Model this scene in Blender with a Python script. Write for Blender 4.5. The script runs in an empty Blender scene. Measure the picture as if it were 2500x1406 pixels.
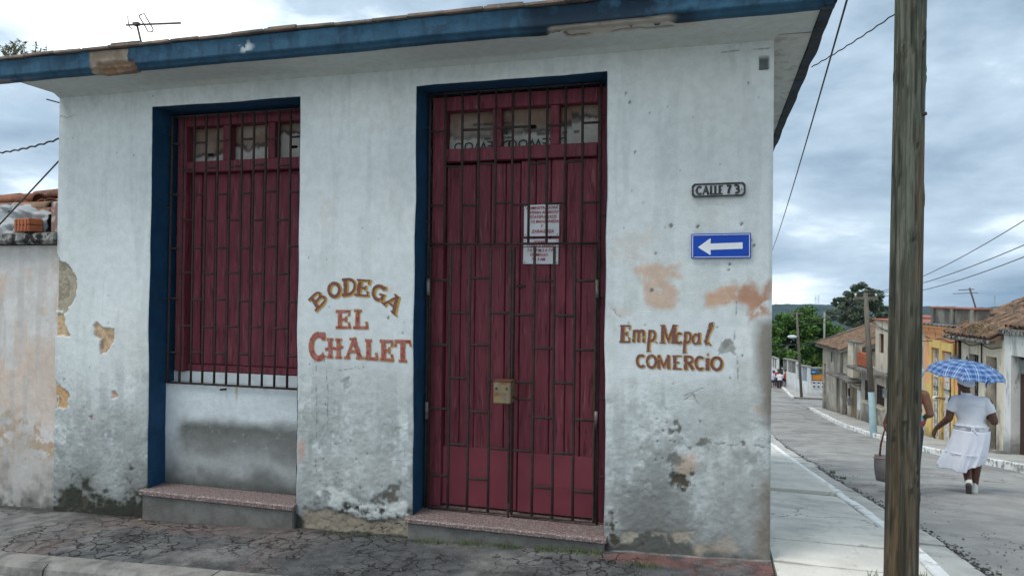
import bpy, bmesh, math, random
import numpy as np
from mathutils import Vector, Matrix
rnd = random.Random(7)
SC = bpy.context.scene
COL = SC.collection
R = math.radians

# ------------------------------------------------------------------ camera
CAM = np.array([0.0, 0.0, 1.7])
YAW, PITCH, ROLL, FPX = R(15.7555), R(0.476), R(0.648), 1737.2
def cam_axes():
    f = np.array([-math.sin(YAW)*math.cos(PITCH), math.cos(YAW)*math.cos(PITCH), math.sin(PITCH)])
    r = np.array([math.cos(YAW), math.sin(YAW), 0.0]); u = np.cross(r, f)
    return r*math.cos(ROLL)+u*math.sin(ROLL), -r*math.sin(ROLL)+u*math.cos(ROLL), f
CR, CU, CF = cam_axes()
cd = bpy.data.cameras.new('camera'); cam = bpy.data.objects.new('camera', cd); COL.objects.link(cam)
cd.sensor_fit = 'HORIZONTAL'; cd.sensor_width = 36.0; cd.lens = FPX/2500*36
cd.clip_start = 0.05; cd.clip_end = 9000
cam.matrix_world = Matrix(((CR[0], CU[0], -CF[0], CAM[0]), (CR[1], CU[1], -CF[1], CAM[1]), (CR[2], CU[2], -CF[2], CAM[2]), (0, 0, 0, 1)))
SC.camera = cam
SC.render.resolution_x = 1024; SC.render.resolution_y = 575

# ------------------------------------------------------------------ world and sun
SUN_EL, SUN_AZ = R(64), R(225)          # azimuth clockwise from +Y
w = bpy.data.worlds.new('World'); SC.world = w; w.use_nodes = True
def build_world():
    nt = w.node_tree; nt.nodes.clear(); N = nt.nodes.new; L = nt.links.new
    out = N('ShaderNodeOutputWorld'); bg = N('ShaderNodeBackground'); L(bg.outputs[0], out.inputs[0])
    sky = N('ShaderNodeTexSky'); sky.sky_type = 'NISHITA'; sky.sun_disc = False
    sky.sun_elevation = SUN_EL; sky.sun_rotation = SUN_AZ; sky.air_density = 1.2; sky.dust_density = 2.0
    sk = N('ShaderNodeVectorMath'); sk.operation = 'SCALE'; sk.inputs['Scale'].default_value = 0.10; L(sky.outputs[0], sk.inputs[0])
    tc = N('ShaderNodeTexCoord'); sep = N('ShaderNodeSeparateXYZ'); L(tc.outputs['Generated'], sep.inputs[0])
    def m(op, a, b=None, c=None):
        n = N('ShaderNodeMath'); n.operation = op
        for i, v in enumerate((a, b, c)):
            if v is None: continue
            if hasattr(v, 'default_value') or hasattr(v, 'links'): L(v, n.inputs[i])
            else: n.inputs[i].default_value = v
        return n.outputs[0]
    cmb = N('ShaderNodeCombineXYZ'); L(sep.outputs[0], cmb.inputs[0]); L(sep.outputs[1], cmb.inputs[1]); L(m('MULTIPLY', m('POWER', m('ABSOLUTE', sep.outputs[2]), .8), 2.3), cmb.inputs[2])
    def noise(scale, det, off, dist=0.0, rough=0.55):
        mp = N('ShaderNodeMapping'); mp.inputs['Location'].default_value = off; L(cmb.outputs[0], mp.inputs[0])
        n = N('ShaderNodeTexNoise'); n.inputs['Scale'].default_value = scale; n.inputs['Detail'].default_value = det
        n.inputs['Roughness'].default_value = rough; n.inputs['Distortion'].default_value = dist
        L(mp.outputs[0], n.inputs['Vector']); return n.outputs['Fac']
    def ramp(fac, stops):
        r = N('ShaderNodeValToRGB'); L(fac, r.inputs[0]); cr = r.color_ramp
        cr.elements[0].position, cr.elements[0].color = stops[0][0], (*stops[0][1], 1)
        cr.elements[1].position, cr.elements[1].color = stops[-1][0], (*stops[-1][1], 1)
        for p, c in stops[1:-1]:
            e = cr.elements.new(p); e.color = (*c, 1)
        return r.outputs[0]
    # big bright / slate masses, then finer billows with bright rims
    big = noise(1.5, 2.0, (12.962, 27.316, 34.525), 0.0)
    mid = noise(4.2, 8.0, (24.924, 32.015, 15.057), 0.15, 0.55)
    fac = m('ADD', m('MULTIPLY', big, 0.50), m('MULTIPLY', mid, 0.50))
    ccol = ramp(fac, [(0.36, (0.13, 0.195, 0.27)), (0.50, (0.31, 0.39, 0.47)), (0.56, (0.54, 0.62, 0.68)), (0.61, (0.98, 1.0, 1.0))])
    cov = ramp(noise(2.6, 6.0, (0.403, 20.47, 23.467), 0.1), [(0.30, (0.72,)*3), (0.44, (1, 1, 1))])
    mx = N('ShaderNodeMix'); mx.data_type = 'RGBA'; L(cov, mx.inputs[0]); L(sk.outputs[0], mx.inputs[6]); L(ccol, mx.inputs[7])
    L(mx.outputs[2], bg.inputs[0]); bg.inputs[1].default_value = 1.0
build_world()
sd = bpy.data.lights.new('sun', 'SUN'); sun = bpy.data.objects.new('sun', sd); COL.objects.link(sun)
sd.energy = 1.1; sd.angle = R(24); sd.color = (1.0, 0.96, 0.9)
_d = Vector((math.sin(SUN_AZ)*math.cos(SUN_EL), math.cos(SUN_AZ)*math.cos(SUN_EL), math.sin(SUN_EL)))
sun.rotation_euler = _d.to_track_quat('Z', 'Y').to_euler()
SC.view_settings.view_transform = 'Standard'; SC.view_settings.look = 'None'
SC.view_settings.exposure = 0.95; SC.view_settings.gamma = 1.0; SC.view_settings.use_curve_mapping = False

# ------------------------------------------------------------------ placing helpers (survey of the place)
def ray(x, y): return CF + CR*((x-1250)/FPX) - CU*((y-703)/FPX)
def at(x, y, d): return CAM + ray(x, y)*d
def onY(x, y, Y): v = ray(x, y); return CAM + v*((Y-CAM[1])/v[1])
def wp(x, y, Y=5.0): q = onY(x, y, Y); return float(q[0]), float(q[2])
GK = [(4, 0), (5.5, -.05), (10, -.7), (20, -2.1), (30, -3.2), (45, -4.4), (60, -5.2), (90, -6.6), (300, -22), (1000, -62), (9000, -62)]
_gy = np.linspace(-40, 120, 3201)
_gz = np.interp(_gy, [a for a, b in GK], [b for a, b in GK])
_k = np.exp(-np.linspace(-2, 2, 61)**2); _k /= _k.sum()
_gs = np.convolve(np.pad(_gz, 30, mode='edge'), _k, mode='valid')
def gY(Y):
    Y = np.asarray(Y, float)
    return np.where(Y < 119, np.interp(Y, _gy, _gs), np.interp(Y, [a for a, b in GK], [b for a, b in GK]))
def gz(X, Y):
    X = np.asarray(X, float)
    return gY(Y) + 0.041*np.clip(X-.38, -12, 0)*np.clip((9-np.asarray(Y, float))/3, 0, 1)
def hit(x, y):
    v = ray(x, y); t = np.arange(2, 120, .01); P = CAM + v*t[:, None]
    i = int(np.argmax(P[:, 2] < gY(P[:, 1]))); return P[i]

# ------------------------------------------------------------------ numpy noise
def _hash(ix, iy, seed):
    h = (ix.astype(np.int64)*374761393 + iy.astype(np.int64)*668265263 + seed*982451653) & 0xffffffff
    h = ((h ^ (h >> 13))*1274126177) & 0xffffffff
    h = h ^ (h >> 16)
    return (h & 0xffff)/65535.0
def vnoise(x, y, seed=0):
    ix = np.floor(x); iy = np.floor(y); fx = x-ix; fy = y-iy
    fx = fx*fx*fx*(fx*(fx*6-15)+10); fy = fy*fy*fy*(fy*(fy*6-15)+10)
    a = _hash(ix, iy, seed); b = _hash(ix+1, iy, seed); c = _hash(ix, iy+1, seed); d = _hash(ix+1, iy+1, seed)
    return (a*(1-fx)+b*fx)*(1-fy) + (c*(1-fx)+d*fx)*fy
def fbm(x, y, sc, octv=4, seed=0, gain=.5):
    x = np.asarray(x, float)*sc; y = np.asarray(y, float)*sc; o = 0; a = 1; t = 0
    for i in range(octv):
        o = o + a*vnoise(x+i*17.3, y+i*9.1, seed+i); t += a; a *= gain; x = x*2.03; y = y*2.03
    return o/t
def sstep(a, b, x):
    t = np.clip((x-a)/(b-a), 0, 1); return t*t*(3-2*t)
def polydist(X, Z, P):
    P = np.array(P); n = len(P); d = np.full(X.shape, 1e9); ins = np.zeros(X.shape, bool)
    for i in range(n):
        a = P[i]; b = P[(i+1) % n]; e = b-a; wx = X-a[0]; wz = Z-a[1]
        t = np.clip((wx*e[0]+wz*e[1])/(e@e+1e-12), 0, 1)
        d = np.minimum(d, np.hypot(wx-e[0]*t, wz-e[1]*t))
        c = (a[1] > Z) != (b[1] > Z)
        ins ^= c & (X < (b[0]-a[0])*(Z-a[1])/(b[1]-a[1]+1e-12)+a[0])
    return np.where(ins, -d, d)
def linedist(X, Z, P):
    P = np.array(P); d = np.full(X.shape, 1e9)
    for a, b in zip(P[:-1], P[1:]):
        e = b-a; wx = X-a[0]; wz = Z-a[1]
        t = np.clip((wx*e[0]+wz*e[1])/(e@e+1e-12), 0, 1)
        d = np.minimum(d, np.hypot(wx-e[0]*t, wz-e[1]*t))
    return d

# ------------------------------------------------------------------ mesh builder
def tag(o, label=None, cat=None, group=None, kind=None):
    if label: o['label'] = label
    if cat: o['category'] = cat
    if group: o['group'] = group
    if kind: o['kind'] = kind
    return o
def empty(name, loc=(0, 0, 0), rz=0, label=None, cat=None, group=None):
    o = bpy.data.objects.new(name, None); COL.objects.link(o); o.location = loc; o.rotation_euler = (0, 0, rz)
    o.empty_display_size = .1
    return tag(o, label, cat, group)
def link(name, me, mat, parent=None, smooth=False):
    o = bpy.data.objects.new(name, me); COL.objects.link(o)
    if mat and not me.materials: me.materials.append(mat)
    if parent: o.parent = parent
    if smooth: me.polygons.foreach_set('use_smooth', [True]*len(me.polygons))
    return o
class MB:
    def __init__(s): s.v = []; s.f = []
    def add(s, vs, fs):
        n = len(s.v); s.v += [tuple(map(float, q)) for q in vs]; s.f += [tuple(i+n for i in f) for f in fs]; return s
    def box(s, x0, x1, y0, y1, z0, z1, M=None):
        vs = [(x, y, z) for z in (z0, z1) for y in (y0, y1) for x in (x0, x1)]
        if M is not None: vs = [tuple(M @ Vector(q)) for q in vs]
        return s.add(vs, [(0, 2, 3, 1), (4, 5, 7, 6), (0, 1, 5, 4), (2, 6, 7, 3), (1, 3, 7, 5), (0, 4, 6, 2)])
    def bbox(s, x0, x1, y0, y1, z0, z1, b=.004, M=None):
        # box with chamfered edges
        b = min(b, (x1-x0)*.4, (y1-y0)*.4, (z1-z0)*.4)
        bm = bmesh.new(); bmesh.ops.create_cube(bm, size=1)
        for q in bm.verts: q.co = Vector(((x0+x1)/2+q.co.x*(x1-x0), (y0+y1)/2+q.co.y*(y1-y0), (z0+z1)/2+q.co.z*(z1-z0)))
        bmesh.ops.bevel(bm, geom=bm.edges[:], offset=b, segments=1, affect='EDGES')
        bm.verts.index_update()
        vs = [tuple(M @ q.co) if M is not None else tuple(q.co) for q in bm.verts]
        fs = [[q.index for q in f.verts] for f in bm.faces]; bm.free()
        return s.add(vs, fs)
    def tube(s, pts, r, n=8, cap=True):
        pts = [Vector(q) for q in pts]; m = len(pts); rs = r if isinstance(r, (list, tuple)) else [r]*m
        vs = []; up = None
        for i, q in enumerate(pts):
            t = (pts[min(i+1, m-1)]-pts[max(i-1, 0)]).normalized()
            if up is None: up = t.orthogonal().normalized()
            else:
                up = (up - t*up.dot(t)); up = up.normalized() if up.length > 1e-6 else t.orthogonal().normalized()
            b = t.cross(up)
            for k in range(n):
                a = 2*math.pi*k/n; vs.append(q + (up*math.cos(a)+b*math.sin(a))*rs[i])
        fs = [(i*n+k, i*n+(k+1) % n, (i+1)*n+(k+1) % n, (i+1)*n+k) for i in range(m-1) for k in range(n)]
        if cap: fs += [tuple(range(n-1, -1, -1)), tuple((m-1)*n+k for k in range(n))]
        return s.add(vs, fs)
    def ell(s, c, r, n=12, m=8, M=None):
        vs = []; c = Vector(c)
        for j in range(m+1):
            th = math.pi*j/m
            for k in range(n):
                a = 2*math.pi*k/n; q = Vector((r[0]*math.sin(th)*math.cos(a), r[1]*math.sin(th)*math.sin(a), r[2]*math.cos(th)))
                if M is not None: q = M @ q
                vs.append(c+q)
        fs = [(j*n+k, (j+1)*n+k, (j+1)*n+(k+1) % n, j*n+(k+1) % n) for j in range(m) for k in range(n)]
        return s.add(vs, fs)
    def cap(s, p0, p1, r0, r1, n=12):
        p0 = Vector(p0); p1 = Vector(p1); d = (p1-p0); d = d.normalized() if d.length > 1e-6 else Vector((0, 0, 1))
        pts = []; rs = []
        for a in (80, 55, 28): pts.append(p0-d*r0*math.sin(R(a))); rs.append(r0*math.cos(R(a)))
        pts += [p0, p1]; rs += [r0, r1]
        for a in (28, 55, 80): pts.append(p1+d*r1*math.sin(R(a))); rs.append(r1*math.cos(R(a)))
        return s.tube(pts, rs, n)
    def poly(s, pts, y0, y1):
        # polygon in XZ extruded along Y
        n = len(pts); vs = [(a, y0, b) for a, b in pts]+[(a, y1, b) for a, b in pts]
        fs = [tuple(range(n)), tuple(range(2*n-1, n-1, -1))]+[(i, i+n, (i+1) % n+n, (i+1) % n) for i in range(n)]
        return s.add(vs, fs)
    def mesh(s, name):
        me = bpy.data.meshes.new(name); me.from_pydata(s.v, [], s.f); me.update(); return me
    def build(s, name, mat, parent=None, smooth=False):
        me = s.mesh(name)
        bm = bmesh.new(); bm.from_mesh(me); bmesh.ops.recalc_face_normals(bm, faces=bm.faces); bm.to_mesh(me); bm.free()
        return link(name, me, mat, parent, smooth)
def grid_mesh(name, P, nu, nv, keep=None, col=None, mat=None, parent=None, smooth=True):
    # P: (nu*nv,3) row-major in v then u ; keep: (nv-1,nu-1) bool
    iu, iv = np.meshgrid(np.arange(nu-1), np.arange(nv-1))
    a = (iv*nu+iu)
    if keep is not None: a = a[keep]
    a = a.ravel(); F = np.stack([a, a+1, a+nu+1, a+nu], 1)
    used = np.unique(F); mp = np.full(len(P), -1); mp[used] = np.arange(len(used)); F = mp[F]; P2 = P[used]
    me = bpy.data.meshes.new(name); me.vertices.add(len(P2)); me.vertices.foreach_set('co', P2.astype(np.float32).ravel())
    me.loops.add(F.size); me.loops.foreach_set('vertex_index', F.astype(np.int32).ravel())
    me.polygons.add(len(F)); me.polygons.foreach_set('loop_start', np.arange(0, F.size, 4, dtype=np.int32))
    me.polygons.foreach_set('loop_total', np.full(len(F), 4, dtype=np.int32))
    me.update(calc_edges=True); me.validate()
    if col is not None:
        at_ = me.color_attributes.new('Col', 'FLOAT_COLOR', 'POINT')
        c4 = np.ones((len(P2), 4), np.float32); c4[:, :3] = col[used]; at_.data.foreach_set('color', c4.ravel())
    return link(name, me, mat, parent, smooth)
def eval_mesh(o):
    dg = bpy.context.evaluated_depsgraph_get(); e = o.evaluated_get(dg)
    return bpy.data.meshes.new_from_object(e)
def blob(mb, voxel, name, mat, parent=None, smooth_it=4, cut=None):
    # fuse overlapping rounded solids into one continuous skin
    o = mb.build('tmp', None)
    m = o.modifiers.new('r', 'REMESH'); m.mode = 'VOXEL'; m.voxel_size = voxel
    s = o.modifiers.new('s', 'SMOOTH'); s.iterations = smooth_it; s.factor = .5
    me = eval_mesh(o); bpy.data.objects.remove(o)
    if cut:
        bm = bmesh.new(); bm.from_mesh(me)
        for co, no in cut:
            bmesh.ops.bisect_plane(bm, geom=bm.verts[:]+bm.edges[:]+bm.faces[:], plane_co=co, plane_no=no, clear_outer=True)
        bm.to_mesh(me); bm.free()
    me.name = name; me.materials.clear()
    return link(name, me, mat, parent, True)

# ------------------------------------------------------------------ materials
MATS = {}
def surf(name, c1, c2=None, scale=6.0, rough=.8, bump=.0, bscale=40.0, dirt=None, dirt2=None, rand=0.0, stretch=(1, 1, 1), spec=.25, metal=0.0, attr=False, lo=.35, hi=.65, zdirt=None, detail=6.0, crack=None, fine=0.0):
    if name in MATS: return MATS[name]
    m = bpy.data.materials.new(name); m.use_nodes = True; nt = m.node_tree; N = nt.nodes.new; L = nt.links.new
    b = nt.nodes['Principled BSDF']; b.inputs['Roughness'].default_value = rough; b.inputs['Metallic'].default_value = metal
    b.inputs['Specular IOR Level'].default_value = spec
    tc = N('ShaderNodeTexCoord'); mp = N('ShaderNodeMapping'); mp.inputs['Scale'].default_value = stretch
    vec = tc.outputs['Object']
    if rand:
        oi = N('ShaderNodeObjectInfo'); vm = N('ShaderNodeVectorMath'); vm.operation = 'ADD'
        ml = N('ShaderNodeMath'); ml.operation = 'MULTIPLY'; ml.inputs[1].default_value = 37.0; L(oi.outputs['Random'], ml.inputs[0])
        L(vec, vm.inputs[0]); L(ml.outputs[0], vm.inputs[1]); vec = vm.outputs[0]
    L(vec, mp.inputs[0]); V = mp.outputs[0]
    def noise(sc, det=detail, rg=.6, vv=None):
        n = N('ShaderNodeTexNoise'); n.inputs['Scale'].default_value = sc; n.inputs['Detail'].default_value = det; n.inputs['Roughness'].default_value = rg
        L(vv or V, n.inputs['Vector']); return n.outputs['Fac']
    def mr(x, a, bb, c=0., d=1.):
        n = N('ShaderNodeMapRange'); n.interpolation_type = 'SMOOTHSTEP'
        for i, v in ((1, a), (2, bb), (3, c), (4, d)): n.inputs[i].default_value = v
        L(x, n.inputs[0]); return n.outputs[0]
    def mix(f, a, bb, mode='MIX'):
        n = N('ShaderNodeMix'); n.data_type = 'RGBA'; n.blend_type = mode
        if isinstance(f, (int, float)): n.inputs[0].default_value = f
        else: L(f, n.inputs[0])
        for i, v in ((6, a), (7, bb)):
            if isinstance(v, tuple): n.inputs[i].default_value = (*v, 1)
            else: L(v, n.inputs[i])
        return n.outputs[2]
    if attr:
        va = N('ShaderNodeVertexColor'); va.layer_name = 'Col'; col = va.outputs['Color']
        if c2: col = mix(mr(noise(scale), lo, hi), col, mix(1.0, col, c2, 'MULTIPLY'))
    else:
        col = mix(mr(noise(scale), lo, hi), c1, c2 or c1)
    for dd in (dirt, dirt2):
        if dd:
            dc, ds, dl, dh = dd[:4]; amt = dd[4] if len(dd) > 4 else 1.0
            vv = None
            if len(dd) > 5:
                mp2 = N('ShaderNodeMapping'); mp2.inputs['Scale'].default_value = dd[5]; L(vec, mp2.inputs[0]); vv = mp2.outputs[0]
            col = mix(mr(noise(ds, 8.0, .62, vv), dl, dh, 0, amt), col, dc)
    if zdirt:   # grime growing from the foot of the thing: colour, z low, z high, amount
        zc, z0, z1, amt = zdirt
        sp = N('ShaderNodeSeparateXYZ'); L(tc.outputs['Object'], sp.inputs[0])
        ad = N('ShaderNodeMath'); ad.operation = 'MULTIPLY_ADD'; ad.inputs[1].default_value = (z1-z0)*1.3; L(noise(3.0), ad.inputs[0])
        L(sp.outputs[2], ad.inputs[2]); sb = N('ShaderNodeMath'); sb.operation = 'SUBTRACT'; sb.inputs[1].default_value = (z1-z0)*.65; L(ad.outputs[0], sb.inputs[0])
        col = mix(mr(sb.outputs[0], z0, z1, amt, 0), col, zc)
    h = noise(bscale, 6.0)
    if crack:   # colour, scale, width, strength
        cc, cs, cw = crack[:3]
        nz = N('ShaderNodeTexNoise'); nz.inputs['Scale'].default_value = cs*1.6; nz.inputs['Detail'].default_value = 5; L(V, nz.inputs['Vector'])
        vm2 = N('ShaderNodeVectorMath'); vm2.operation = 'MULTIPLY_ADD'; vm2.inputs[1].default_value = (1.25/cs,)*3; L(nz.outputs['Color'], vm2.inputs[0]); L(V, vm2.inputs[2])
        vo = N('ShaderNodeTexVoronoi'); vo.feature = 'DISTANCE_TO_EDGE'; vo.inputs['Scale'].default_value = cs; L(vm2.outputs[0], vo.inputs['Vector'])
        wv = N('ShaderNodeMath'); wv.operation = 'MULTIPLY'; wv.inputs[1].default_value = 1.0
        gate = mr(noise(crack[3] if len(crack) > 3 else 1.2, 3.0), *(crack[4] if len(crack) > 4 else (.42, .62)))
        k = mr(vo.outputs['Distance'], 0.0, cw, 1, 0)
        gm = N('ShaderNodeMath'); gm.operation = 'MULTIPLY'; L(k, gm.inputs[0]); L(gate, gm.inputs[1])
        col = mix(gm.outputs[0], col, cc)
        sbt = N('ShaderNodeMath'); sbt.operation = 'SUBTRACT'; L(h, sbt.inputs[0]); L(gm.outputs[0], sbt.inputs[1]); h = sbt.outputs[0]
    if fine:
        f1 = noise(220.0, 2.0, .5)
        fm = N('ShaderNodeMapRange'); fm.inputs[1].default_value = .25; fm.inputs[2].default_value = .75; fm.inputs[3].default_value = 1-fine; fm.inputs[4].default_value = 1+fine; L(f1, fm.inputs[0])
        cc2 = N('ShaderNodeVectorMath'); cc2.operation = 'SCALE'; L(col, cc2.inputs[0]); L(fm.outputs[0], cc2.inputs['Scale']); col = cc2.outputs[0]
    if rand:
        rr = N('ShaderNodeMapRange'); rr.inputs[3].default_value = 1-rand; rr.inputs[4].default_value = 1+rand; L(oi.outputs['Random'], rr.inputs[0])
        sc_ = N('ShaderNodeVectorMath'); sc_.operation = 'SCALE'; L(col, sc_.inputs[0]); L(rr.outputs[0], sc_.inputs['Scale']); col = sc_.outputs[0]
    L(col, b.inputs['Base Color'])
    if bump:
        bp = N('ShaderNodeBump'); bp.inputs['Strength'].default_value = bump; bp.inputs['Distance'].default_value = .01; L(h, bp.inputs['Height']); L(bp.outputs[0], b.inputs['Normal'])
    MATS[name] = m; return m
def worn(name, c, wear=.3, scale=30.0, c2=None):
    # thin hand-painted lettering, rubbed away in places so the wall shows through
    m = surf(name, c, c2 or tuple(x*.75 for x in c), 25, .75)
    nt = m.node_tree; N = nt.nodes.new; L = nt.links.new; b = nt.nodes['Principled BSDF']; out = nt.nodes['Material Output']
    tr = N('ShaderNodeBsdfTransparent'); mx = N('ShaderNodeMixShader'); tc = N('ShaderNodeTexCoord')
    n = N('ShaderNodeTexNoise'); n.inputs['Scale'].default_value = scale; n.inputs['Detail'].default_value = 8; n.inputs['Roughness'].default_value = .7; L(tc.outputs['Object'], n.inputs['Vector'])
    mr = N('ShaderNodeMapRange'); mr.inputs[1].default_value = .62-wear*.25; mr.inputs[2].default_value = .70-wear*.2; L(n.outputs['Fac'], mr.inputs[0])
    L(mr.outputs[0], mx.inputs[0]); L(b.outputs[0], mx.inputs[1]); L(tr.outputs[0], mx.inputs[2]); L(mx.outputs[0], out.inputs[0])
    return m

# ================================================================== GROUND
m_terrain = surf('terrain_soil', (.09, .10, .05), (.16, .14, .09), .4, .95, .5, 3)
m_asph = surf('asphalt', (.25, .245, .235), (.33, .322, .305), 2.2, .93, .6, 90, dirt=((.17, .166, .158), .8, .47, .62, .7), dirt2=((.36, .35, .32), 40, .56, .68, .6), crack=((.05, .05, .046), 1.3, .016, .5), fine=.35)
m_front = surf('pavement_old', None, (.62, .62, .62), 9, .92, 1.0, 55, attr=True, crack=((.012, .012, .011), 6.5, .05, 1.1, (.38, .54)), dirt=((.04, .04, .04), 2.6, .52, .66, .75), dirt2=((.30, .29, .27), 60, .60, .68, .5), fine=.45)
m_conc = surf('pavement_concrete', (.58, .555, .50), (.68, .655, .595), 2.5, .9, .35, 60, dirt=((.42, .41, .38), 1.4, .5, .66, .8), dirt2=((.36, .35, .325), 9, .60, .68, .7), crack=((.06, .06, .054), 1.2, .014, .4), fine=.2)
m_gutter = surf('gutter_concrete', (.40, .39, .365), (.50, .49, .455), 4, .92, .5, 50, dirt=((.13, .125, .115), 3, .52, .7, .8), crack=((.04, .04, .035), 2.4, .016, .9), fine=.2)
m_kerbw = surf('kerb_whitewash', (.82, .82, .80), (.72, .72, .70), 8, .85, .5, 50, dirt=((.27, .26, .24), 7, .5, .58, .95), dirt2=((.15, .145, .135), 16, .6, .68, .8))
m_kerbg = surf('kerb_concrete', (.17, .165, .155), (.25, .24, .222), 7, .92, .7, 45, dirt=((.1, .1, .095), 4, .5, .65, .8), fine=.2)

def sheet(name, x0f, x1f, ys, nx, dz, mat, kind='structure', rough=0.0, seed=3):
    ys = np.array(ys); P = []
    for y in ys:
        a, b = x0f(y), x1f(y); xs = np.linspace(a, b, nx)
        z = gz(xs, np.full(nx, y))+(dz(xs, y) if callable(dz) else dz)
        if rough: z = z+(fbm(xs, np.full(nx, y), 2.0, 4, seed)-.5)*rough
        P.append(np.stack([xs, np.full(nx, y), z], 1))
    o = grid_mesh(name, np.concatenate(P), nx, len(ys), mat=mat)
    o['kind'] = kind; return o
# terrain: one sheet to the horizon, below every paved surface
def terrain():
    ys = np.concatenate([np.linspace(-60, 0, 13), np.linspace(1, 120, 120), np.geomspace(125, 6000, 50)])
    xs = np.concatenate([-np.geomspace(3000, 12, 30), np.linspace(-10, 24, 52), np.geomspace(26, 4000, 34)])
    XX, YY = np.meshgrid(xs, ys); ZZ = gz(XX, YY)-.32
    P = np.stack([XX.ravel(), YY.ravel(), ZZ.ravel()], 1)
    o = grid_mesh('terrain', P, len(xs), len(ys), mat=m_terrain); o['kind'] = 'structure'
terrain()
KX = [(-40, 5.75), (14, 5.7), (17, 5.6), (21, 5.15), (25, 4.85), (30, 4.75), (45, 4.7), (56, 4.95), (90, 6.2)]
def kerbR(y): return float(np.interp(y, [a for a, b in KX], [b for a, b in KX]))
XL = 1.46
road_ys = np.concatenate([np.linspace(-14, 4, 37), np.linspace(4.1, 40, 360), np.linspace(40.5, 95, 110)])
sheet('road', lambda y: (XL+.27 if y > 4.2 else -16.0), lambda y: kerbR(y)+.02, road_ys, 60, lambda xs, y: -.085+.05*np.sin(np.clip((xs-1.7)/4.0, 0, 1)*math.pi), m_asph, rough=.03)
# right-hand pavement across the road
m_walk2 = surf('far_pavement', (.34, .335, .315), (.44, .43, .405), 3, .9, .4, 40, dirt=((.16, .155, .145), 1.5, .5, .7, .8), fine=.15)
sheet('pavement_across', lambda y: kerbR(y)+.14, lambda y: 7.35-.085*(y-16)+.3 if y < 39 else kerbR(y)+1.6, np.linspace(2, 38.6, 150), 6, .06, m_walk2, rough=.02)
sheet('pavement_beyond', lambda y: kerbR(y)+.14, lambda y: kerbR(y)+2.2 if y > 48.6 else 16.0, np.linspace(46.98, 90, 120), 8, .06, m_walk2, rough=.02)
kr = tag(empty('kerb_across', (0, 0, 0)), kind='structure')
def kerb_run(parent, y0, y1, step, xf, wdt, ztop, zbot, mat, seed):
    r2 = random.Random(seed); y = y0
    while y < y1:
        l = step*r2.uniform(.8, 1.25); yb = min(y+l, y1); mb = MB(); j = r2.uniform(-.008, .008); jz = r2.uniform(-.01, .006)
        n = 4; vs = []
        for i in range(n+1):
            yy = y+.006+(yb-y-.012)*i/n; x = xf(yy)+j; z = float(gz(x, yy))+jz
            b = .012
            vs += [(x, yy, z+zbot), (x, yy, z+ztop-b), (x+b, yy, z+ztop), (x+wdt-b, yy, z+ztop), (x+wdt, yy, z+ztop-b), (x+wdt, yy, z+zbot)]
        fs = [(i*6+k, (i+1)*6+k, (i+1)*6+(k+1) % 6, i*6+(k+1) % 6) for i in range(n) for k in range(6)]+[tuple(range(6)), tuple(n*6+5-k for k in range(6))]
        mb.add(vs, fs).build('kerb_stone', mat, parent); y = yb
kerb_run(kr, 3, 38.5, 1.0, lambda y: kerbR(y), .15, .068, -.25, m_kerbw, 5)
kerb_run(kr, 47, 75, 1.6, lambda y: kerbR(y), .15, .068, -.25, m_kerbw, 6)
# the bodega's own pavement: cracked grey front, pale slabs down the side street
def front_pavement():
    xs = np.arange(-9.5, .395, .014); ys = np.arange(4.0, 5.06, .014); XX, YY = np.meshgrid(xs, ys)
    n1 = fbm(XX, YY, .9, 5, 11); n2 = fbm(XX, YY, 5, 5, 23); n3 = fbm(XX, YY, 2.2, 4, 31)
    Z = gz(XX, YY)+(n1-.5)*.035+(n2-.5)*.012
    Z += .02*sstep(-4.7, -5.2, XX)*(fbm(XX, YY, 1.1, 2, 5))
    c = np.zeros(XX.shape+(3,)); base = np.array([.095, .098, .102]); lite = np.array([.20, .197, .19])
    f = sstep(.42, .66, n1*.6+n3*.4)[..., None]; c[:] = base*(1-f)+lite*f
    # smoother slab of concrete far left
    f = (sstep(-4.85, -5.1, XX+.5*(YY-4.4)+.1*(n2-.5)))[..., None]; c = c*(1-f)+np.array([.2, .2, .195])*f
    # pinkish worn area and red painted band by the corner
    f = (sstep(.5, .62, fbm(XX, YY, 1.4, 4, 77))*sstep(-5.5, -4.6, XX)*sstep(-2.5, -3.4, XX)*.6)[..., None]; c = c*(1-f)+np.array([.2, .15, .135])*f
    band = sstep(4.72, 4.78, YY+.06*(n3-.5))*sstep(4.98, 4.95, YY)*sstep(-.85, -.55, XX)
    band += sstep(4.35, 4.5, YY+.1*(n3-.5))*sstep(4.80, 4.76, YY)*sstep(-.25, .05, XX)*.9
    f = (np.clip(band, 0, 1)*.8*(1-.8*sstep(.47, .58, n2)))[..., None]; c = c*(1-f)+np.array([.20, .095, .085])*f
    f = (sstep(4.955, 4.975, YY)*sstep(-.75, -.6, XX)*sstep(.35, .5, n2+.1))[..., None]; c = c*(1-f)+np.array([.27, .265, .25])*f
    # ragged darker band against the wall foot
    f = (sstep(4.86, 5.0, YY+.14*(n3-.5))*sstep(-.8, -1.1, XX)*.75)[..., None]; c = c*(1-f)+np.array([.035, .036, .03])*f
    P = np.stack([XX.ravel(), YY.ravel(), Z.ravel()], 1)
    o = grid_mesh('pavement', P, len(xs), len(ys), col=c.reshape(-1, 3), mat=m_front); o['kind'] = 'structure'
    return o
front_pavement()
fk = tag(empty('kerb', (0, 0, 0)), kind='structure')
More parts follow.
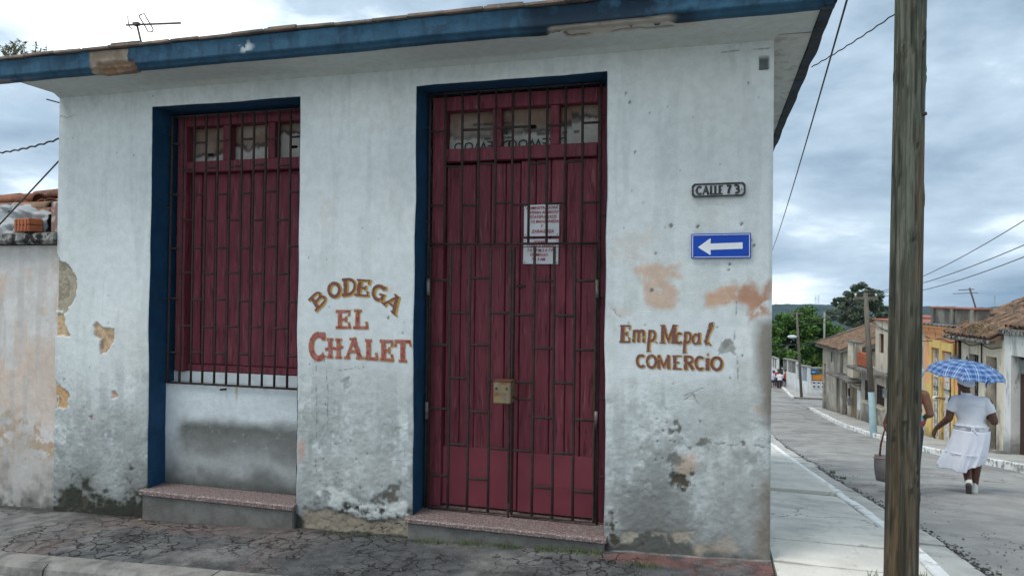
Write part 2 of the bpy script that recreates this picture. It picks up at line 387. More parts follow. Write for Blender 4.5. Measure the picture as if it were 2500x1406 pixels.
def front_kerb():
    r2 = random.Random(3); x = -9.5
    while x < 1.2:
        l = r2.uniform(.9, 1.3); xb = min(x+l, 1.25); n = 10; vs = []; a = r2.uniform(-.008, .008)
        for i in range(n+1):
            xx = x+.006+(xb-x-.012)*i/n; z = float(gz(xx, 3.9))+a; e = (rnd.random()-.5)*.012
            vs += [(xx, 4.005, z-.3), (xx, 4.005, z+.012), (xx, 3.88+e, z+.008), (xx, 3.845+e, z-.02), (xx, 3.83+e, z-.1), (xx, 3.82, z-.3)]
        fs = [(i*6+k, (i+1)*6+k, (i+1)*6+(k+1) % 6, i*6+(k+1) % 6) for i in range(n) for k in range(6)]+[tuple(range(6)), tuple(n*6+5-k for k in range(6))]
        MB().add(vs, fs).build('kerb_stone', m_kerbg, fk); x = xb
front_kerb()
sp = tag(empty('side_pavement', (0, 0, 0)), kind='structure')
def slab(x0, x1, y0, y1, dz, name='slab', mat=None, tilt=0.0, seed=0, th=.2):
    nx = max(6, int((x1-x0)/.05)); ny = max(6, int((y1-y0)/.05)); xs = np.linspace(x0, x1, nx); ys = np.linspace(y0, y1, ny)
    XX, YY = np.meshgrid(xs, ys); XX = XX+(fbm(XX, YY, 3, 3, seed+5)-.5)*.012; YY = YY+(fbm(XX, YY, 4, 4, seed+9)-.5)*.03
    Z = gz(XX, YY)+dz+(fbm(XX, YY, 1.5, 4, seed)-.5)*.014+tilt*(YY-(y0+y1)/2)
    edge = np.minimum.reduce([XX-x0, x1-XX, YY-y0, y1-YY]); Z -= .008*sstep(.03, 0, edge)
    P = np.stack([XX.ravel(), YY.ravel(), Z.ravel()], 1).tolist(); mb = MB()
    fs = [(j*nx+i, j*nx+i+1, (j+1)*nx+i+1, (j+1)*nx+i) for j in range(ny-1) for i in range(nx-1)]
    loop = [i for i in range(nx)]+[j*nx+nx-1 for j in range(1, ny)]+[(ny-1)*nx+i for i in range(nx-2, -1, -1)]+[j*nx for j in range(ny-2, 0, -1)]
    nb = len(P); P += [(P[i][0], P[i][1], P[i][2]-th) for i in loop]; n = len(loop)
    fs += [(loop[k], nb+k, nb+(k+1) % n, loop[(k+1) % n]) for k in range(n)]
    mb.add(P, fs); return mb.build(name, mat or m_conc, sp)
for i, (a, b, dz, tl) in enumerate(((3.86, 5.02, .0, .0), (5.035, 5.62, .004, .004), (5.63, 8.62, .006, -.004), (8.70, 12.4, .045, .004), (12.42, 17, .02, 0), (17.02, 24, .02, 0), (24.02, 32, .02, 0))):
    slab(.402, 1.352, a, b, dz, tilt=tl, seed=40+i*7)
slab(1.1, 1.352, 3.4, 3.85, .0, seed=99)
kl = tag(empty('kerb_white', (0, 0, 0)), kind='structure')
m_kerbl = surf('kerb_line_white', (.86, .86, .84), (.76, .76, .74), 8, .85, .5, 50, dirt=((.40, .39, .36), 6, .56, .64, .9), dirt2=((.2, .195, .18), 14, .62, .69, .8))
kerb_run(kl, 3.4, 34, .85, lambda y: 1.362, .10, .014, -.25, m_kerbl, 9)
gutt = tag(empty('gutter', (0, 0, 0)), kind='structure')
y = 3.4; i = 0
while y < 34:
    l = rnd.uniform(.9, 1.6)
    o = slab(XL+.004, XL+.30+rnd.uniform(-.03, .03), y, y+l-.008, -.055+rnd.uniform(-.008, .008), 'gutter_slab', m_gutter, seed=300+i); o.parent = gutt
    y += l; i += 1
# broken asphalt edge along the gutter: loose crumbs
def crumbs():
    mb = MB(); r2 = random.Random(4)
    for i in range(2600):
        y = 4.3+26*r2.random()**2; x = XL+.27+abs(r2.gauss(0, .07)); s = r2.uniform(.003, .011)
        z = float(gz(x, y))-.075
        M_ = Matrix.Translation((x, y, z)) @ Matrix.Rotation(r2.uniform(0, 3), 4, 'Z') @ Matrix.Rotation(r2.uniform(-.5, .5), 4, 'X')
        mb.box(-s, s, -s*.7, s*.7, -s*.3, s*.5, M_)
    tag(mb.build('asphalt_crumbs', surf('crumb', (.035, .035, .033), (.1, .1, .095), 30, .95)), 'dark loose crumbs of asphalt along the gutter edge', 'gravel', kind='stuff')
crumbs()

# ================================================================== CORNER SHOP
shop = empty('corner_shop', (-2.6, 5.0, 0), 0, 'pale blue white plastered corner shop with blue eaves and maroon barred openings', 'building')
SHI = Matrix.Translation((2.6, -5.0, 0))
def part(o, parent=None):
    # parts are modelled in world coordinates; keep them there under the shop's base point
    o.parent = parent or shop; o.matrix_parent_inverse = SHI; return o
m_wall = surf('wall_limewash', None, (.90, .90, .89), 14, .88, .45, 90, attr=True, fine=.07)
m_blue = surf('reveal_blue', (.012, .062, .135), (.008, .045, .10), 9, .7, .35, 60, dirt=((.03, .05, .07), 5, .58, .72, .6), dirt2=((.3, .32, .33), 26, .71, .76, .8))
m_red = surf('maroon_paint', (.185, .040, .058), (.145, .030, .044), 5, .62, .35, 50, stretch=(6, 6, .5), dirt=((.06, .015, .020), 9, .51, .66, .85, (5, 5, .45)), dirt2=((.27, .12, .125), 15, .55, .70, .6, (4, 4, .28)), rand=.12)
m_redm = surf('maroon_sheet', (.215, .046, .064), (.18, .037, .052), 3, .5, .12, 30, rand=.05)
m_iron = surf('rusty_rebar', (.030, .023, .022), (.055, .036, .031), 18, .75, .8, 160, dirt=((.09, .04, .026), 9, .6, .75, .6), spec=.3)
WX0, WX1, WY = -5.63, .38, 5.0
OPN = [(-4.62, -3.185, .0, 3.26), (-2.18, -.725, .0, 3.275)]
def warp(X, Z):
    # hand-laid plaster: edges are never quite straight
    return (fbm(Z, Z*0+3.1, 1.3, 4, 201)-.5)*.03+(fbm(X, Z, 2.0, 2, 205)-.5)*.008, (fbm(X, X*0+7.7, 1.6, 4, 203)-.5)*.022
CW = np.array
WHITE = CW([.685, .735, .735])
def wall_paint(X, Z, panel=False):
    n0 = fbm(X, Z, .8, 4, 1); n1 = fbm(X, Z, 3.0, 5, 2); n2 = fbm(X, Z, 11, 5, 3, .6); n3 = fbm(X, Z, 45, 3, 4); ns = fbm(X*5, Z*.5, 2.2, 4, 8)
    C = np.empty(X.shape+(3,)); C[:] = WHITE
    D = (n0-.5)*.014+(n1-.5)*.006+(n2-.5)*.0025
    low = sstep(1.75, .35, Z+(n0-.5)*1.4+(n1-.5)*.6)      # lower, rougher and greyer half
    D += low*((n2-.5)*.009+(n3-.5)*.006)
    def lay(mask, col, dep=0.0):
        nonlocal C, D
        m_ = np.clip(mask, 0, 1); C = C*(1-m_[..., None])+CW(col)*m_[..., None]; D = D+m_*dep
    lay(.5*low, (.46, .515, .525)); lay(.8*low*sstep(.40, .60, n1), (.40, .445, .45)); lay(.45*sstep(.47, .62, n0), (.72, .755, .75)); lay(.35*sstep(.5, .62, fbm(X, Z, 1.1, 3, 29)), (.56, .61, .61)); lay(.35*sstep(.52, .64, fbm(X*7, Z*.7, 1.6, 4, 33)), (.52, .57, .57)); lay(.3*low*sstep(.5, .6, n2), (.37, .40, .39)); lay(.45*low*sstep(.58, .68, n3), (.35, .37, .36))
    lay(.7*low*sstep(.48, .62, ns), (.36, .395, .395))
    lay(.25*sstep(.55, .8, fbm(X, Z, 1.7, 4, 19)), (.60, .60, .57))
    return C, D, low, n0, n1, n2, n3, ns, lay
def paint_wall(X, Z):
    st = wall_paint(X, Z); C, D, low, n0, n1, n2, n3, ns, _ = st
    def put(mask, col, dep=0.0, sl=None):
        nonlocal C, D
        m_ = np.clip(mask, 0, 1)
        C = C*(1-m_[..., None])+CW(col)*m_[..., None]; D = D+m_*dep
    def poly(pts, soft=.012, rag=.05, rs=14, seed=50):
        P = [wp(*q) for q in pts]; d = polydist(X, Z, P)
        return sstep(soft, -soft, d+(fbm(X, Z, rs, 5, seed, .6)-.5)*rag)
    TAN, ORG = (.47, .33, .20), (.56, .33, .21)
    # --- weathering from the ground up
    foot = Z-(-.27+.041*(X+5.62))
    put(.8*sstep(1.2, .2, foot+(n1-.5)*1.3)*sstep(.38, .56, n2), (.27, .29, .285))
    put(.85*sstep(.60, .02, foot+(n1-.5)*.8+(n2-.5)*.3), (.17, .175, .165))
    put(.95*sstep(.05, -.08, foot-.16+(n1-.5)*.55+(n2-.5)*.5)*sstep(-1.6, -2.3, X), (.030, .034, .022), -.004)
    put(.92*sstep(.03, -.05, foot-.07+(n1-.5)*.18+(n2-.5)*.20)*(1-.35*sstep(-.7, -.5, X)), (.036, .038, .030))
    put(sstep(-.62, -.73, X)*sstep(-.76, -.74, X)*0, (0, 0, 0))
    # --- faded terracotta showing where paint thinned
    for pts, a, cc in (([(1545, 652), (1655, 645), (1662, 672), (1610, 690), (1560, 690)], .8, (.58, .40, .29)),
                       ([(1562, 690), (1610, 678), (1655, 705), (1652, 752), (1600, 758), (1575, 740)], .8, (.57, .39, .28)),
                       ([(1722, 722), (1760, 703), (1810, 690), (1800, 735), (1770, 748), (1725, 748)], .9, (.56, .35, .23)),
                       ([(1800, 690), (1835, 688), (1858, 720), (1868, 700), (1879, 690), (1880, 770), (1848, 775), (1832, 792), (1822, 750), (1795, 740)], .95, (.45, .245, .155)),
                       ([(1832, 985), (1866, 988), (1868, 1012), (1845, 1015)], .8, (.52, .31, .20)),
                       ([(724, 1080), (738, 1078), (743, 1098), (738, 1122), (724, 1128)], .75, (.50, .25, .17)),
                       ([(930, 695), (975, 700), (965, 718), (940, 712)], .5, (.6, .45, .37)),
                       ([(1485, 735), (1540, 760), (1560, 790), (1490, 770)], .4, (.6, .47, .38)),
                       ([(1500, 580), (1590, 570), (1580, 640), (1500, 630)], .35, (.6, .5, .43)),
                       ([(1650, 1110), (1690, 1105), (1700, 1150), (1660, 1165)], .6, (.5, .36, .26)),
                       ([(780, 470), (820, 480), (810, 560), (785, 540)], .25, (.62, .56, .5)),
                       ([(1700, 1330), (1780, 1320), (1800, 1345), (1700, 1350)], .6, (.48, .38, .28))):
        put(a*poly(pts, .03, .10, 10, 61)*sstep(.30, .50, n2+.1), cc)
    # --- fresh whitewash panel behind the lettering
    put(.7*poly([(1515, 775), (1700, 755), (1795, 748), (1800, 850), (1790, 920), (1500, 925)], .03, .08, 6, 71), (.665, .715, .73), .0015)
    put(.5*poly([(752, 680), (1000, 670), (1004, 900), (752, 890)], .04, .1, 6, 72), (.63, .69, .705), .001)
    # --- bare plaster where the render fell off (real recess)
    for pts, cc, dep in (([(128, 608), (150, 640), (172, 655), (188, 682), (185, 725), (165, 760), (158, 770), (150, 760), (128, 762)], (.36, .315, .235), -.022),
                         ([(128, 765), (158, 768), (162, 795), (172, 820), (128, 823)], (.52, .37, .22), -.020),
                         ([(231, 790), (240, 786), (256, 800), (281, 803), (282, 826), (262, 862), (248, 862), (247, 826), (233, 815)], (.52, .37, .235), -.020),
                         ([(128, 930), (150, 945), (169, 962), (160, 996), (128, 999)], (.50, .31, .15), -.020),
                         ([(270, 957), (280, 952), (288, 968), (272, 972)], (.5, .34, .25), -.010),
                         ([(216, 1014), (224, 1012), (226, 1026), (218, 1027)], (.32, .2, .17), -.010),
                         ([(1758, 838), (1785, 825), (1799, 840), (1797, 868), (1776, 858), (1757, 866)], (.33, .335, .32), -.004),
                         ([(830, 930), (850, 918), (858, 940), (842, 958)], (.45, .48, .47), -.004)):
        k = poly(pts, .004, .045, 24, 81)
        rim = poly(pts, .016, .045, 24, 81)
        put(.8*rim*(1-k), (.70, .74, .75), .002); put(k*.95, cc, dep)
        put(k*sstep(.46, .6, n2)*.7, tuple(x*.62 for x in cc), -.004); put(k*sstep(.54, .64, n3)*.6, tuple(min(.8, x*1.35) for x in cc), .002)
    # --- mouldy sores
    for pts, a in (([(1640, 1150), (1670, 1160), (1690, 1155), (1692, 1180), (1660, 1188), (1640, 1180)], .95), ([(1640, 1035), (1660, 1040), (1655, 1052), (1640, 1048)], .8), ([(1708, 1075), (1728, 1075), (1726, 1092), (1710, 1090)], .8),
                   ([(1622, 1100), (1650, 1110), (1660, 1130), (1630, 1140)], .6), ([(1488, 1258), (1497, 1252), (1503, 1290), (1512, 1328), (1480, 1332), (1484, 1290)], 1), ([(1560, 1310), (1580, 1302), (1580, 1325), (1565, 1328)], .9),
                   ([(1632, 1028), (1648, 1030), (1646, 1038), (1636, 1040)], .8), ([(1650, 1172), (1676, 1162), (1692, 1176), (1685, 1192), (1660, 1184)], .9), ([(250, 1190), (275, 1180), (270, 1225), (245, 1230)], .9), ([(150, 1205), (215, 1215), (215, 1245), (140, 1245)], .9),
                   ([(840, 1262), (862, 1240), (868, 1285), (845, 1285)], .9), ([(905, 1225), (960, 1180), (975, 1178), (972, 1240), (940, 1240), (915, 1245)], .85), ([(745, 1240), (780, 1265), (830, 1280), (825, 1290), (745, 1282)], .9), ([(955, 1275), (985, 1272), (985, 1298), (955, 1298)], 1)):
        put(a*poly(pts, .014, .14, 22, 91)*sstep(.40, .54, n2), (.075, .066, .05), -.005)
    # the broken foot between the openings: white lumps over bare brown render
    put(.85*poly([(740, 1245), (800, 1240), (900, 1268), (1000, 1262), (1000, 1305), (740, 1290)], .02, .06, 9, 93), (.30, .26, .20), -.012)
    put(.8*poly([(760, 1185), (830, 1190), (890, 1230), (990, 1225), (1000, 1262), (900, 1265), (800, 1235)], .015, .06, 9, 94)*sstep(.32, .5, n2), (.62, .655, .64), .006)
    put(.85*sstep(.010, 0, np.abs(fbm(X, Z, 9, 4, 95)-.5))*poly([(740, 1240), (1000, 1255), (1000, 1305), (740, 1290)], .02, .05, 9, 96), (.03, .03, .025), -.008)
    put(.8*poly([(1515, 1300), (1690, 1298), (1690, 1335), (1515, 1325)], .015, .05, 9, 97)*sstep(.5, .62, n2), (.40, .36, .29), -.006)
    # large soft grey and dark damp areas, right bay and corner
    put(.55*poly([(1700, 960), (1860, 960), (1840, 1080), (1720, 1070)], .12, .2, 4, 98)*sstep(.2, .6, n1), (.36, .385, .375))
    put(.55*poly([(1730, 1090), (1890, 1080), (1890, 1360), (1760, 1340), (1750, 1200)], .15, .2, 4, 99)*sstep(.25, .6, ns*.5+n1*.5), (.33, .345, .34))
    put(.9*poly([(1852, 780), (1894, 770), (1894, 1362), (1840, 1365), (1858, 1000)], .06, .10, 6, 100)*sstep(.25, .52, n1), (.20, .175, .145))
    put(.5*poly([(150, 1010), (350, 990), (350, 1180), (140, 1180)], .15, .25, 4, 104)*sstep(.35, .62, n1), (.36, .375, .36))
    put(.35*poly([(730, 880), (1000, 880), (1000, 1190), (730, 1190)], .15, .3, 3, 105)*sstep(.4, .65, n1), (.43, .45, .44))
    for (a_, b_, c_, d_) in ((-3.13, -2.2, 1.12, 1.82), (-.68, .12, 1.16, 1.56)):
        m_ = sstep(.06, -.02, np.maximum(np.maximum(a_-X, X-b_), np.maximum(c_-Z, Z-d_))); D = D*(1-.92*m_)
    # --- cracks
    for pts, wd in (([(138, 289), (150, 284), (165, 289), (180, 283), (187, 275), (187, 262)], .004), ([(1800, 738), (1801, 770), (1803, 790), (1797, 810), (1796, 830)], .004), ([(1520, 1298), (1600, 1296), (1640, 1302), (1690, 1290)], .007),
                    ([(1742, 1080), (1790, 1086), (1830, 1084), (1875, 1092)], .003), ([(1800, 868), (1803, 905), (1800, 940)], .003), ([(1670, 965), (1700, 950), (1720, 945)], .004), ([(1670, 975), (1690, 960), (1705, 985)], .004),
                    ([(1838, 1132), (1855, 1136), (1866, 1128)], .006), ([(825, 905), (850, 900), (890, 898)], .003), ([(790, 860), (800, 960), (798, 1060)], .003), ([(770, 880), (772, 1150)], .003),
                    ([(1480, 745), (1500, 758), (1515, 775)], .005), ([(1795, 60), (1808, 85), (1810, 115)], .006), ([(1725, 133), (1790, 125), (1880, 118)], .0025), ([(370, 290), (385, 280)], .002), ([(820, 750), (850, 758), (880, 752)], .003)):
        P = [wp(*q) for q in pts]; d = linedist(X+(fbm(X, Z, 30, 3, 110)-.5)*.018, Z+(fbm(X, Z, 30, 3, 111)-.5)*.018, P)
        put(.75*sstep(wd*.7+.003, wd*.3, d)*sstep(.38, .5, fbm(X, Z, 9, 3, 113)), (.14, .14, .125), -.003)
    # --- nail holes and chips
    r2 = random.Random(12)
    dots = [(1592, 711, 5), (1551, 374, 4), (1834, 587, 4), (1843, 599, 4), (1780, 660, 3), (1782, 645, 3), (1639, 553, 6), (1706, 553, 5), (1813, 548, 5), (950, 773, 5), (1539, 252, 5), (1529, 230, 3), (1828, 205, 4), (1648, 1032, 7), (1812, 1083, 7), (1635, 1055, 8), (600, 195, 2), (375, 235, 3), (1602, 620, 3)]
    dots += [(r2.uniform(150, 345), r2.uniform(330, 1150), r2.uniform(.7, 2.2)) for _ in range(22)]+[(r2.uniform(745, 1000), r2.uniform(420, 1180), r2.uniform(.6, 1.8)) for _ in range(26)]+[(r2.uniform(1490, 1875), r2.uniform(230, 1280), r2.uniform(.6, 1.8)) for _ in range(36)]
    dots += [(r2.gauss(1650, 45), r2.gauss(1090, 45), r2.uniform(1, 3.5)) for _ in range(22)]+[(r2.gauss(870, 70), r2.gauss(1150, 40), r2.uniform(1, 3)) for _ in range(14)]
    for px, py, s in dots:
        a, b = wp(px, py); s = s*.0019
        k = (np.abs(X-a) < .06) & (np.abs(Z-b) < .06)
        if k.any():
            d = np.hypot(X[k]-a, (Z[k]-b)*.8)+(fbm(X[k], Z[k], 60, 3, 120)-.5)*.012
            mm = sstep(s+.004, s-.002, d); C[k] = C[k]*(1-mm[:, None]*.8)+CW([.15, .135, .115])*mm[:, None]*.8; D[k] -= mm*.006
    # niche near the eave: a recess, with its shade also darkened into the colour
    a0, b1 = wp(1857, 138); a1, b0 = wp(1878, 168)
    k = sstep(.006, -.002, polydist(X, Z, [(a0, b0), (a1, b0), (a1, b1), (a0, b1)])); D -= k*.085; C = C*(1-.55*k[..., None])
    return C, D
def build_wall():
    h = .0085
    def seg(keys):
        o = []
        for a, b in zip(keys[:-1], keys[1:]): o.append(np.linspace(a, b, max(2, int(round((b-a)/h))+1))[:-1])
        return np.concatenate(o+[[keys[-1]]])
    xs = seg([WX0, OPN[0][0], OPN[0][1], OPN[1][0], OPN[1][1], WX1]); zs = seg([-.42, 0.0, 3.26, 3.275, 3.445])
    XX, ZZ = np.meshgrid(xs, zs); C, D = paint_wall(XX, ZZ); wx, wz = warp(XX, ZZ)
    edge = sstep(WX1-.03, WX1, XX)
    YY = WY-D+.018*edge**2
    # soft rounded arrises at openings
    keep = np.ones((len(zs)-1, len(xs)-1), bool); xc = (xs[1:]+xs[:-1])/2; zc = (zs[1:]+zs[:-1])/2
    for a, b, c, d in OPN:
        keep &= ~((xc[None, :] > a) & (xc[None, :] < b) & (zc[:, None] > c) & (zc[:, None] < d))
        e = np.maximum(np.maximum(a-XX, XX-b), np.maximum(c-ZZ, ZZ-d)); YY = YY+.008*sstep(.012, 0, np.abs(e))
    PX = XX+wx*(1-edge)*sstep(WX0, WX0+.02, XX)
    P = np.stack([PX.ravel(), YY.ravel(), (ZZ+wz).ravel()], 1)
    part(grid_mesh('wall', P, len(xs), len(zs), keep, C.reshape(-1, 3), m_wall))
build_wall()
m_plain = surf('wall_plain', (.58, .64, .66), (.5, .55, .56), 2, .9, .5, 40, dirt=((.35, .36, .35), 1.5, .55, .75, .7))
mb = MB(); mb.box(WX0, WX1, 5.55, 13.0, -1.6, 3.44); mb.box(.16, WX1-.003, 5.10, 5.55, -1.6, 3.44); mb.box(WX0+.002, WX0+.3, 5.045, 5.55, -.5, 3.44)
mb.box(WX1-.03, WX1-.0025, 5.021, 5.10, -1.6, 3.44); mb.box(WX0+.0025, WX0+.03, 5.022, 5.045, -.5, .95)
part(mb.build('side_wall', m_plain))
mb = MB()
for a, b in ((WX0+.3, -4.66), (-3.14, -2.22), (-.68, .16)): mb.box(a, b, 5.045, 5.55, -.5, 3.44)
for a, b in ((-4.66, -3.14), (-2.22, -.68)): mb.box(a, b, 5.045, 5.55, 3.31, 3.44)
part(mb.build('wall_core', m_plain))
# reveals painted dark blue: left, right and head of each opening
for (a, b, c, d) in OPN:
    n = 60; zs = np.linspace(c-.02, d, n); ns_ = 7; mb = MB()
    for side in (a, b):
        vs = []
        for z in zs:
            wx, wz = warp(np.array(side), np.array(z))
            for j in range(ns_):
                t = j/(ns_-1); vs.append((side+float(wx)*(1-t*.6)+(.0 if side == a else 0), 5.003+.3*t, z+(float(wz) if z > d-.01 else 0)))
        mb.add(vs, [(i*ns_+j, (i+1)*ns_+j, (i+1)*ns_+j+1, i*ns_+j+1) for i in range(n-1) for j in range(ns_-1)])
    xs = np.linspace(a, b, n); vs = []
    for x in xs:
        wx, wz = warp(np.array(x), np.array(d))
        for j in range(ns_): vs.append((x+float(wx), 5.003+.3*j/(ns_-1), d+float(wz)))
    mb.add(vs, [(i*ns_+j, (i+1)*ns_+j, (i+1)*ns_+j+1, i*ns_+j+1) for i in range(n-1) for j in range(ns_-1)])
    part(mb.build('reveal', m_blue, None, True))
# filled lower half of the old window doorway
def build_panel():
    xs = np.arange(-4.66, -3.14, .012); zs = np.arange(-.06, .9, .012); X, Z = np.meshgrid(xs, zs)
    C, D, low, n0, n1, n2, n3, ns, _ = wall_paint(X, Z)
    C[:] = CW([.64, .70, .72]); C *= (.92+.16*(n1-.5))[..., None]
    def put(m_, c): nonlocal C; m_ = np.clip(m_, 0, 1)[..., None]; C = C*(1-m_)+CW(c)*m_
    put(1.0*sstep(.64, .50, Z+(n1-.5)*.14)*sstep(.14, .34, Z+(n1-.5)*.2)*sstep(-4.55, -4.4, X+(n2-.5)*.1)*(.8+.6*(n0-.2)), (.13, .135, .125))
    put(.65*sstep(.5, .2, Z+(n1-.5)*.3), (.30, .31, .30))
    put(.9*sstep(.24, .04, Z+(n1-.5)*.26-.02*(X+3.9)), (.10, .105, .098)); put(.6*sstep(.10, -.02, Z+(n2-.5)*.1), (.05, .05, .045))
    a, b = wp(577, 942, 5.2); put(.75*sstep(.014, .003, np.abs(X-a+(n2-.5)*.01))*sstep(b-.22, b-.02, Z)*sstep(b+.01, b, Z), (.40, .21, .08))
    k = sstep(.012, .0, np.abs(fbm(X, Z, 14, 3, 140)-.5))*sstep(.55, .3, np.abs(Z-.42)*3)*.35; put(k*sstep(.5, .6, n2), (.5, .52, .5))
    P = np.stack([X.ravel(), (5.206-D*.5).ravel(), Z.ravel()], 1)
    part(grid_mesh('window_infill', P, len(xs), len(zs), None, C.reshape(-1, 3), m_wall))
build_panel()
mb = MB(); mb.box(-4.64, -3.16, 5.222, 5.36, -.1, .893); mb.bbox(-4.63, -3.17, 5.30, 5.40, .893, .985, .006)
part(mb.build('window_ledge', surf('ledge_white', (.62, .67, .68), (.52, .56, .57), 8, .85, .3, 60)))
# terrazzo steps
m_terr = surf('terrazzo', (.13, .092, .088), (.19, .138, .13), 60, .6, .3, 80, dirt=((.42, .36, .34), 75, .53, .6, .8), dirt2=((.07, .055, .05), 50, .57, .64, .9), spec=.35)
m_base = surf('step_base', (.17, .165, .155), (.11, .107, .10), 5, .9, .6, 50, dirt=((.07, .07, .06), 4, .52, .68, .8))
def step_slab(name, x0, x1, y0, y1, z0, z1, s0):
    n = 40; vs = []; r2 = random.Random(s0)
    for i in range(n+1):
        x = x0+(x1-x0)*i/n; e = (r2.random()-.5)*.008; t = .007*(r2.random()-.5)+.02*(i/n-.5)*0
        vs += [(x, y0+.004+e, z0), (x, y0+e, z0+.006), (x, y0+e, z1-.010+t*.5), (x, y0+.010+e, z1), (x, y1, z1+.002), (x, y1, z0)]
    fs = [(i*6+k, (i+1)*6+k, (i+1)*6+(k+1) % 6, i*6+(k+1) % 6) for i in range(n) for k in range(6)]+[tuple(range(6)), tuple(n*6+5-k for k in range(6))]
    return part(MB().add(vs, fs).build(name, m_terr))
step_slab('window_step', -4.645, -3.165, 4.945, 5.20, -.032, .012, 1)
mb = MB(); mb.bbox(-4.632, -3.175, 4.962, 5.19, -.42, -.033, .01); part(mb.build('step_base', m_base))
step_slab('doorstep', -2.205, -.695, 4.925, 5.34, -.022, .016, 2)
mb = MB(); mb.bbox(-2.19, -.71, 4.945, 5.3, -.3, -.023, .01); part(mb.build('step_base', m_base))

# ---- joinery: window
def box_part(name, mat, parent, x0, x1, y0, y1, z0, z1, b=.004, M=None):
    o = MB().bbox(x0, x1, y0, y1, z0, z1, b, M).build(name, mat, parent); o.matrix_parent_inverse = Matrix.Identity(4); return o
win = part(MB().box(-4.60, -3.19, 5.40, 5.42, .9, 3.25).build('window', surf('dark_inside', (.02, .018, .018), None, 5, .9)))
def sub(o, parent):
    o.parent = parent; o.matrix_parent_inverse = (SHI @ Matrix.Identity(4)); o.matrix_parent_inverse = parent.matrix_local.inverted() if False else Matrix.Identity(4); return o
def frame_piece(parent, name, mat, *a, **k):
    return MB().bbox(*a, **k).build(name, mat, parent)
fp = frame_piece
fp(win, 'frame', m_red, -4.575, -4.485, 5.255, 5.36, .985, 3.235)
fp(win, 'frame', m_red, -3.25, -3.17, 5.255, 5.36, .985, 3.235)
fp(win, 'frame', m_red, -4.483, -3.252, 5.255, 5.36, 3.14, 3.235)
fp(win, 'transom_rail', m_red, -4.483, -3.252, 5.25, 5.355, 2.735, 2.83)
for x in (-4.08, -3.63): fp(win, 'mullion', m_red, x-.035, x+.035, 5.265, 5.345, 2.832, 3.138)
x = -4.478; wd = [.105, .13, .128, .13, .12, .125, .12, .13, .11, .12]
for i in range(10):
    fp(win, 'plank', m_red, x+.003, x+wd[i]-.003, 5.335-(.014 if i in (0, 5) else 0)+rnd.uniform(-.002, .002), 5.365, 1.05, 2.73, b=.005); x += wd[i]
fp(win, 'bottom_rail', m_red, -4.48, -3.255, 5.30, 5.37, .99, 1.045)
fp(win, 'shutter_stile', m_red, -3.93, -3.865, 5.315, 5.334, 1.05, 2.72)
# ---- joinery: door, two plank leaves under a transom
door = part(MB().box(-2.16, -.74, 5.40, 5.42, .02, 3.26).build('door', MATS['dark_inside']))
fp(door, 'frame', m_red, -2.155, -2.055, 5.265, 5.37, .02, 3.25)
fp(door, 'frame', m_red, -.835, -.735, 5.265, 5.37, .02, 3.25)
fp(door, 'frame', m_red, -2.053, -.837, 5.265, 5.37, 3.14, 3.25)
fp(door, 'transom_rail', m_red, -2.053, -.837, 5.255, 5.36, 2.735, 2.835)
for x in (-1.625, -1.165): fp(door, 'mullion', m_red, x-.035, x+.035, 5.275, 5.345, 2.837, 3.138)
x = -2.05; wd = [.125, .122, .125, .12, .12]
for lf, x0, yy in ((0, -2.05, 5.315), (1, -1.435, 5.302)):
    x = x0
    for i in range(5):
        wI = wd[i]*(1.0 if lf == 0 else .975)
        fp(door, 'plank', m_red, x+.003, x+wI-.003, yy+rnd.uniform(-.003, .003), 5.36, .03, 2.73-(.0 if lf else .012), b=.006); x += wI
for a, b, z1, yy in ((-2.052, -1.445, .49, 5.308), (-1.43, -.84, .485, 5.296)):
    fp(door, 'kick_plate', m_redm, a, b, yy-.004, yy+.002, .035, z1, b=.001)
fp(door, 'kick_plate', m_redm, -1.43, -.84, 5.288, 5.291, .035, .26, b=.001)
fp(door, 'hasp', m_iron, -1.46, -1.39, 5.285, 5.30, 1.75, 1.77, b=.002)
# ---- iron grilles of reinforcing rod
def rod_mesh(L, r):
    n = max(2, int(L/.3)); return MB().tube([(0, 0, L*i/n) for i in range(n+1)], r, 7).mesh('bar')
ROD = {}
def rod(parent, name, p, q, r=.0105):
    p = Vector(p); q = Vector(q); L = round((q-p).length, 3); k = (L, r)
    if k not in ROD:
        me = rod_mesh(L, r); me.materials.append(m_iron); me.polygons.foreach_set('use_smooth', [True]*len(me.polygons)); ROD[k] = me
    o = bpy.data.objects.new(name, ROD[k]); COL.objects.link(o); o.parent = parent
    o.matrix_local = Matrix.Translation(p) @ (q-p).to_track_quat('Z', 'Y').to_matrix().to_4x4(); return o
def jit(s=.004): return rnd.uniform(-s, s)
gY_ = 5.185
wg = part(MB().tube([(-4.60, gY_, .895), (-3.19, gY_, .895)], .010, 7).build('window_grille', m_iron, None, True)); rod(wg, 'rail', (-4.58, gY_, 3.215), (-3.19, gY_, 3.215), .009)
bx = [-4.585+.119*i for i in range(12)]
for i, x in enumerate(bx):
    rod(wg, 'bar', (x+jit(), gY_+jit(.002), .895), (x+jit(.006)+.008, gY_+jit(.002), 3.215))
    if i < 11:
        for z in ([2.98, 2.53, 2.07, 1.62, 1.16] if i % 2 == 0 else [2.755, 2.30, 1.85, 1.39]):
            zz = z+jit(.008); rod(wg, 'link', (x+.008, gY_-.001, zz), (x+.119, gY_-.001, zz+jit(.003)), .0095)
for z in (3.06, 2.42, 1.62, .90): rod(wg, 'wall_anchor', (-4.65, gY_, z), (-4.585, gY_, z), .008)
rod(wg, 'wall_anchor', (-4.02, gY_-.03, .86), (-3.99, gY_+.05, .858), .009)
dY = 5.205
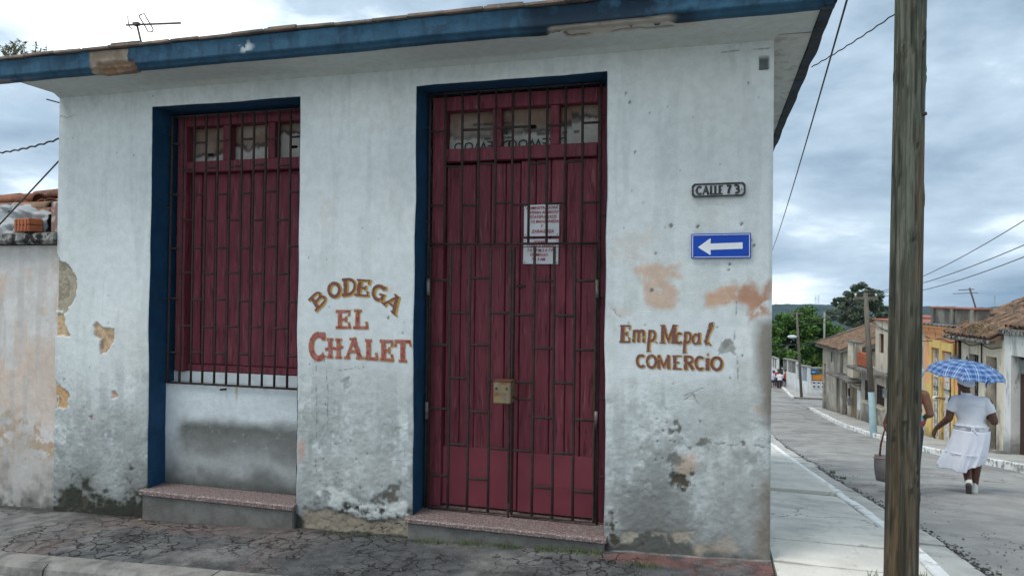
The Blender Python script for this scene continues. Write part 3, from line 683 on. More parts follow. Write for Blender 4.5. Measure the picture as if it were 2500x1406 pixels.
dg_ = part(MB().tube([(-2.17, dY, 2.082), (-.80, dY, 2.078)], .010, 7).build('door_grille', m_iron, None, True)); rod(dg_, 'rail', (-2.16, dY, 3.262), (-.79, dY, 3.262), .009)
bx = [-2.155+.1355*i for i in range(11)]
for i, x in enumerate(bx):
    lo_ = 2.08 if i not in (0, 10) else .02
    rod(dg_, 'bar', (x+jit(), dY+jit(.002), lo_), (x+jit(.005), dY+jit(.002), 3.262))
    if i < 10:
        for z in ([2.97, 2.385] if i in (0, 2, 4, 5, 7, 9) else [2.69]):
            zz = z+jit(.01); rod(dg_, 'link', (x+.008, dY-.001, zz), (x+.1355, dY-.001, zz+jit(.004)), .0095)
for z in (3.0, 2.26, 1.66, .92, .35):
    rod(dg_, 'wall_anchor', (-2.21, dY, z), (-2.155, dY, z), .008); rod(dg_, 'wall_anchor', (-.80, dY, z+.02), (-.71, dY, z+.02), .008)
def gate(x0, x1, zl0, zl1, label):
    gt = part(MB().tube([(x0, dY-.02, .035), (x0, dY-.02, 2.055), (x1, dY-.02, 2.055), (x1, dY-.02, .035), (x0, dY-.02, .035)], .0115, 7).build('gate', m_iron, None, True)); gt['label'] = label
    s = (x1-x0)/4
    for i in range(5):
        x = x0+s*i
        if 0 < i < 4: rod(gt, 'bar', (x+jit(), dY-.02, .035), (x+jit(), dY-.02, 2.055), .011)
        if i < 4:
            for z in (zl0 if i % 2 == 0 else zl1):
                zz = z+jit(.008); rod(gt, 'link', (x+.008, dY-.021, zz), (x+s, dY-.021, zz+jit(.004)), .010)
    return gt
gl = gate(-2.125, -1.475, [1.81, 1.30, .80, .28], [1.55, 1.04, .53], 'left leaf of the barred iron gate')
gr = gate(-1.447, -.825, [1.55, 1.04, .52], [1.80, 1.29, .78, .26], 'right leaf of the barred iron gate')
m_steel = surf('hinge_steel', (.25, .24, .22), (.12, .08, .06), 20, .6, .3, 60, metal=.4)
for gt, x in ((gl, -2.14), (gr, -.812)):
    for z in (1.68, .72):
        MB().tube([(x, dY-.03, z), (x, dY-.03, z+.13)], .014, 10).build('hinge', m_steel, gt, True)
rod(gl, 'bolt', (-1.47, dY-.03, .0), (-1.47, dY-.03, .12), .008)
m_lock = surf('lock_box_metal', (.24, .19, .10), (.17, .15, .11), 14, .6, .4, 60, dirt=((.20, .075, .03), 16, .54, .66, .9), dirt2=((.28, .26, .2), 9, .55, .65, .6), metal=.3)
lk = MB().bbox(-1.565, -1.43, 5.06, 5.20, .885, 1.05, .008).build('lock_box', m_lock, gr)
MB().bbox(-1.568, -1.427, 5.057, 5.20, 1.051, 1.056, .001).build('lid', surf('rust', (.16, .06, .03), (.09, .04, .025), 20, .85, .5, 60), lk)
mb = MB(); mb.tube([(-1.43, 5.13, .93), (-1.405, 5.13, .93)], .012, 10); mb.tube([(-1.42, 5.17, .91), (-1.30, 5.18, .91)], .008, 7)
mb.build('latch', m_iron, lk, True)
for x in (-1.54, -1.46): MB().tube([(x, 5.061, 1.0), (x, 5.054, 1.0)], .008, 10).build('rivet', m_iron, lk)

# ---- eaves: soffit, blue fascia, roof edging tiles
FY, FZ0, FZ1, EX = 4.5, 3.432, 3.575, .688
m_fas = surf('fascia_paint', None, (.85, .85, .85), 12, .75, .4, 70, attr=True, fine=.06)
def build_fascia():
    # profile in (Y,Z): top -> front face -> drip lip -> underside ; swept along the front
    pr = [(4.62, 3.58)]+[(4.5, 3.58-.125*t) for t in np.linspace(0, 1, 14)]+[(4.505, 3.449), (4.522, 3.444), (4.524, 3.425), (4.535, 3.418)]+[(4.535+.045*t, 3.4165) for t in np.linspace(.2, 1, 4)]+[(4.582, 3.435)]
    xs = np.arange(-5.98, EX+.0001, .01); nv = len(pr); nu = len(xs)
    X = np.repeat(xs[None, :], nv, 0); Y = np.array([q[0] for q in pr])[:, None]+0*X; Z = np.array([q[1] for q in pr])[:, None]+0*X
    s = np.cumsum([0]+[math.hypot(pr[i+1][0]-pr[i][0], pr[i+1][1]-pr[i][1]) for i in range(nv-1)]); S = s[:, None]+0*X
    n1 = fbm(X, S, 2.5, 4, 301); n2 = fbm(X, S, 14, 4, 302); nsx = fbm(X*6, S, 3, 4, 303)
    BL = CW([.030, .092, .150]); C = np.empty(X.shape+(3,)); C[:] = BL
    def put(m_, c): nonlocal C; m_ = np.clip(m_, 0, 1)[..., None]; C = C*(1-m_)+CW(c)*m_
    put(.7*sstep(.5, .75, n1), (.022, .070, .125)); put(.6*sstep(.5, .62, nsx), (.02, .05, .085)); put(.4*sstep(.55, .65, n2), (.05, .14, .23))
    put(.5*sstep(.26, .27, S)*.8, (.014, .06, .12))
    dz = (n1-.5)*.01; Y = Y-(n1-.5)*.012-(n2-.5)*.004; Z = Z+dz*.5
    # bare concrete patch with a broken lower edge
    a0 = wp(220, 165, FY)[0]; a1 = wp(306, 160, FY)[0]
    k = sstep(.02, -.0, np.maximum(a0-X, X-a1)+(n2-.5)*.03)*sstep(.11, .13, S)
    put(.97*k, (.36, .30, .23)); put(.8*k*sstep(.5, .65, n2), (.25, .19, .14)); Y += k*.012
    a2 = wp(235, 175, FY)[0]; a3 = wp(318, 175, FY)[0]
    k2 = sstep(.03, 0, np.maximum(a2-X, X-a3)+(n2-.5)*.05)*sstep(.20, .235, S+.03*(n1-.5)); Y += k2*.03*(.5+n2); Z += k2*(.008*(n2-.5))
    put(k2, (.19, .12, .075)); put(k2*sstep(.45, .6, n2), (.30, .2, .13))
    # flaking blue and black weathering toward the street corner
    bx0 = wp(1290, 60, FY)[0]; bx1 = wp(1690, 30, FY)[0]
    k3 = sstep(.1, -.05, np.maximum(bx0-X, X-bx1))*sstep(.40, .56, fbm(X, S, 6, 5, 310)+.25*(S-.17)/.1*.5)
    put(.95*k3, (.012, .028, .05)); Y += k3*.014
    put(.8*sstep(bx1-.3, EX, X)*sstep(.42, .6, nsx)*sstep(.24, .2, S), (.02, .035, .06))
    wx_ = wp(600, 122, FY)[0]; put(.9*sstep(.09, .02, np.hypot(X-wx_, (S-.2)*1.4))*sstep(.52, .56, n2), (.6, .65, .66))
    # ragged loss of the drip lip near the corner
    k4 = sstep(.05, 0, np.maximum(bx0+.15-X, X-bx1+.1)+(n1-.5)*.2)*sstep(.26, .275, S)*sstep(.4, .5, n2+.15); Z += k4*.018; put(.9*k4, (.42, .39, .34))
    put(.35*sstep(-5.3, -5.6, X)*sstep(.27, .28, S)*sstep(.45, .6, n2), (.42, .28, .2))
    P = np.stack([X.ravel(), Y.ravel(), Z.ravel()], 1)
    part(grid_mesh('fascia', P, nu, nv, None, C.reshape(-1, 3), m_fas))
build_fascia()
def build_soffit():
    h = .012; xs = np.arange(WX0+.0, EX-.075, h); ys = np.arange(4.582, 5.02, h)
    X, Y = np.meshgrid(xs, ys); n1 = fbm(X, Y, 2, 4, 320); n2 = fbm(X, Y, 12, 4, 321)
    Z = 3.432+(n1-.5)*.012+(n2-.5)*.003
    Z -= .03*sstep(4.93, 5.01, Y)*sstep(.40, .37, X)          # plaster cove
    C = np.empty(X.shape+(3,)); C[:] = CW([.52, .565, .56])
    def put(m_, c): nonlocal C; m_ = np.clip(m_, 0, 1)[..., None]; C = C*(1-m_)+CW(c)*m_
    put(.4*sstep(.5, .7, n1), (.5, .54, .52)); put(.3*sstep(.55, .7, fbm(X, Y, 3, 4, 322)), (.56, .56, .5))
    b0, b1 = -.95, -.12
    k = sstep(.06, -.02, np.maximum(np.maximum(b0-X, X-b1), Y-(4.66+.05*fbm(X, Y, 3, 3, 323)))+(n2-.5)*.05); put(.9*k, (.50, .46, .41)); Z += k*.008
    rim = sstep(.018, .004, np.abs(np.maximum(np.maximum(b0-X, X-b1), Y-(4.66+.05*fbm(X, Y, 3, 3, 323)))+(n2-.5)*.05))*sstep(.42, .55, fbm(X, Y, 7, 3, 324)); put(.85*rim, (.07, .065, .06)); Z += rim*.01
    k = sstep(.02, .0, np.abs(fbm(X, Y, 8, 3, 330)-.5)-.01)*sstep(-4.2, -4.8, X)*sstep(4.75, 4.62, Y); put(.45*k, (.3, .3, .28))
    P = np.stack([X.ravel(), Y.ravel(), Z.ravel()], 1)
    part(grid_mesh('soffit', P, len(xs), len(ys), None, C.reshape(-1, 3), m_wall))
    xs = np.arange(.36, EX-.072, h); ys = np.arange(4.995, 13.1, .03); X, Y = np.meshgrid(xs, ys); n1 = fbm(X, Y, 2.5, 4, 340); n2 = fbm(X, Y, 12, 4, 341)
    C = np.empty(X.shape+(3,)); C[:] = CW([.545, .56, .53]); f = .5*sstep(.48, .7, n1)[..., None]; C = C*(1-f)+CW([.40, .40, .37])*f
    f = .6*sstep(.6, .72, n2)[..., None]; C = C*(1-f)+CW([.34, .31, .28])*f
    P = np.stack([X.ravel(), Y.ravel(), (3.432+(n1-.5)*.014).ravel()], 1)
    part(grid_mesh('soffit', P, len(xs), len(ys), None, C.reshape(-1, 3), m_wall))
build_soffit()
m_black = surf('eave_weathered', (.022, .026, .032), (.05, .055, .06), 9, .85, .6, 50, dirt=((.02, .05, .09), 5, .5, .65, .7), dirt2=((.2, .19, .17), 22, .64, .72, .6))
mb = MB(); n = 120; vs = []
for i in range(n+1):
    y = 4.50+8.6*i/n; e = (float(fbm(np.array(y), np.array(1.0), 3, 3, 350))-.5)*.02
    vs += [(EX-.075+e*.5, y, 3.434), (EX-.072+e*.5, y, 3.417), (EX-.006+e, y, 3.418), (EX+e, y, 3.43), (EX+.004+e, y, 3.578), (EX-.12, y, 3.578)]
fs = [(i*6+k, (i+1)*6+k, (i+1)*6+k+1, i*6+k+1) for i in range(n) for k in range(5)]
part(mb.add(vs, fs).build('side_fascia', m_black))
mb = MB(); mb.box(WX0, EX-.08, 4.565, 13.1, 3.448, 3.57); part(mb.build('roof_slab', surf('roof_concrete', (.2, .19, .18), (.28, .27, .25), 3, .95, .5, 30)))
m_rt = surf('edging_tile', (.27, .19, .15), (.19, .16, .14), 9, .9, .6, 50, dirt=((.11, .105, .095), 5, .45, .62, .9), dirt2=((.33, .31, .28), 20, .6, .7, .7), rand=.2)
x = -6.0
while x < EX+.02:
    l = rnd.uniform(.25, .31); M_ = Matrix.Translation((x+l/2, 4.63, 3.596+rnd.uniform(-.004, .006))) @ Matrix.Rotation(rnd.uniform(-.02, .02), 4, 'Z') @ Matrix.Rotation(rnd.uniform(-.012, .012), 4, 'Y')
    part(MB().bbox(-l/2+.002, l/2-.002, -.155+rnd.uniform(-.012, .006), .15, -.011, .009, .003, M_).build('roof_tile', m_rt))
    if rnd.random() < .3: part(MB().bbox(-l/2+.02, l/2-.01, -.135+rnd.uniform(-.015, .01), .15,   .0095, .024, .005, M_ @ Matrix.Rotation(rnd.uniform(-.02, .02), 4, 'Z')).build('roof_tile', m_rt))
    x += l
y = 4.8
while y < 12.8:
    l = rnd.uniform(.26, .32); M_ = Matrix.Translation((EX-.10+rnd.uniform(-.01, .01), y+l/2, 3.596)) @ Matrix.Rotation(rnd.uniform(-.02, .02), 4, 'Z')
    part(MB().bbox(-.12, .13, -l/2+.003, l/2-.003, -.014, .016, .004, M_).build('roof_tile', m_rt)); y += l

# ---- painted lettering: hand-cut glyphs in a unit box
def arc(cx, cy, rx, ry, a0, a1, n=14): return [(cx+rx*math.cos(R(a0+(a1-a0)*i/n)), cy+ry*math.sin(R(a0+(a1-a0)*i/n))) for i in range(n+1)]
def glyph(ch, serif=True):
    S = []
    sf = lambda x, y, w=.16: S.append(([(x-w, y), (x+w, y)], .07)) if serif else None
    if ch == 'B': S += [([(.22, 0), (.22, 1)], .2), ([(-.02, .96)]+arc(.5, .74, .28, .22, 90, -90)+[(.22, .52)], .11), ([(.22, .52)]+arc(.55, .28, .34, .24, 90, -90)+[(-.02, .04)], .13)]
    elif ch in 'Oo': S += [(arc(.5, .5, .41, .43, 0, 360, 26), .17)]
    elif ch == 'D': S += [([(.25, 0), (.25, 1)], .2), ([(.02, .96)]+arc(.4, .5, .5, .46, 90, -90, 18)+[(.02, .04)], .13)]
    elif ch == 'E':
        S += [([(.25, 0), (.25, 1)], .2), ([(.0, .955), (.95, .955)], .09), ([(.25, .5), (.7, .5)], .09), ([(.0, .045), (.95, .045)], .09)]
        if serif: S += [([(.92, .96), (.86, .72)], .07), ([(.68, .64), (.68, .36)], .07), ([(.95, .04), (.86, .30)], .08)]
    elif ch == 'G': S += [(arc(.52, .5, .42, .43, 40, 330, 22), .16), ([(.92, .78), (.90, .98)], .08), ([(.58, .44), (.98, .44)], .09), ([(.86, .44), (.86, .10)], .14)]
    elif ch == 'C': S += [(arc(.55, .5, .44, .43, 48, 315, 22), .17)]+([([(.86, .74), (.86, 1.0)], .10)] if serif else [])
    elif ch == 'A':
        S += [([(.05, 0), (.5, .98)], .11), ([(.46, 1.0), (.88, 0)], .2), ([(.2, .34), (.75, .34)], .09)]
        if serif: S += [([(-.1, .03), (.22, .03)], .07), ([(.66, .03), (1.06, .03)], .07), ([(.25, .97), (.62, .97)], .07)]
    elif ch == 'L':
        S += [([(.25, 0), (.25, 1)], .2), ([(.0, .05), (.95, .05)], .1)]
        if serif: S += [([(.93, .04), (.86, .34)], .09), ([(.02, .97), (.48, .97)], .07)]
    elif ch == 'H':
        S += [([(.2, 0), (.2, 1)], .19), ([(.8, 0), (.8, 1)], .19), ([(-.12, .42), (.2, .54), (.8, .46), (1.08, .6)], .09)]
        for x in (.2, .8): sf(x, .03, .2); sf(x, .97, .2)
    elif ch == 'T':
        S += [([(.5, 0), (.5, 1)], .2), ([(.0, .95), (1, .95)], .1), ([(.03, .97), (-.02, .72)], .08), ([(.97, .97), (1.02, .72)], .08)]; sf(.5, .03, .26)
    elif ch == 'M':
        S += [([(.12, 0), (.12, 1)], .17), ([(.12, 1), (.5, .15), (.86, 1)], .14), ([(.86, 0), (.86, 1)], .19)]
        if serif: S += [([(-.08, .03), (.30, .03)], .06), ([(.68, .03), (1.06, .03)], .06), ([(-.06, .97), (.2, .97)], .06), ([(.8, .97), (1.06, .97)], .06)]
    elif ch == 'R': S += [([(.2, 0), (.2, 1)], .22), ([(.1, .94)]+arc(.55, .72, .28, .22, 90, -90)+[(.2, .5)], .14), ([(.5, .5), (.9, .02)], .2)]
    elif ch == 'I': S += [([(.5, 0), (.5, .86)], .24), ([(.42, 1.12), (.58, 1.12)], .2)]
    elif ch == 'm': S += [([(.1, 0), (.1, 1)], .2), ([(.1, .7)]+arc(.3, .72, .18, .22, 160, 0)+[(.48, 0)], .19), ([(.48, .7)]+arc(.68, .72, .18, .22, 160, 0)+[(.88, 0)], .2), ([(.0, .95), (.12, .95)], .07), ([(.8, .03), (1.04, .03)], .07)]
    elif ch == 'p': S += [([(.2, 1), (.2, -.8)], .2), ([(.0, -.8), (.45, -.74)], .07), (arc(.45, .5, .38, .42, 150, -150, 18), .17)]
    elif ch == 'c': S += [(arc(.5, .48, .4, .44, 50, 320, 18), .18)]
    elif ch == 'a': S += [(arc(.42, .45, .36, .42, 30, 330, 18), .17), ([(.78, 1), (.78, .12), (1.0, .05)], .19)]
    elif ch == 'l': S += [([(.36, .12), (.82, 1.9)], .24), ([(.34, .25), (.45, .03), (.85, .12)], .13), ([(.78, 1.88), (1.02, 1.95), (1.05, 1.6), (.62, .75)], .10)]
    elif ch == '.': S += [([(.3, .07), (.6, .07)], .2)]
    elif ch == '7': S += [([(.0, .95), (.95, .95)], .17), ([(.9, .95), (.45, .4), (.38, 0)], .22)]
    elif ch == '3': S += [([(.08, .93), (.5, .96)]+arc(.48, .74, .36, .2, 80, -80)+[(.4, .53)], .17), ([(.4, .53)]+arc(.48, .28, .42, .25, 80, -120), .19)]
    return S
def stroke_polys(pts, wd):
    P = [Vector(q) for q in pts]
    if len(P) < 2: return [], []
    closed = (P[0]-P[-1]).length < 1e-6; vs = []; m = len(P)
    for i, q in enumerate(P):
        if closed: t = (P[(i+1) % (m-1)]-P[(i-1) % (m-1)] if 0 < i < m-1 else P[1]-P[m-2])
        else: t = P[min(i+1, m-1)]-P[max(i-1, 0)]
        if t.length < 1e-9: t = Vector((1, 0))
        t.normalize(); nn = Vector((-t.y, t.x))
        k = 1.0
        if 0 < i < m-1:
            a = (P[i]-P[i-1]).normalized(); k = 1/max(.45, abs(t.dot(a)))
        vs += [q+nn*wd/2*k, q-nn*wd/2*k]
    return vs, [(2*i, 2*i+1, 2*i+3, 2*i+2) for i in range(m-1)]
def word(name, letters, conv, Y, mat, parent, grow=0.0, shift=(0, 0), serif=True, thin=1.0, dy=.00003):
    # letters: (char, origin, u, v) in survey pixels; conv: pixels -> wall (x,z)
    mb = MB(); y = Y
    for ch, o, u, v in letters:
        o = Vector(conv(o[0]+shift[0], o[1]+shift[1])); u2 = Vector(conv(o_[0], o_[1])) if False else None
        ou = conv_vec(conv, u); ov = conv_vec(conv, v); H = ov.length
        for pts, wd in glyph(ch, serif):
            pp = [o+ou*a+ov*b for a, b in pts]
            vs, fs = stroke_polys(pp, wd*H*thin+grow)
            if grow and not (Vector(pp[0])-Vector(pp[-1])).length < 1e-6:
                t0 = (pp[0]-pp[1]).normalized()*grow/2; t1 = (pp[-1]-pp[-2]).normalized()*grow/2
                vs[0] += t0; vs[1] += t0; vs[-1] += t1; vs[-2] += t1
            mb.add([(q[0], y, q[1]) for q in vs], fs); y -= dy
    return mb, name, mat, parent
def conv_vec(conv, d):
    a = Vector(conv(0, 0)); b = Vector(conv(d[0], d[1])); return b-a
def c5(x, y): q = wp(700+x/5.409, 660+y/5.409); return q
def c7(x, y): q = wp(1460+x/2.7045, 420+y/2.7045); return q
def lin(conv, x0, y0):
    # local linear map (survey pixels -> metres) around a point, for lettering
    a = Vector(conv(x0, y0)); dx = (Vector(conv(x0+20, y0))-a)/20; dy_ = (Vector(conv(x0, y0+20))-a)/20
    return lambda x, y: tuple(a+dx*(x-x0)+dy_*(y-y0))
m_let_br = worn('letter_brown', (.15, .065, .06), .35, 40, (.20, .09, .08)); m_let_yl = worn('letter_yellow', (.55, .31, .04), .35); m_let_rd = worn('letter_red', (.26, .035, .05), .5, 40, (.40, .17, .18)); m_let_or = worn('letter_orange', (.50, .24, .06), .4)
def lay_word(name, letters, conv, back, front, grow, shift, fgrow=0.0, serif=True, thin=1.0, Y=4.9965):
    for (nm, mt, g, sh, yy, lab) in ((name, back, grow, shift, Y, 0), (name, front, fgrow, (0, 0), Y-.0018, 1)):
        mb, *_ = word(nm, letters, conv, yy, mt, None, g, sh, serif, thin); part(mb.build(nm, mt))
k5 = lin(c5, 900, 600)
BOD = [('B', (375, 535), (165, -155), (-100, -155)), ('O', (560, 375), (170, -45), (-40, -200)), ('D', (728, 335), (190, -20), (0, -222)), ('E', (895, 330), (185, 15), (35, -215)), ('G', (1105, 375), (170, 50), (40, -205)), ('A', (1262, 440), (160, 150), (115, -165))]
lay_word('painted_word', BOD, k5, m_let_yl, m_let_br, .008, (16, 8), thin=1.2)
lay_word('painted_word', [('E', (655, 765), (195, 0), (0, -235)), ('L', (885, 768), (195, 0), (8, -240))], k5, m_let_or, m_let_rd, .013, (0, 0), .0)
lay_word('painted_word', [('C', (290, 1195), (230, 0), (0, -370)), ('H', (535, 1155), (190, 5), (0, -250)), ('A', (785, 1160), (215, 0), (0, -262)), ('L', (1040, 1168), (165, 8), (0, -255)), ('E', (1235, 1178), (170, 8), (0, -262)), ('T', (1430, 1192), (185, 0), (0, -275))], k5, m_let_or, m_let_rd, .013, (0, 0), .0)
k7 = lin(c7, 450, 1120)
EMP = [('E', (135, 1125), (72, 0), (5, -118)), ('m', (222, 1122), (85, 0), (6, -82)), ('p', (322, 1120), (58, 0), (8, -80)), ('.', (368, 1126), (30, 0), (0, -40)), ('M', (412, 1130), (100, 0), (5, -122)), ('c', (508, 1132), (50, 0), (3, -75)), ('p', (560, 1130), (55, 0), (6, -78)), ('a', (618, 1135), (55, 0), (5, -75)), ('l', (685, 1135), (52, 0), (6, -72)), ('.', (722, 1142), (28, 0), (0, -38))]
lay_word('painted_word', EMP, k7, m_let_yl, m_let_br, .002, (8, 2), thin=1.02)
COM = [('C', (248, 1292), (62, 0), (0, -90)), ('O', (316, 1296), (72, 0), (0, -92)), ('M', (390, 1298), (86, 0), (0, -92)), ('E', (490, 1300), (62, 0), (0, -92)), ('R', (562, 1302), (70, 0), (0, -92)), ('C', (636, 1304), (62, 0), (0, -92)), ('I', (700, 1304), (36, 0), (0, -92)), ('O', (738, 1306), (76, 0), (0, -92))]
lay_word('painted_word', COM, k7, m_let_yl, m_let_br, .003, (7, 3), serif=False, thin=1.08)

# ---- street-name plate and one-way sign
m_ename = surf('enamel_white', (.55, .57, .57), (.42, .44, .44), 20, .45, .15, 40, dirt=((.25, .25, .24), 14, .6, .75, .7)); m_enbk = surf('enamel_black', (.022, .026, .03), (.05, .055, .06), 20, .5, .3, 60)
def street_plate():
    x0, x1, z0, z1 = -.142, .205, 2.368, 2.462
    t = empty('street_name_plate', ((x0+x1)/2, 4.985, z0), 0, 'small black and white street name plate reading CALLE 73 above the blue arrow sign', 'street sign')
    ox, oz = (x0+x1)/2, z0
    def oct_(a, b, c, d, e): return [(a+e, c), (b-e, c), (b, c+e), (b, d-e), (b-e, d), (a+e, d), (a, d-e), (a, c+e)]
    out = oct_(x0-ox, x1-ox, 0, z1-z0, .016); inn = oct_(x0-ox+.012, x1-ox-.012, .012, z1-z0-.012, .014)
    MB().poly(out, -.004, .012).build('plate', m_ename, t)
    n = 8; vs = [(a, -.010, b) for a, b in out]+[(a, -.010, b) for a, b in inn]+[(a, -.003, b) for a, b in out]+[(a, -.003, b) for a, b in inn]
    fs = [(i, (i+1) % n, n+(i+1) % n, n+i) for i in range(n)]+[(i, 2*n+i, 2*n+(i+1) % n, (i+1) % n) for i in range(n)]+[(n+i, n+(i+1) % n, 3*n+(i+1) % n, 3*n+i) for i in range(n)]
    MB().add(vs, fs).build('rim', m_enbk, t)
    sc = .345/349.0
    cv = lambda x, y: ((x-797)*sc, .047-(y-120)*sc)
    L_ = [('C', (650, 150), (40, 0), (0, -58)), ('A', (694, 150), (42, 0), (0, -58)), ('L', (742, 150), (26, 0), (0, -58)), ('L', (770, 150), (26, 0), (0, -58)), ('E', (798, 150), (28, 0), (0, -58)), ('7', (852, 147), (28, 0), (0, -55)), ('3', (898, 146), (36, 0), (0, -55))]
    mb, *_ = word('x', L_, cv, -.008, None, None, .0025, (0, 0), False, 1.15); mb.build('lettering', m_enbk, t)
    for x in (-.148, .148): MB().tube([(x, -.012, .047), (x, -.002, .047)], .004, 8).build('screw', m_enbk, t)
    t.rotation_euler = (0, R(-.3), 0)
street_plate()
def arrow_sign():
    x0, x1, z0, z1 = -.142, .242, 1.955, 2.122; ox = (x0+x1)/2
    m_sb = surf('sign_blue', (.004, .06, .40), (.003, .05, .35), 4, .5, .0, 10, spec=.25); m_sw = surf('sign_white', (.72, .75, .78), (.66, .69, .72), 6, .4)
    t = empty('one_way_sign', (ox, 4.985, z0), 0, 'blue rectangular one way sign with white arrow pointing left', 'road sign')
    W_, H_ = (x1-x0)/2, z1-z0
    MB().bbox(-W_, W_, -.003, .004, 0, H_, .001).build('plate', m_sb, t)
    mb = MB(); e = .007; bw = .004
    for a, b, c, d in ((-W_+e, W_-e, e, e+bw), (-W_+e, W_-e, H_-e-bw, H_-e), (-W_+e, -W_+e+bw, e+bw, H_-e-bw), (W_-e-bw, W_-e, e+bw, H_-e-bw)): mb.box(a, b, -.0042, -.0031, c, d)
    mb.build('border', m_sw, t)
    def q(x, y): return ((x-815)/380*2*W_, H_/2-(y-487)/165*H_)
    hd = [(668, 494), (690, 478), (725, 452), (745, 437), (751, 440), (749, 468), (749, 512), (751, 543), (745, 546), (725, 532), (690, 510)]
    mb = MB(); mb.add([(a, -.0045, b) for a, b in (q(*p) for p in hd)], [tuple(range(len(hd)))])
    sh = [(747, 471), (953, 466), (954, 508), (747, 513)]
    mb.add([(a, -.0046, b) for a, b in (q(*p) for p in sh)], [(0, 1, 2, 3)])
    mb.build('arrow', m_sw, t)
    for p in ((820, 418), (640, 558), (978, 548)):
        a, b = q(*p); MB().tube([(a, -.007, b), (a, -.003, b)], .004, 8).build('screw', m_enbk, t)
    t.rotation_euler = (R(.5), R(-.4), 0)
arrow_sign()

# ---- papers pinned to the door, cardboard behind the transoms
def text_mesh(body, size, mat, parent, loc, rot=(R(90), 0, 0), name='lettering', shear=0.0, off=0.0, ax='LEFT', sx=1.0):
    cu = bpy.data.curves.new('t', 'FONT'); cu.body = body; cu.size = size; cu.shear = shear; cu.offset = off; cu.align_x = ax; cu.resolution_u = 2
    o = bpy.data.objects.new('t', cu); COL.objects.link(o); me = eval_mesh(o); bpy.data.objects.remove(o); bpy.data.curves.remove(cu)
    me.name = name; me.materials.clear(); r = link(name, me, mat, parent); r.location = loc; r.rotation_euler = rot; r.scale = (sx, 1, 1); return r
m_paper = surf('paper', (.66, .68, .70), (.58, .6, .62), 7, .85, .2, 20, dirt=((.45, .45, .43), 5, .6, .75, .6)); m_pen = surf('red_marker', (.33, .03, .05), (.42, .06, .08), 30, .7)
def notice(x0, x1, z0, z1, lines, label, tilt):
    Wd, Ht = x1-x0, z1-z0; t = empty('notice', (x0, 5.288, z0), 0, label, 'notice', 'handwritten notices on the door')
    nx, nz = 7, 6; vs = []
    for j in range(nz):
        for i in range(nx):
            vs.append((Wd*i/(nx-1), -.002-.004*math.sin(3*i/(nx-1)+j)*(.4 if 0 < i < nx-1 else .1), Ht*j/(nz-1)))
    m = len(vs); vs += [(a, b+.0012, c) for a, b, c in vs]
    fs = [(j*nx+i, j*nx+i+1, (j+1)*nx+i+1, (j+1)*nx+i) for j in range(nz-1) for i in range(nx-1)]; fs += [tuple(q+m for q in f[::-1]) for f in fs]
    MB().add(vs, fs).build('sheet', m_paper, t, True)
    z = Ht
    for s, sz, dx in lines:
        z -= sz*1.12; text_mesh(s, sz, m_pen, t, (dx, -.0085, z), shear=.18, off=.0006, sx=.92)
    for a in (.012, Wd-.012):
        for b in (.012, Ht-.012): MB().tube([(a, -.012, b), (a, -.001, b)], .0035, 8).build('tack', m_enbk, t)
    t.rotation_euler = (0, tilt, 0)
notice(-1.40, -1.125, 2.142, 2.382, [('ADMINISTRADORA', .031, .018), ('VIVIAN APARICIO', .031, .045), ('ESTATSPUL 29225', .031, .035), ('1/2 MANZANEDA', .031, .05), ('Y', .033, .13), ('ZARAGOZA', .035, .06)], 'upper white notice handwritten in red, pinned to the maroon door', R(-.5))
notice(-1.405, -1.13, 1.932, 2.122, [('HORARIO', .026, .08), ('LUNES A SABADO', .03, .03), ('7 A 1 P.M-3 A 7 P', .03, .03), ('DOMINGO', .031, .055), ('7 A 9 AM', .03, .065)], 'lower white notice with opening hours in red, just under the first', R(.5))
m_card = surf('cardboard', None, (.85, .85, .85), 12, .9, .2, 60, attr=True); m_ink = surf('print_ink', (.035, .06, .055), (.05, .075, .07), 20, .85)
def cardboard(x0, x1, z0, z1, Y, label, seed, lines=(), holes=(), grime=.45):
    t = empty('cardboard_sheet', (x0, Y, z0), 0, label, 'cardboard', 'cardboard sheets behind the transoms')
    h = .008; xs = np.arange(0, x1-x0+.0001, h); zs = np.arange(0, z1-z0+.0001, h); X, Z = np.meshgrid(xs, zs); n1 = fbm(X+seed, Z, 6, 4, seed); n2 = fbm(X*3+seed, Z, 16, 4, seed+1)
    Ht = z1-z0; C = np.empty(X.shape+(3,)); C[:] = CW([.46, .45, .42])
    def put(m_, c): nonlocal C; m_ = np.clip(m_, 0, 1)[..., None]; C = C*(1-m_)+CW(c)*m_
    e = Z/Ht+(n1-.5)*.35+(n2-.5)*.12
    put(.9*sstep(grime+.02, grime+.14, e), (.20, .125, .085)); put(.9*sstep(.10, .02, np.abs(e-grime-.05)), (.05, .035, .028)); put(.4*sstep(.5, .7, n1), (.36, .35, .32))
    keep = np.ones((len(zs)-1, len(xs)-1), bool); xc = (X[1:, 1:]+X[:-1, :-1])/2; zc = (Z[1:, 1:]+Z[:-1, :-1])/2
    for hx, hz in holes: keep &= ~(((np.abs(xc-hx)-.02).clip(0)**2+(zc-hz)**2) < .013**2)
    Yg = (n1-.5)*.012+.004*np.sin(X*9+seed)
    P = np.stack([X.ravel(), Yg.ravel(), Z.ravel()], 1)
    o = grid_mesh('sheet', P, len(xs), len(zs), keep, C.reshape(-1, 3), m_card, t)
    so = o.modifiers.new('thick', 'SOLIDIFY'); so.thickness = .005; so.offset = 1
    for s, sz, lx, lz in lines: text_mesh(s, sz, m_ink, t, (lx, -.012, lz), (R(90), R(180), 0), 'print', off=.0008)
Yc = 5.385
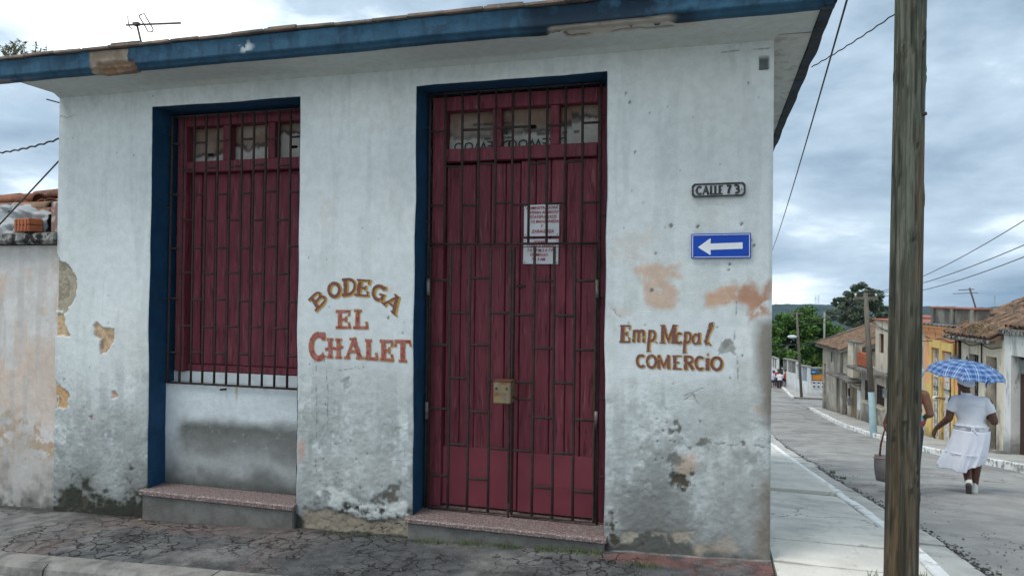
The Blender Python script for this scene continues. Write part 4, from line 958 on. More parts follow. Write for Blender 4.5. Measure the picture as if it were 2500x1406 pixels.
cardboard(-2.05, -1.50, 2.80, 3.16, 5.372, 'printed grimy cardboard behind the left pane over the door', 11, [('DAEWOO', .105, .52, .105), ('AIR-CONDITIONER', .026, .52, .135), ('CLIMATISEUR', .026, .52, .172), ('AIRE ACONDICIONADO', .026, .52, .212), ('CONDIZIONATORE D\'ARIA', .026, .52, .252)])
cardboard(-1.52, -1.04, 2.80, 3.17, 5.362, 'printed cardboard with a handle slot behind the middle pane over the door', 12, [('DAEWOO', .105, .44, .105), ('AIR CONDITIONER', .028, .44, .15)], [(.16, .20)])
cardboard(-1.05, -.835, 2.79, 3.19, 5.352, 'torn cardboard flap behind the right pane over the door', 13, [('AIR', .028, .06, .16)], grime=.62)
cardboard(-.92, -.80, 2.79, 3.19, 5.378, 'narrow dark cardboard strip behind the right edge over the door', 14, [('DAE', .08, .11, .36)], grime=.70)
cardboard(-4.49, -4.05, 2.80, 3.16, 5.372, 'brown stained cardboard with an oval slot behind the first window pane', 15, holes=[(.17, .11)], grime=.25)
cardboard(-4.07, -3.60, 2.80, 3.16, 5.362, 'brown streaked cardboard behind the middle window pane', 16, grime=.38)
cardboard(-3.61, -3.30, 2.80, 3.18, 5.372, 'sagging cardboard behind the last window pane', 17, holes=[(.14, .14)], grime=.62)
m_plas = surf('grey_plastic', (.30, .33, .35), (.22, .25, .27), 6, .5); 
# ================================================================== ROOF THINGS OF THE SHOP
m_alu = surf('antenna_metal', (.16, .13, .13), (.09, .07, .07), 20, .6, .2, 50, metal=.5)
def antenna_small():
    b = Vector(onY(345, 115, 5.2)); t = empty('antenna', (b.x, 5.2, 3.57), 0, 'small rusty aerial with looped dipole standing on the shop roof edge', 'antenna')
    T = lambda px, py, Y=5.2: Vector(onY(px, py, Y))-Vector((b.x, 5.2, 3.57))
    MB().tube([T(348, 122)-Vector((0, 0, .28)), T(346, 110), T(334, 60)], .009, 8).build('mast', m_enbk, t, True)
    MB().tube([T(308, 62), T(441, 57)], .0085, 6).build('boom', m_alu, t, True)
    MB().tube([T(312, 40, 5.2), T(313, 55, 5.24), T(316, 66, 5.28), T(323, 73, 5.3)], .005, 6).build('reflector', m_alu, t, True)
    lp = [T(345, 36, 5.12), T(352, 34, 5.11), T(358, 45, 5.15), T(374, 72, 5.27), T(372, 78, 5.29), T(362, 79, 5.28), T(356, 68, 5.24), T(341, 43, 5.14), T(341, 38, 5.12), T(345, 36, 5.12)]
    MB().tube(lp, .0055, 6).build('dipole', m_alu, t, True)
    MB().bbox(-.03, .03, -.02, .02, -.012, .016, .004, Matrix.Translation(T(333, 60))).build('clamp', m_alu, t)
antenna_small()
m_leaf_w = surf('weed_leaf', (.13, .15, .07), (.20, .19, .10), 20, .8); m_stem = surf('weed_stem', (.16, .13, .08), (.11, .09, .06), 20, .85)
def weed(px, py, h, n, label, seed):
    r2 = random.Random(seed); b = onY(px, py, 4.72); t = empty('roof_weed', (b[0], 4.72, 3.60), 0, label, 'weed', 'weeds on the roof edge')
    st = MB(); lf = MB()
    for i in range(n):
        a = r2.uniform(0, 6.28); L = h*r2.uniform(.55, 1.05); lean = r2.uniform(.1, .6); pts = []
        x0, y0 = r2.gauss(0, .05), r2.gauss(0, .03)
        for k in range(7):
            f = k/6; pts.append((x0+math.cos(a)*lean*L*f*f, y0+math.sin(a)*lean*L*f*f*.6, L*f*(1-.25*lean*f)))
        st.tube(pts, [.0045*(1-.6*k/6) for k in range(7)], 4)
        for k in range(r2.randint(10, 20)):
            f = r2.uniform(.35, 1); j = min(5, int(f*6)); q = Vector(pts[j]).lerp(Vector(pts[j+1]), f*6-j); s = r2.uniform(.014, .032)
            d1 = Vector((r2.gauss(0, 1), r2.gauss(0, 1), r2.gauss(0, .6))).normalized(); d2 = d1.cross(Vector((r2.gauss(0, 1), r2.gauss(0, 1), r2.gauss(0, 1)))).normalized()
            lf.add([q, q+d1*s*.5+d2*s*.3, q+d1*s*1.4, q+d1*s*.5-d2*s*.3], [(0, 1, 2, 3)])
    st.build('stem', m_stem, t); link('leaf', lf.mesh('leaf'), m_leaf_w, t)['kind'] = 'stuff'
weed(22, 140, .30, 14, 'dry bushy weed at the far left end of the roof edge', 1)
weed(58, 136, .22, 8, 'short upright weed beside the bushy one on the roof edge', 2)
weed(98, 132, .18, 6, 'thin spreading weed on the roof, third from the left end', 3)
weed(165, 126, .20, 2, 'single tall dry stalks on the roof nearest the bare fascia patch', 4)
# grass at the doorstep foot
def grass(name, spots, label, seed, hh=.05):
    r2 = random.Random(seed); mb = MB()
    for (x0, x1, y0, n) in spots:
        for i in range(n):
            x = r2.uniform(x0, x1); y = y0-abs(r2.gauss(0, .03)); z = float(gz(x, y)); a = r2.uniform(0, 6.28); h = hh*r2.uniform(.3, 1.1); l = h*r2.uniform(.2, .9); wd = .003
            mb.add([(x-wd, y, z-.005), (x+wd, y, z-.005), (x+math.cos(a)*l+wd*.3, y+math.sin(a)*l, z+h)], [(0, 1, 2)])
    tag(link(name, mb.mesh(name), surf('grass_blade', (.06, .10, .03), (.10, .12, .05), 8, .8)), label, 'grass', kind='stuff')
grass('grass', [(-1.75, -1.3, 4.91, 170), (-1.2, -.72, 4.91, 240), (-2.15, -1.8, 4.91, 60), (-.55, -.3, 4.72, 60), (-2.9, -2.5, 4.98, 30)], 'low grass tufts along the foot of the door step', 5, .045)
grass('verge_grass', [(1.72, 1.8, 10.8, 60), (1.72, 1.78, 11.6, 60), (1.1, 1.3, 5.0, 70), (.95, 1.2, 4.9, 40)], 'sparse grass along the side street gutter and pavement joint', 6, .05)

# ================================================================== NEIGHBOUR ON THE LEFT
nb = empty('neighbour_house', (-7.5, 5.04, -.35), 0, 'low faded pinkish white house wall with tiled roof left of the shop', 'house')
def nbp(o): o.parent = nb; o.matrix_parent_inverse = Matrix.Translation((7.5, -5.04, .35)); return o
def nb_wall():
    xs = np.arange(-9.8, -5.632, .012); zs = np.arange(-.55, 2.10, .012); X, Z = np.meshgrid(xs, zs)
    n0 = fbm(X, Z, 1.3, 5, 401); n1 = fbm(X, Z, 4, 5, 402, .6); n2 = fbm(X, Z, 14, 5, 403, .6); ns = fbm(X*4, Z, 2.5, 5, 404, .6)
    C = np.empty(X.shape+(3,)); C[:] = CW([.60, .575, .55])
    def put(m_, c): nonlocal C; m_ = np.clip(m_, 0, 1)[..., None]; C = C*(1-m_)+CW(c)*m_
    put(.8*sstep(.47, .60, ns), (.60, .48, .40)); put(.7*sstep(.5, .6, n1), (.68, .67, .66)); put(.6*sstep(2.0, 1.6, Z)*sstep(.56, .68, n0), (.58, .45, .36))
    put(.9*sstep(.24, .14, np.abs(Z-.30)+(n1-.5)*.35)*sstep(.52, .58, n2), (.46, .30, .17))
    put(.7*sstep(.55, .15, Z+(n1-.5)*.8), (.42, .40, .37)); put(.75*sstep(.1, -.25, Z+(n1-.5)*.6+(n2-.5)*.3), (.14, .135, .125)); put(.9*sstep(-.2, -.32, Z+(n2-.5)*.2), (.06, .06, .05))
    put(.6*sstep(1.75, 2.08, Z+(n1-.5)*.3), (.42, .42, .40))
    put(.55*sstep(.52, .7, fbm(X*9, Z, 1.5, 4, 409)), (.47, .45, .43))
    P = np.stack([X.ravel(), (5.03-(n0-.5)*.02-(n2-.5)*.004).ravel(), Z.ravel()], 1)
    nbp(grid_mesh('wall', P, len(xs), len(zs), None, C.reshape(-1, 3), m_wall))
nb_wall()
mb = MB(); mb.box(-9.8, -5.64, 5.06, 9.5, -.6, 2.09); nbp(mb.build('back_wall', m_plain))
m_mould = surf('mouldy_cornice', (.30, .30, .28), (.12, .12, .11), 16, .95, .9, 60, dirt=((.02, .02, .02), 9, .46, .58, 1.0), dirt2=((.42, .42, .4), 30, .58, .66, .8))
mb = MB(); n = 60; vs = []
for i in range(n+1):
    x = -9.8+(4.165)*i/n; e = (rnd.random()-.5)*.012
    vs += [(x, 5.2, 2.095), (x, 4.975+e, 2.098+e*.5), (x, 4.955+e, 2.13), (x, 4.965+e, 2.19+e), (x, 5.03, 2.205+e), (x, 5.2, 2.205)]
nbp(mb.add(vs, [(i*6+k, (i+1)*6+k, (i+1)*6+(k+1) % 6, i*6+(k+1) % 6) for i in range(n) for k in range(6)]+[tuple(range(6)), tuple(n*6+5-k for k in range(6))]).build('cornice', m_mould))
m_clay = surf('clay_tile', (.36, .14, .075), (.24, .10, .06), 12, .9, .5, 40, dirt=((.10, .08, .065), 7, .48, .62, .9), dirt2=((.42, .30, .22), 16, .6, .7, .5), rand=.3)
m_clay2 = surf('clay_tile_old', (.25, .15, .095), (.17, .115, .08), 9, .92, .6, 40, dirt=((.07, .06, .05), 6, .46, .62, .9), dirt2=((.36, .22, .14), 12, .58, .7, .6), rand=.28)
def tile_mesh(L=.42, r=.09, n=7, th=.012, taper=.85):
    vs = []
    for rr in (r, r-th):
        for (y, k) in ((0, 1), (L, taper)):
            for i in range(n+1):
                a = math.pi*i/n; vs.append((math.cos(a)*rr*k, y, math.sin(a)*rr*k))
    m = n+1; fs = []
    for i in range(n): fs += [(i, i+1, m+i+1, m+i), (2*m+i, 3*m+i, 3*m+i+1, 2*m+i+1), (i, 2*m+i, 2*m+i+1, i+1), (m+i, m+i+1, 3*m+i+1, 3*m+i)]
    fs += [(0, m, 3*m, 2*m), (n, 2*m+n, 3*m+n, m+n)]
    return MB().add(vs, fs).mesh('roof_tile')
TILE = tile_mesh(); TILE.materials.append(m_clay2); TILE.polygons.foreach_set('use_smooth', [True]*len(TILE.polygons))
TILE2 = tile_mesh(); TILE2.materials.append(m_clay); TILE2.polygons.foreach_set('use_smooth', [True]*len(TILE2.polygons))
def tile(parent, me, M_, name='roof_tile'):
    o = bpy.data.objects.new(name, me); COL.objects.link(o); o.parent = parent; o.matrix_local = M_; return o
# low tiled roof behind the cornice: loose tiles over white plastic sheeting
roofn = nbp(MB().add([(-9.8, 5.12, 2.2), (-5.64, 5.12, 2.2), (-5.64, 7.6, 3.0), (-9.8, 7.6, 3.0)], [(0, 1, 2, 3)]).build('roof', m_clay2))
r2 = random.Random(8)
for row in range(3):
    for i in range(17):
        x = -5.72-.23*i-(.1 if row % 2 else 0); s = .31
        y0 = 5.22+row*.42; z = 2.225+(y0-5.12)*.322
        if row == 0 and i in (0, 1, 2, 3, 4): continue
        tile(roofn, TILE2 if r2.random() < .5 else TILE, Matrix.Translation((x+r2.uniform(-.02, .02), y0, z+.02)) @ Matrix.Rotation(r2.uniform(-.12, .12), 4, 'Z') @ Matrix.Rotation(.31, 4, 'X'))
# tiles lying crosswise as ballast, seen side-on
for px, py, Y, rz, k, me in ((20, 482, 5.75, 1.5, 1.0, TILE), (64, 484, 5.7, 1.62, 1.1, TILE2), (130, 470, 5.8, 1.5, 1.0, TILE2), (70, 492, 5.5, .4, .8, TILE2), (92, 492, 5.5, 1.0, .9, TILE2), (15, 496, 5.5, .3, .9, TILE2), (125, 500, 5.4, 1.4, 1.0, TILE), (100, 506, 5.35, 1.55, 1.2, TILE), (118, 512, 5.25, 1.45, .9, TILE2), (58, 503, 5.42, 1.7, 1.0, TILE2), (30, 505, 5.45, 1.5, 1.0, TILE)):
    b = onY(px, py, Y); tile(roofn, me, Matrix.Translation((b[0]+.18, b[1], b[2]-.05)) @ Matrix.Rotation(rz, 4, 'Z') @ Matrix.Scale(k, 4))
m_tarp = surf('tarp_plastic', (.34, .36, .37), (.20, .22, .235), 4, .45, .3, 25, dirt=((.2, .21, .22), 5, .55, .72, .7), spec=.4)
def tarp():
    nx, nz = 60, 40; vs = []
    for j in range(nz):
        for i in range(nx):
            u, v = i/(nx-1), j/(nz-1); x = -6.9+u*(1.02+.06*math.sin(5*v)); y = 5.06+.34*v**1.2; z = 2.21+.30*v**.75
            f = float(fbm(np.array(u*3+v), np.array(v*2), 1.6, 3, 420))-.5; g_ = math.sin(9*u+3*v)*.012
            vs.append((x, y-f*.2-g_*1.6-.05*math.sin(math.pi*v)-.02*abs(math.sin(13*u-7*v)), z+f*.1))
    mb = MB().add(vs, [(j*nx+i, j*nx+i+1, (j+1)*nx+i+1, (j+1)*nx+i) for j in range(nz-1) for i in range(nx-1)])
    o = mb.build('plastic_sheet', m_tarp, None, True); so = o.modifiers.new('t', 'SOLIDIFY'); so.thickness = .003
    tag(o, 'crumpled grey white plastic sheet bulging over the low tiled roof edge', 'tarpaulin')
    vs = []; nx, nz = 50, 10
    for j in range(nz):
        for i in range(nx):
            u, v = i/(nx-1), j/(nz-1); vs.append((-7.3+u*1.58, 5.50+.36*v, 2.47+.10*v+.035*float(fbm(np.array(u*6), np.array(v*2), 1.5, 3, 430))+.012*math.sin(20*u)))
    o = MB().add(vs, [(j*nx+i, j*nx+i+1, (j+1)*nx+i+1, (j+1)*nx+i) for j in range(nz-1) for i in range(nx-1)]).build('plastic_sheet', m_tarp, None, True); so = o.modifiers.new('t', 'SOLIDIFY'); so.thickness = .003
    tag(o, 'white plastic strip laid between the upper rows of roof tiles', 'tarpaulin')
tarp()
m_brickr = surf('hollow_brick', (.40, .13, .06), (.30, .10, .05), 14, .9, .5, 60)
def hollow_brick(px, py, Y, rz, label):
    b = onY(px, py, Y); t = empty('hollow_brick', (b[0], Y, b[2]), rz, label, 'brick', 'bricks weighing down the plastic sheet')
    for k in range(2): MB().bbox(-.12, .12, -.06, .06, k*.062, k*.062+.058, .006).build('course', m_brickr, t)
    for k in range(4): MB().bbox(-.115+k*.058, -.085+k*.058, -.066, -.061, .01, .11, .002).build('rib', m_brickr, t)
hollow_brick(70, 567, 5.03, R(-14), 'red ribbed hollow brick on the ledge under the plastic sheet')
nbp(MB().bbox(-5.80, -5.645, 5.08, 5.3, 2.2, 2.49, .01).build('end_block', surf('end_block', (.27, .17, .15), (.45, .42, .4), 14, .9, .5, 50, lo=.5, hi=.62)))

# ================================================================== UTILITY POLE IN FRONT
def wood_pole():
    X0, Y0 = 1.062, 4.6; H = 7.5; na, nz = 40, 420; zs = np.linspace(-.4, H, nz); th = np.linspace(0, 2*math.pi, na+1)[:-1]
    T, Z = np.meshgrid(th, zs); U = T/(2*math.pi)
    # wrap noise round the trunk via cos/sin
    cx_, sx_ = np.cos(T), np.sin(T)
    def wn(fx, fz, sd): return .5*(fbm(cx_*fx+10, Z*fz, 1, 4, sd, .6)+fbm(sx_*fx+10, Z*fz+5, 1, 4, sd+9, .6))
    g1 = wn(7, .8, 501); g2 = wn(16, 2.4, 502); g3 = wn(2, .9, 503); gw = np.sin((wn(3, .7, 507)*38))
    rad = (.0905-.0022*Z)*(1+.02*(g3-.5))+.004*(g1-.5)-.004*sstep(.56, .62, g2)
    C = np.empty(T.shape+(3,)); up = sstep(.9, 2.2, Z+(g3-.5)*1.5)[..., None]
    C[:] = CW([.105, .083, .055]); C = C*(1-up)+CW([.125, .135, .105])*up
    def put(m_, c): nonlocal C; m_ = np.clip(m_, 0, 1)[..., None]; C = C*(1-m_)+CW(c)*m_
    put(.6*sstep(.2, .9, gw)*sstep(.4, .55, g1+.06), (.185, .185, .15)); put(.7*sstep(.53, .62, g1), (.055, .06, .046)); put(.8*sstep(.56, .62, g2), (.03, .03, .022))
    put(.8*sstep(1.9, .9, Z)*sstep(.47, .6, g3), (.135, .085, .045)); put(.75*sstep(1.3, .4, Z)*sstep(.5, .58, wn(4, 1.2, 511)), (.03, .03, .022))
    put(.8*sstep(.62, .5, np.abs(T-5.6))*sstep(.55, .35, np.abs(Z-2.2)), (.16, .12, .085))
    r2 = random.Random(5)
    for k in range(16):
        a = r2.uniform(3.3, 6.1); zz = r2.uniform(.2, 3.4); d = np.hypot((T-a)*.09, (Z-zz)*.55)
        put(.9*sstep(.012, .006, d), (.02, .017, .012)); rad = rad-.006*sstep(.012, .004, d)+.004*sstep(.035, .012, d)
        ring = .5+.5*np.sin(d*700); put(.45*sstep(.05, .02, d)*sstep(.4, .8, ring), (.05, .05, .036))
    # torn strip on the right flank
    k = sstep(.22, .1, np.abs(T-6.05))*sstep(2.35, 2.5, Z)*sstep(2.95, 2.7, Z+.1*(g2-.5)); rad = rad-.012*k; put(.7*k, (.07, .055, .04))
    lean = .010; P = np.stack([(X0+lean*Z+rad*np.cos(T)), (Y0+rad*np.sin(T)), Z], -1).reshape(-1, 3)
    P = np.concatenate([P.reshape(nz, na, 3), P.reshape(nz, na, 3)[:, :1]], 1).reshape(-1, 3); C = np.concatenate([C, C[:, :1]], 1).reshape(-1, 3)
    t = empty('utility_pole', (X0, Y0, 0), 0, 'thick weathered wooden utility pole standing nearest the camera on the corner pavement', 'utility pole')
    o = grid_mesh('shaft', P-np.array([X0, Y0, 0]), na+1, nz, None, C, surf('pole_wood', None, (.58, .58, .56), 75, .9, 1.0, 90, attr=True, stretch=(1, 1, .045), fine=.2, lo=.42, hi=.58), t)
    MB().tube([(.08, -.06, 2.75), (.1, -.075, 2.752)], .01, 6).build('knot_stub', surf('dark_wood', (.04, .035, .025), None, 9, .9), t)
    MB().bbox(-1.0, 1.0, -.05, .05, 6.9, 7.02, .01).build('crossarm', MATS['dark_wood'], t)
wood_pole()

# ================================================================== HOUSES ACROSS THE STREET (row frame: s along the facades, n out to the street)
RA = Vector((7.2, 16, 0)); RS = Vector((-.085, 1, 0)).normalized(); RZ = math.atan2(RS.y, RS.x)
class House:
    def __init__(s, name, s0, z0, label, cat='house', n0=0.0, group='houses across the side street'):
        p = RA+RS*s0+Vector((-RS.y, RS.x, 0))*n0; s.s0, s.z0, s.n0 = s0, z0, n0
        s.t = empty(name, (p.x, p.y, z0), RZ, label, cat, group)
    def box(s, name, mat, a, b, n0, n1, z0, z1, parent=None, bev=.006):
        # child coordinates are relative to the house base
        return MB().bbox(a-s.s0, b-s.s0, n0-s.n0, n1-s.n0, z0-s.z0, z1-s.z0, bev).build(name, mat, parent or s.t)
    def mesh(s, name, mat, mb, parent=None, smooth=False):
        mb.v = [(a-s.s0, b-s.n0, c-s.z0) for a, b, c in mb.v]; return mb.build(name, mat, parent or s.t, smooth)
    def wall(s, a, b, z0, z1, ops, mat, th=.28, n=0.0, name='wall'):
        ss = sorted({a, b, *[o[0] for o in ops], *[o[1] for o in ops]}); zz = sorted({z0, z1, *[o[2] for o in ops], *[o[3] for o in ops]}); mb = MB()
        inside = lambda x, z: any(o[0] < x < o[1] and o[2] < z < o[3] for o in ops)
        for i in range(len(ss)-1):
            for j in range(len(zz)-1):
                if inside((ss[i]+ss[i+1])/2, (zz[j]+zz[j+1])/2): continue
                for nn in (n, n-th): mb.add([(ss[i], nn, zz[j]), (ss[i+1], nn, zz[j]), (ss[i+1], nn, zz[j+1]), (ss[i], nn, zz[j+1])], [(0, 1, 2, 3)])
        for (o0, o1, c0, c1) in list(ops)+[(a, b, z0, z1)]:
            q = [(o0, c0), (o1, c0), (o1, c1), (o0, c1)]
            for k in range(4):
                e, f = q[k], q[(k+1) % 4]; mb.add([(e[0], n, e[1]), (f[0], n, f[1]), (f[0], n-th, f[1]), (e[0], n-th, e[1])], [(0, 1, 2, 3)])
        mb2 = MB(); mb2.v, mb2.f = mb.v, mb.f
        me_ = s.mesh(name, mat, mb2); bm = bmesh.new(); bm.from_mesh(me_.data); bmesh.ops.remove_doubles(bm, verts=bm.verts, dist=.0005); bmesh.ops.recalc_face_normals(bm, faces=bm.faces); bm.to_mesh(me_.data); bm.free()
        return me_
def plaster(name, c, c2, dirt=(.2, .19, .17), z=(-.2, .6), amt=.8, dl=.52):
    return surf(name, c, c2, 1.8, .92, .5, 30, dirt=(dirt, 1.7, dl-.02, dl+.12, .85, (1, 1, .35)), dirt2=((.16, .15, .13), 5, .58, .66, .7, (1, 1, .3)), zdirt=((.09, .085, .075), z[0], z[1], amt), fine=.1)
p_white = plaster('plaster_white', (.70, .70, .66), (.60, .59, .55)); p_cream = plaster('plaster_cream', (.68, .615, .49), (.57, .515, .415)); p_orange = plaster('plaster_orange', (.80, .40, .19), (.72, .35, .17), (.45, .3, .16), (-.3, .2), .5, .6)
p_yellow = plaster('plaster_yellow', (.72, .52, .19), (.64, .46, .16), (.36, .27, .14), (-.2, .35), .7, .58); p_tan = plaster('plaster_tan', (.58, .52, .42), (.47, .42, .345)); p_tan2 = plaster('plaster_tan_dark', (.46, .42, .345), (.30, .275, .235), dl=.46); p_grey = plaster('plaster_grey', (.30, .28, .24), (.22, .21, .19), (.09, .085, .075), (-.2, .3), .5, .48)
m_brown = surf('door_brown', (.075, .045, .035), (.05, .032, .027), 6, .75, .3, 40, stretch=(6, 6, .6), rand=.1); m_grdoor = surf('door_grey', (.22, .215, .2), (.15, .145, .135), 5, .8, .3, 40, stretch=(5, 5, .6)); m_dark = MATS['dark_inside']; m_whiteiron = surf('white_iron', (.66, .67, .66), (.55, .56, .55), 10, .6)
m_brick_s = surf('brick_screen', (.42, .12, .06), (.34, .10, .05), 12, .9, .4, 40, rand=.15); m_slabc = surf('old_concrete', (.2, .19, .17), (.12, .115, .105), 5, .95, .7, 25, dirt=((.05, .048, .043), 3, .5, .64, .9)); m_redcap = surf('red_cap', (.36, .12, .08), (.28, .11, .08), 6, .85, .3, 30)
def door_in(h, a, b, z0, z1, mat, n=-.16, planks=4, name='door'):
    d = h.box(name, m_dark, a+.005, b-.005, n-.10, n-.06, z0, z1)
    w_ = (b-a)/planks
    for i in range(planks): h.box('plank', mat, a+w_*i+.008, a+w_*(i+1)-.004, n-.05, n+rnd.uniform(-.004, .004), z0+.01, z1-.03, d)
    h.box('head', mat, a+.006, b-.006, n-.02, n+.03, z1-.07, z1-.002, d); return d
def louvre_in(h, a, b, z0, z1, mat, n=-.12, rows=9, name='window', bars=0):
    d = h.box(name, m_dark, a+.005, b-.005, n-.12, n-.08, z0, z1)
    for x in (a+.005, b-.055): h.box('frame', mat, x, x+.05, n-.05, n+.02, z0+.005, z1-.005, d)
    for i in range(rows):
        z = z0+(z1-z0)*(i+.3)/rows; h.box('slat', mat, a+.06, b-.06, n-.04, n, z, z+(z1-z0)/rows*.55, d)
    for i in range(bars): x = a+(b-a)*(i+.5)/bars; h.mesh('bar', m_dark, MB().tube([(x, n+.06, z0), (x, n+.06, z1)], .012, 6), d)
    return d
def tile_roof(h, a, b, n_e, z_e, n_r, z_r, pitch=.215, me=TILE, skip=0.0, name='roof', as_parts=True, sub_=None):
    L = math.hypot(n_e-n_r, z_r-z_e); ang = math.atan2(z_r-z_e, n_e-n_r); rows = int(L/.34)+1
    base = MB().add([(a, n_e-.05, z_e-.02), (b, n_e-.05, z_e-.02), (b, n_r, z_r-.02), (a, n_r, z_r-.02), (a, n_e-.05, z_e-.12), (b, n_e-.05, z_e-.12), (b, n_r, z_r-.12), (a, n_r, z_r-.12)], [(0, 1, 2, 3), (4, 7, 6, 5), (0, 4, 5, 1), (1, 5, 6, 2), (2, 6, 7, 3), (3, 7, 4, 0)])
    rf = h.mesh(name, m_slabc if not as_parts else m_clay2, base)
    r2 = random.Random(int(a*100)); jm = MB()
    src = [tuple(v.co) for v in me.vertices]; sf_ = [tuple(p.vertices) for p in me.polygons]
    for r_ in range(rows):
        y0 = r_*.34
        i = 0
        while a+pitch*(i+.5) < b:
            if r2.random() >= skip:
                s_ = a+pitch*(i+.5)+r2.uniform(-.02, .02); n_ = n_e-y0*math.cos(ang); z_ = z_e+y0*math.sin(ang)+.01+r2.uniform(-.01, .015)
                M_ = Matrix.Translation((s_-h.s0, n_-h.n0, z_-h.z0)) @ Matrix.Rotation(math.pi+r2.uniform(-.05, .05), 4, 'Z') @ Matrix.Rotation(ang+.03, 4, 'X')
                if as_parts: tile(rf, me, M_)
                else: jm.add([tuple(M_ @ Vector(q)) for q in src], sf_)
            i += 1
    if not as_parts: o = jm.build('roof_tiles', m_clay2, rf); o['kind'] = 'stuff'
    return rf
zg = lambda s_: float(gz(8, 16+s_*.9964))+.06
# --- white house, nearest, with grey flaking patch
hA = House('white_house', 4.03, zg(3.0), 'white peeling house with tile roof at the right edge of the street')
hA.wall(-1.5, 4.03, -3.0, .93, [(2.95, 3.68, -2.6, .37), (.6, 1.4, -2.4, .4)], plaster('plaster_flaking', (.70, .71, .69), (.62, .63, .61), (.27, .285, .28), dl=.5), th=.32)
door_in(hA, 2.95, 3.68, -2.12, .37, m_brown, -.20, 4); door_in(hA, .6, 1.4, -2.0, .4, m_brown, -.20, 4)
hA.box('fanlight', surf('dim_glass', (.10, .12, .12), (.16, .18, .18), 6, .2, spec=.6), 3.0, 3.6, -.17, -.15, -.05, .28)
hA.box('step', m_slabc, 2.7, 3.9, .02, .42, -2.6, -1.96, bev=.04)
hA.box('eave_board', m_mould, -1.5, 4.02, .01, .12, .86, .99); hA.box('side', p_white, -1.5, 4.02, -3.4, -.33, -3, 1.0)
tile_roof(hA, -1.4, 4.05, .0, 1.0, -1.75, 1.78)
# --- cream house
hB = House('cream_house', 6.45, zg(5.2), 'cream house with dark doors and sagging mossy tile eave')
hB.wall(4.034, 6.45, -3.0, .70, [(4.39, 4.96, -2.6, .25), (5.38, 5.96, -1.5, .23)], p_cream, th=.34)
door_in(hB, 4.39, 4.96, -2.16, .25, m_brown, -.22, 3); louvre_in(hB, 5.38, 5.96, -1.5, .23, m_grdoor, -.2, 11, bars=5)
hB.box('doorstep', m_slabc, 4.3, 5.1, .01, .3, -2.6, -2.08, bev=.03)
tile_roof(hB, 4.06, 6.6, .34, .70, -1.75, 1.72, skip=.02)
hB.box('eave_board', m_mould, 4.06, 6.85, .16, .36, .60, .69, bev=.02)
hB.box('side', p_cream, 4.04, 6.44, -3.4, -.35, -3, .72)
o = hB.mesh('downpipe', m_enbk, MB().tube([(6.47, .03, -2.4), (6.47, .03, .55)], .035, 8), None, True)
# ridge line of cover tiles shared by these two roofs, one run each
for hh, a, b in ((hA, -1.4, 4.05), (hB, 4.06, 6.6)):
    x = a
    while x < b-.2:
        tile(hh.t, TILE, Matrix.Translation((x-hh.s0, -1.78-hh.n0, 1.75-hh.z0)) @ Matrix.Rotation(-math.pi/2+rnd.uniform(-.05, .05), 4, 'Z') @ Matrix.Scale(1.1, 4), 'ridge_tile'); x += .36
for k in range(6): # verge tiles running up the left end
    f = k/6; tile(hB.t, TILE, Matrix.Translation((6.62-hB.s0, .34-2.05*f, .76+.98*f-hB.z0)) @ Matrix.Rotation(math.pi, 4, 'Z') @ Matrix.Rotation(.44, 4, 'X'), 'verge_tile')
for hh, a, b in ((hA, -1.4, 4.05), (hB, 4.06, 6.6)):
    hh.mesh('back_roof', m_clay2, MB().add([(a, -1.78, 1.74), (b, -1.78, 1.74), (b, -3.7, .9), (a, -3.7, .9), (a, -1.78, 1.64), (b, -1.78, 1.64), (b, -3.7, .8), (a, -3.7, .8)], [(0, 1, 2, 3), (4, 7, 6, 5), (0, 4, 5, 1), (1, 5, 6, 2), (2, 6, 7, 3), (3, 7, 4, 0)]))
# mossy debris on the eave
mb = MB(); r2 = random.Random(31)
for i in range(420):
    s_ = r2.uniform(4.3, 5.9); n_ = .3-abs(r2.gauss(0, .2)); z_ = .76+(.34-n_)*.48+r2.uniform(.02, .1); l = r2.uniform(.03, .09); a = r2.uniform(0, 6.28)
    mb.add([(s_, n_, z_), (s_+.02, n_+.01, z_), (s_+math.cos(a)*l, n_+math.sin(a)*l, z_+r2.uniform(0, .07))], [(0, 1, 2)])
hB.mesh('moss', surf('dry_moss', (.16, .12, .05), (.10, .09, .04), 9, .95), mb)['kind'] = 'stuff'
# --- orange house with cornice, parapet and white ironwork
hC = House('orange_house', 9.12, zg(7.8), 'narrow orange and yellow house with white scrolled ironwork and grey rooftop parapet')
OPC = [(7.86, 8.46, -2.5, .20), (6.98, 7.66, -3.2, .16)]
hC.wall(6.46, 9.12, -.95, .72, [(o[0], o[1], -.95, o[3]) for o in OPC], p_orange, th=.3); hC.wall(6.46, 9.12, -3.3, -.951, [(OPC[0][0], OPC[0][1], -2.5, -.951), (OPC[1][0], OPC[1][1], -2.58, -.951)], p_yellow, th=.3, name='lower_wall')
for o in OPC:
    for (a, b, c, d) in ((o[0]-.13, o[0]-.005, -2.55, o[3]+.26), (o[1]+.005, o[1]+.13, -2.55, o[3]+.26), (o[0]-.004, o[1]+.004, o[3]+.02, o[3]+.26)): hC.box('surround', p_yellow, a, b, .004, .05, c, d)
hC.box('cornice', p_orange, 6.46, 9.2, -.2, .10, .722, .82); hC.box('cornice', p_orange, 6.44, 9.24, -.2, .17, .822, .90); hC.box('cornice_cap', m_mould, 6.42, 9.28, -.3, .22, .902, .95, bev=.02); hC.box('cornice_moulding', p_orange, 6.46, 9.16, .0, .06, .66, .72)
hC.box('parapet', p_grey, 6.05, 9.16, -.55, -.22, .952, 1.40); hC.box('parapet_cap', m_redcap, 6.0, 9.22, -.6, -.17, 1.402, 1.45, bev=.01)
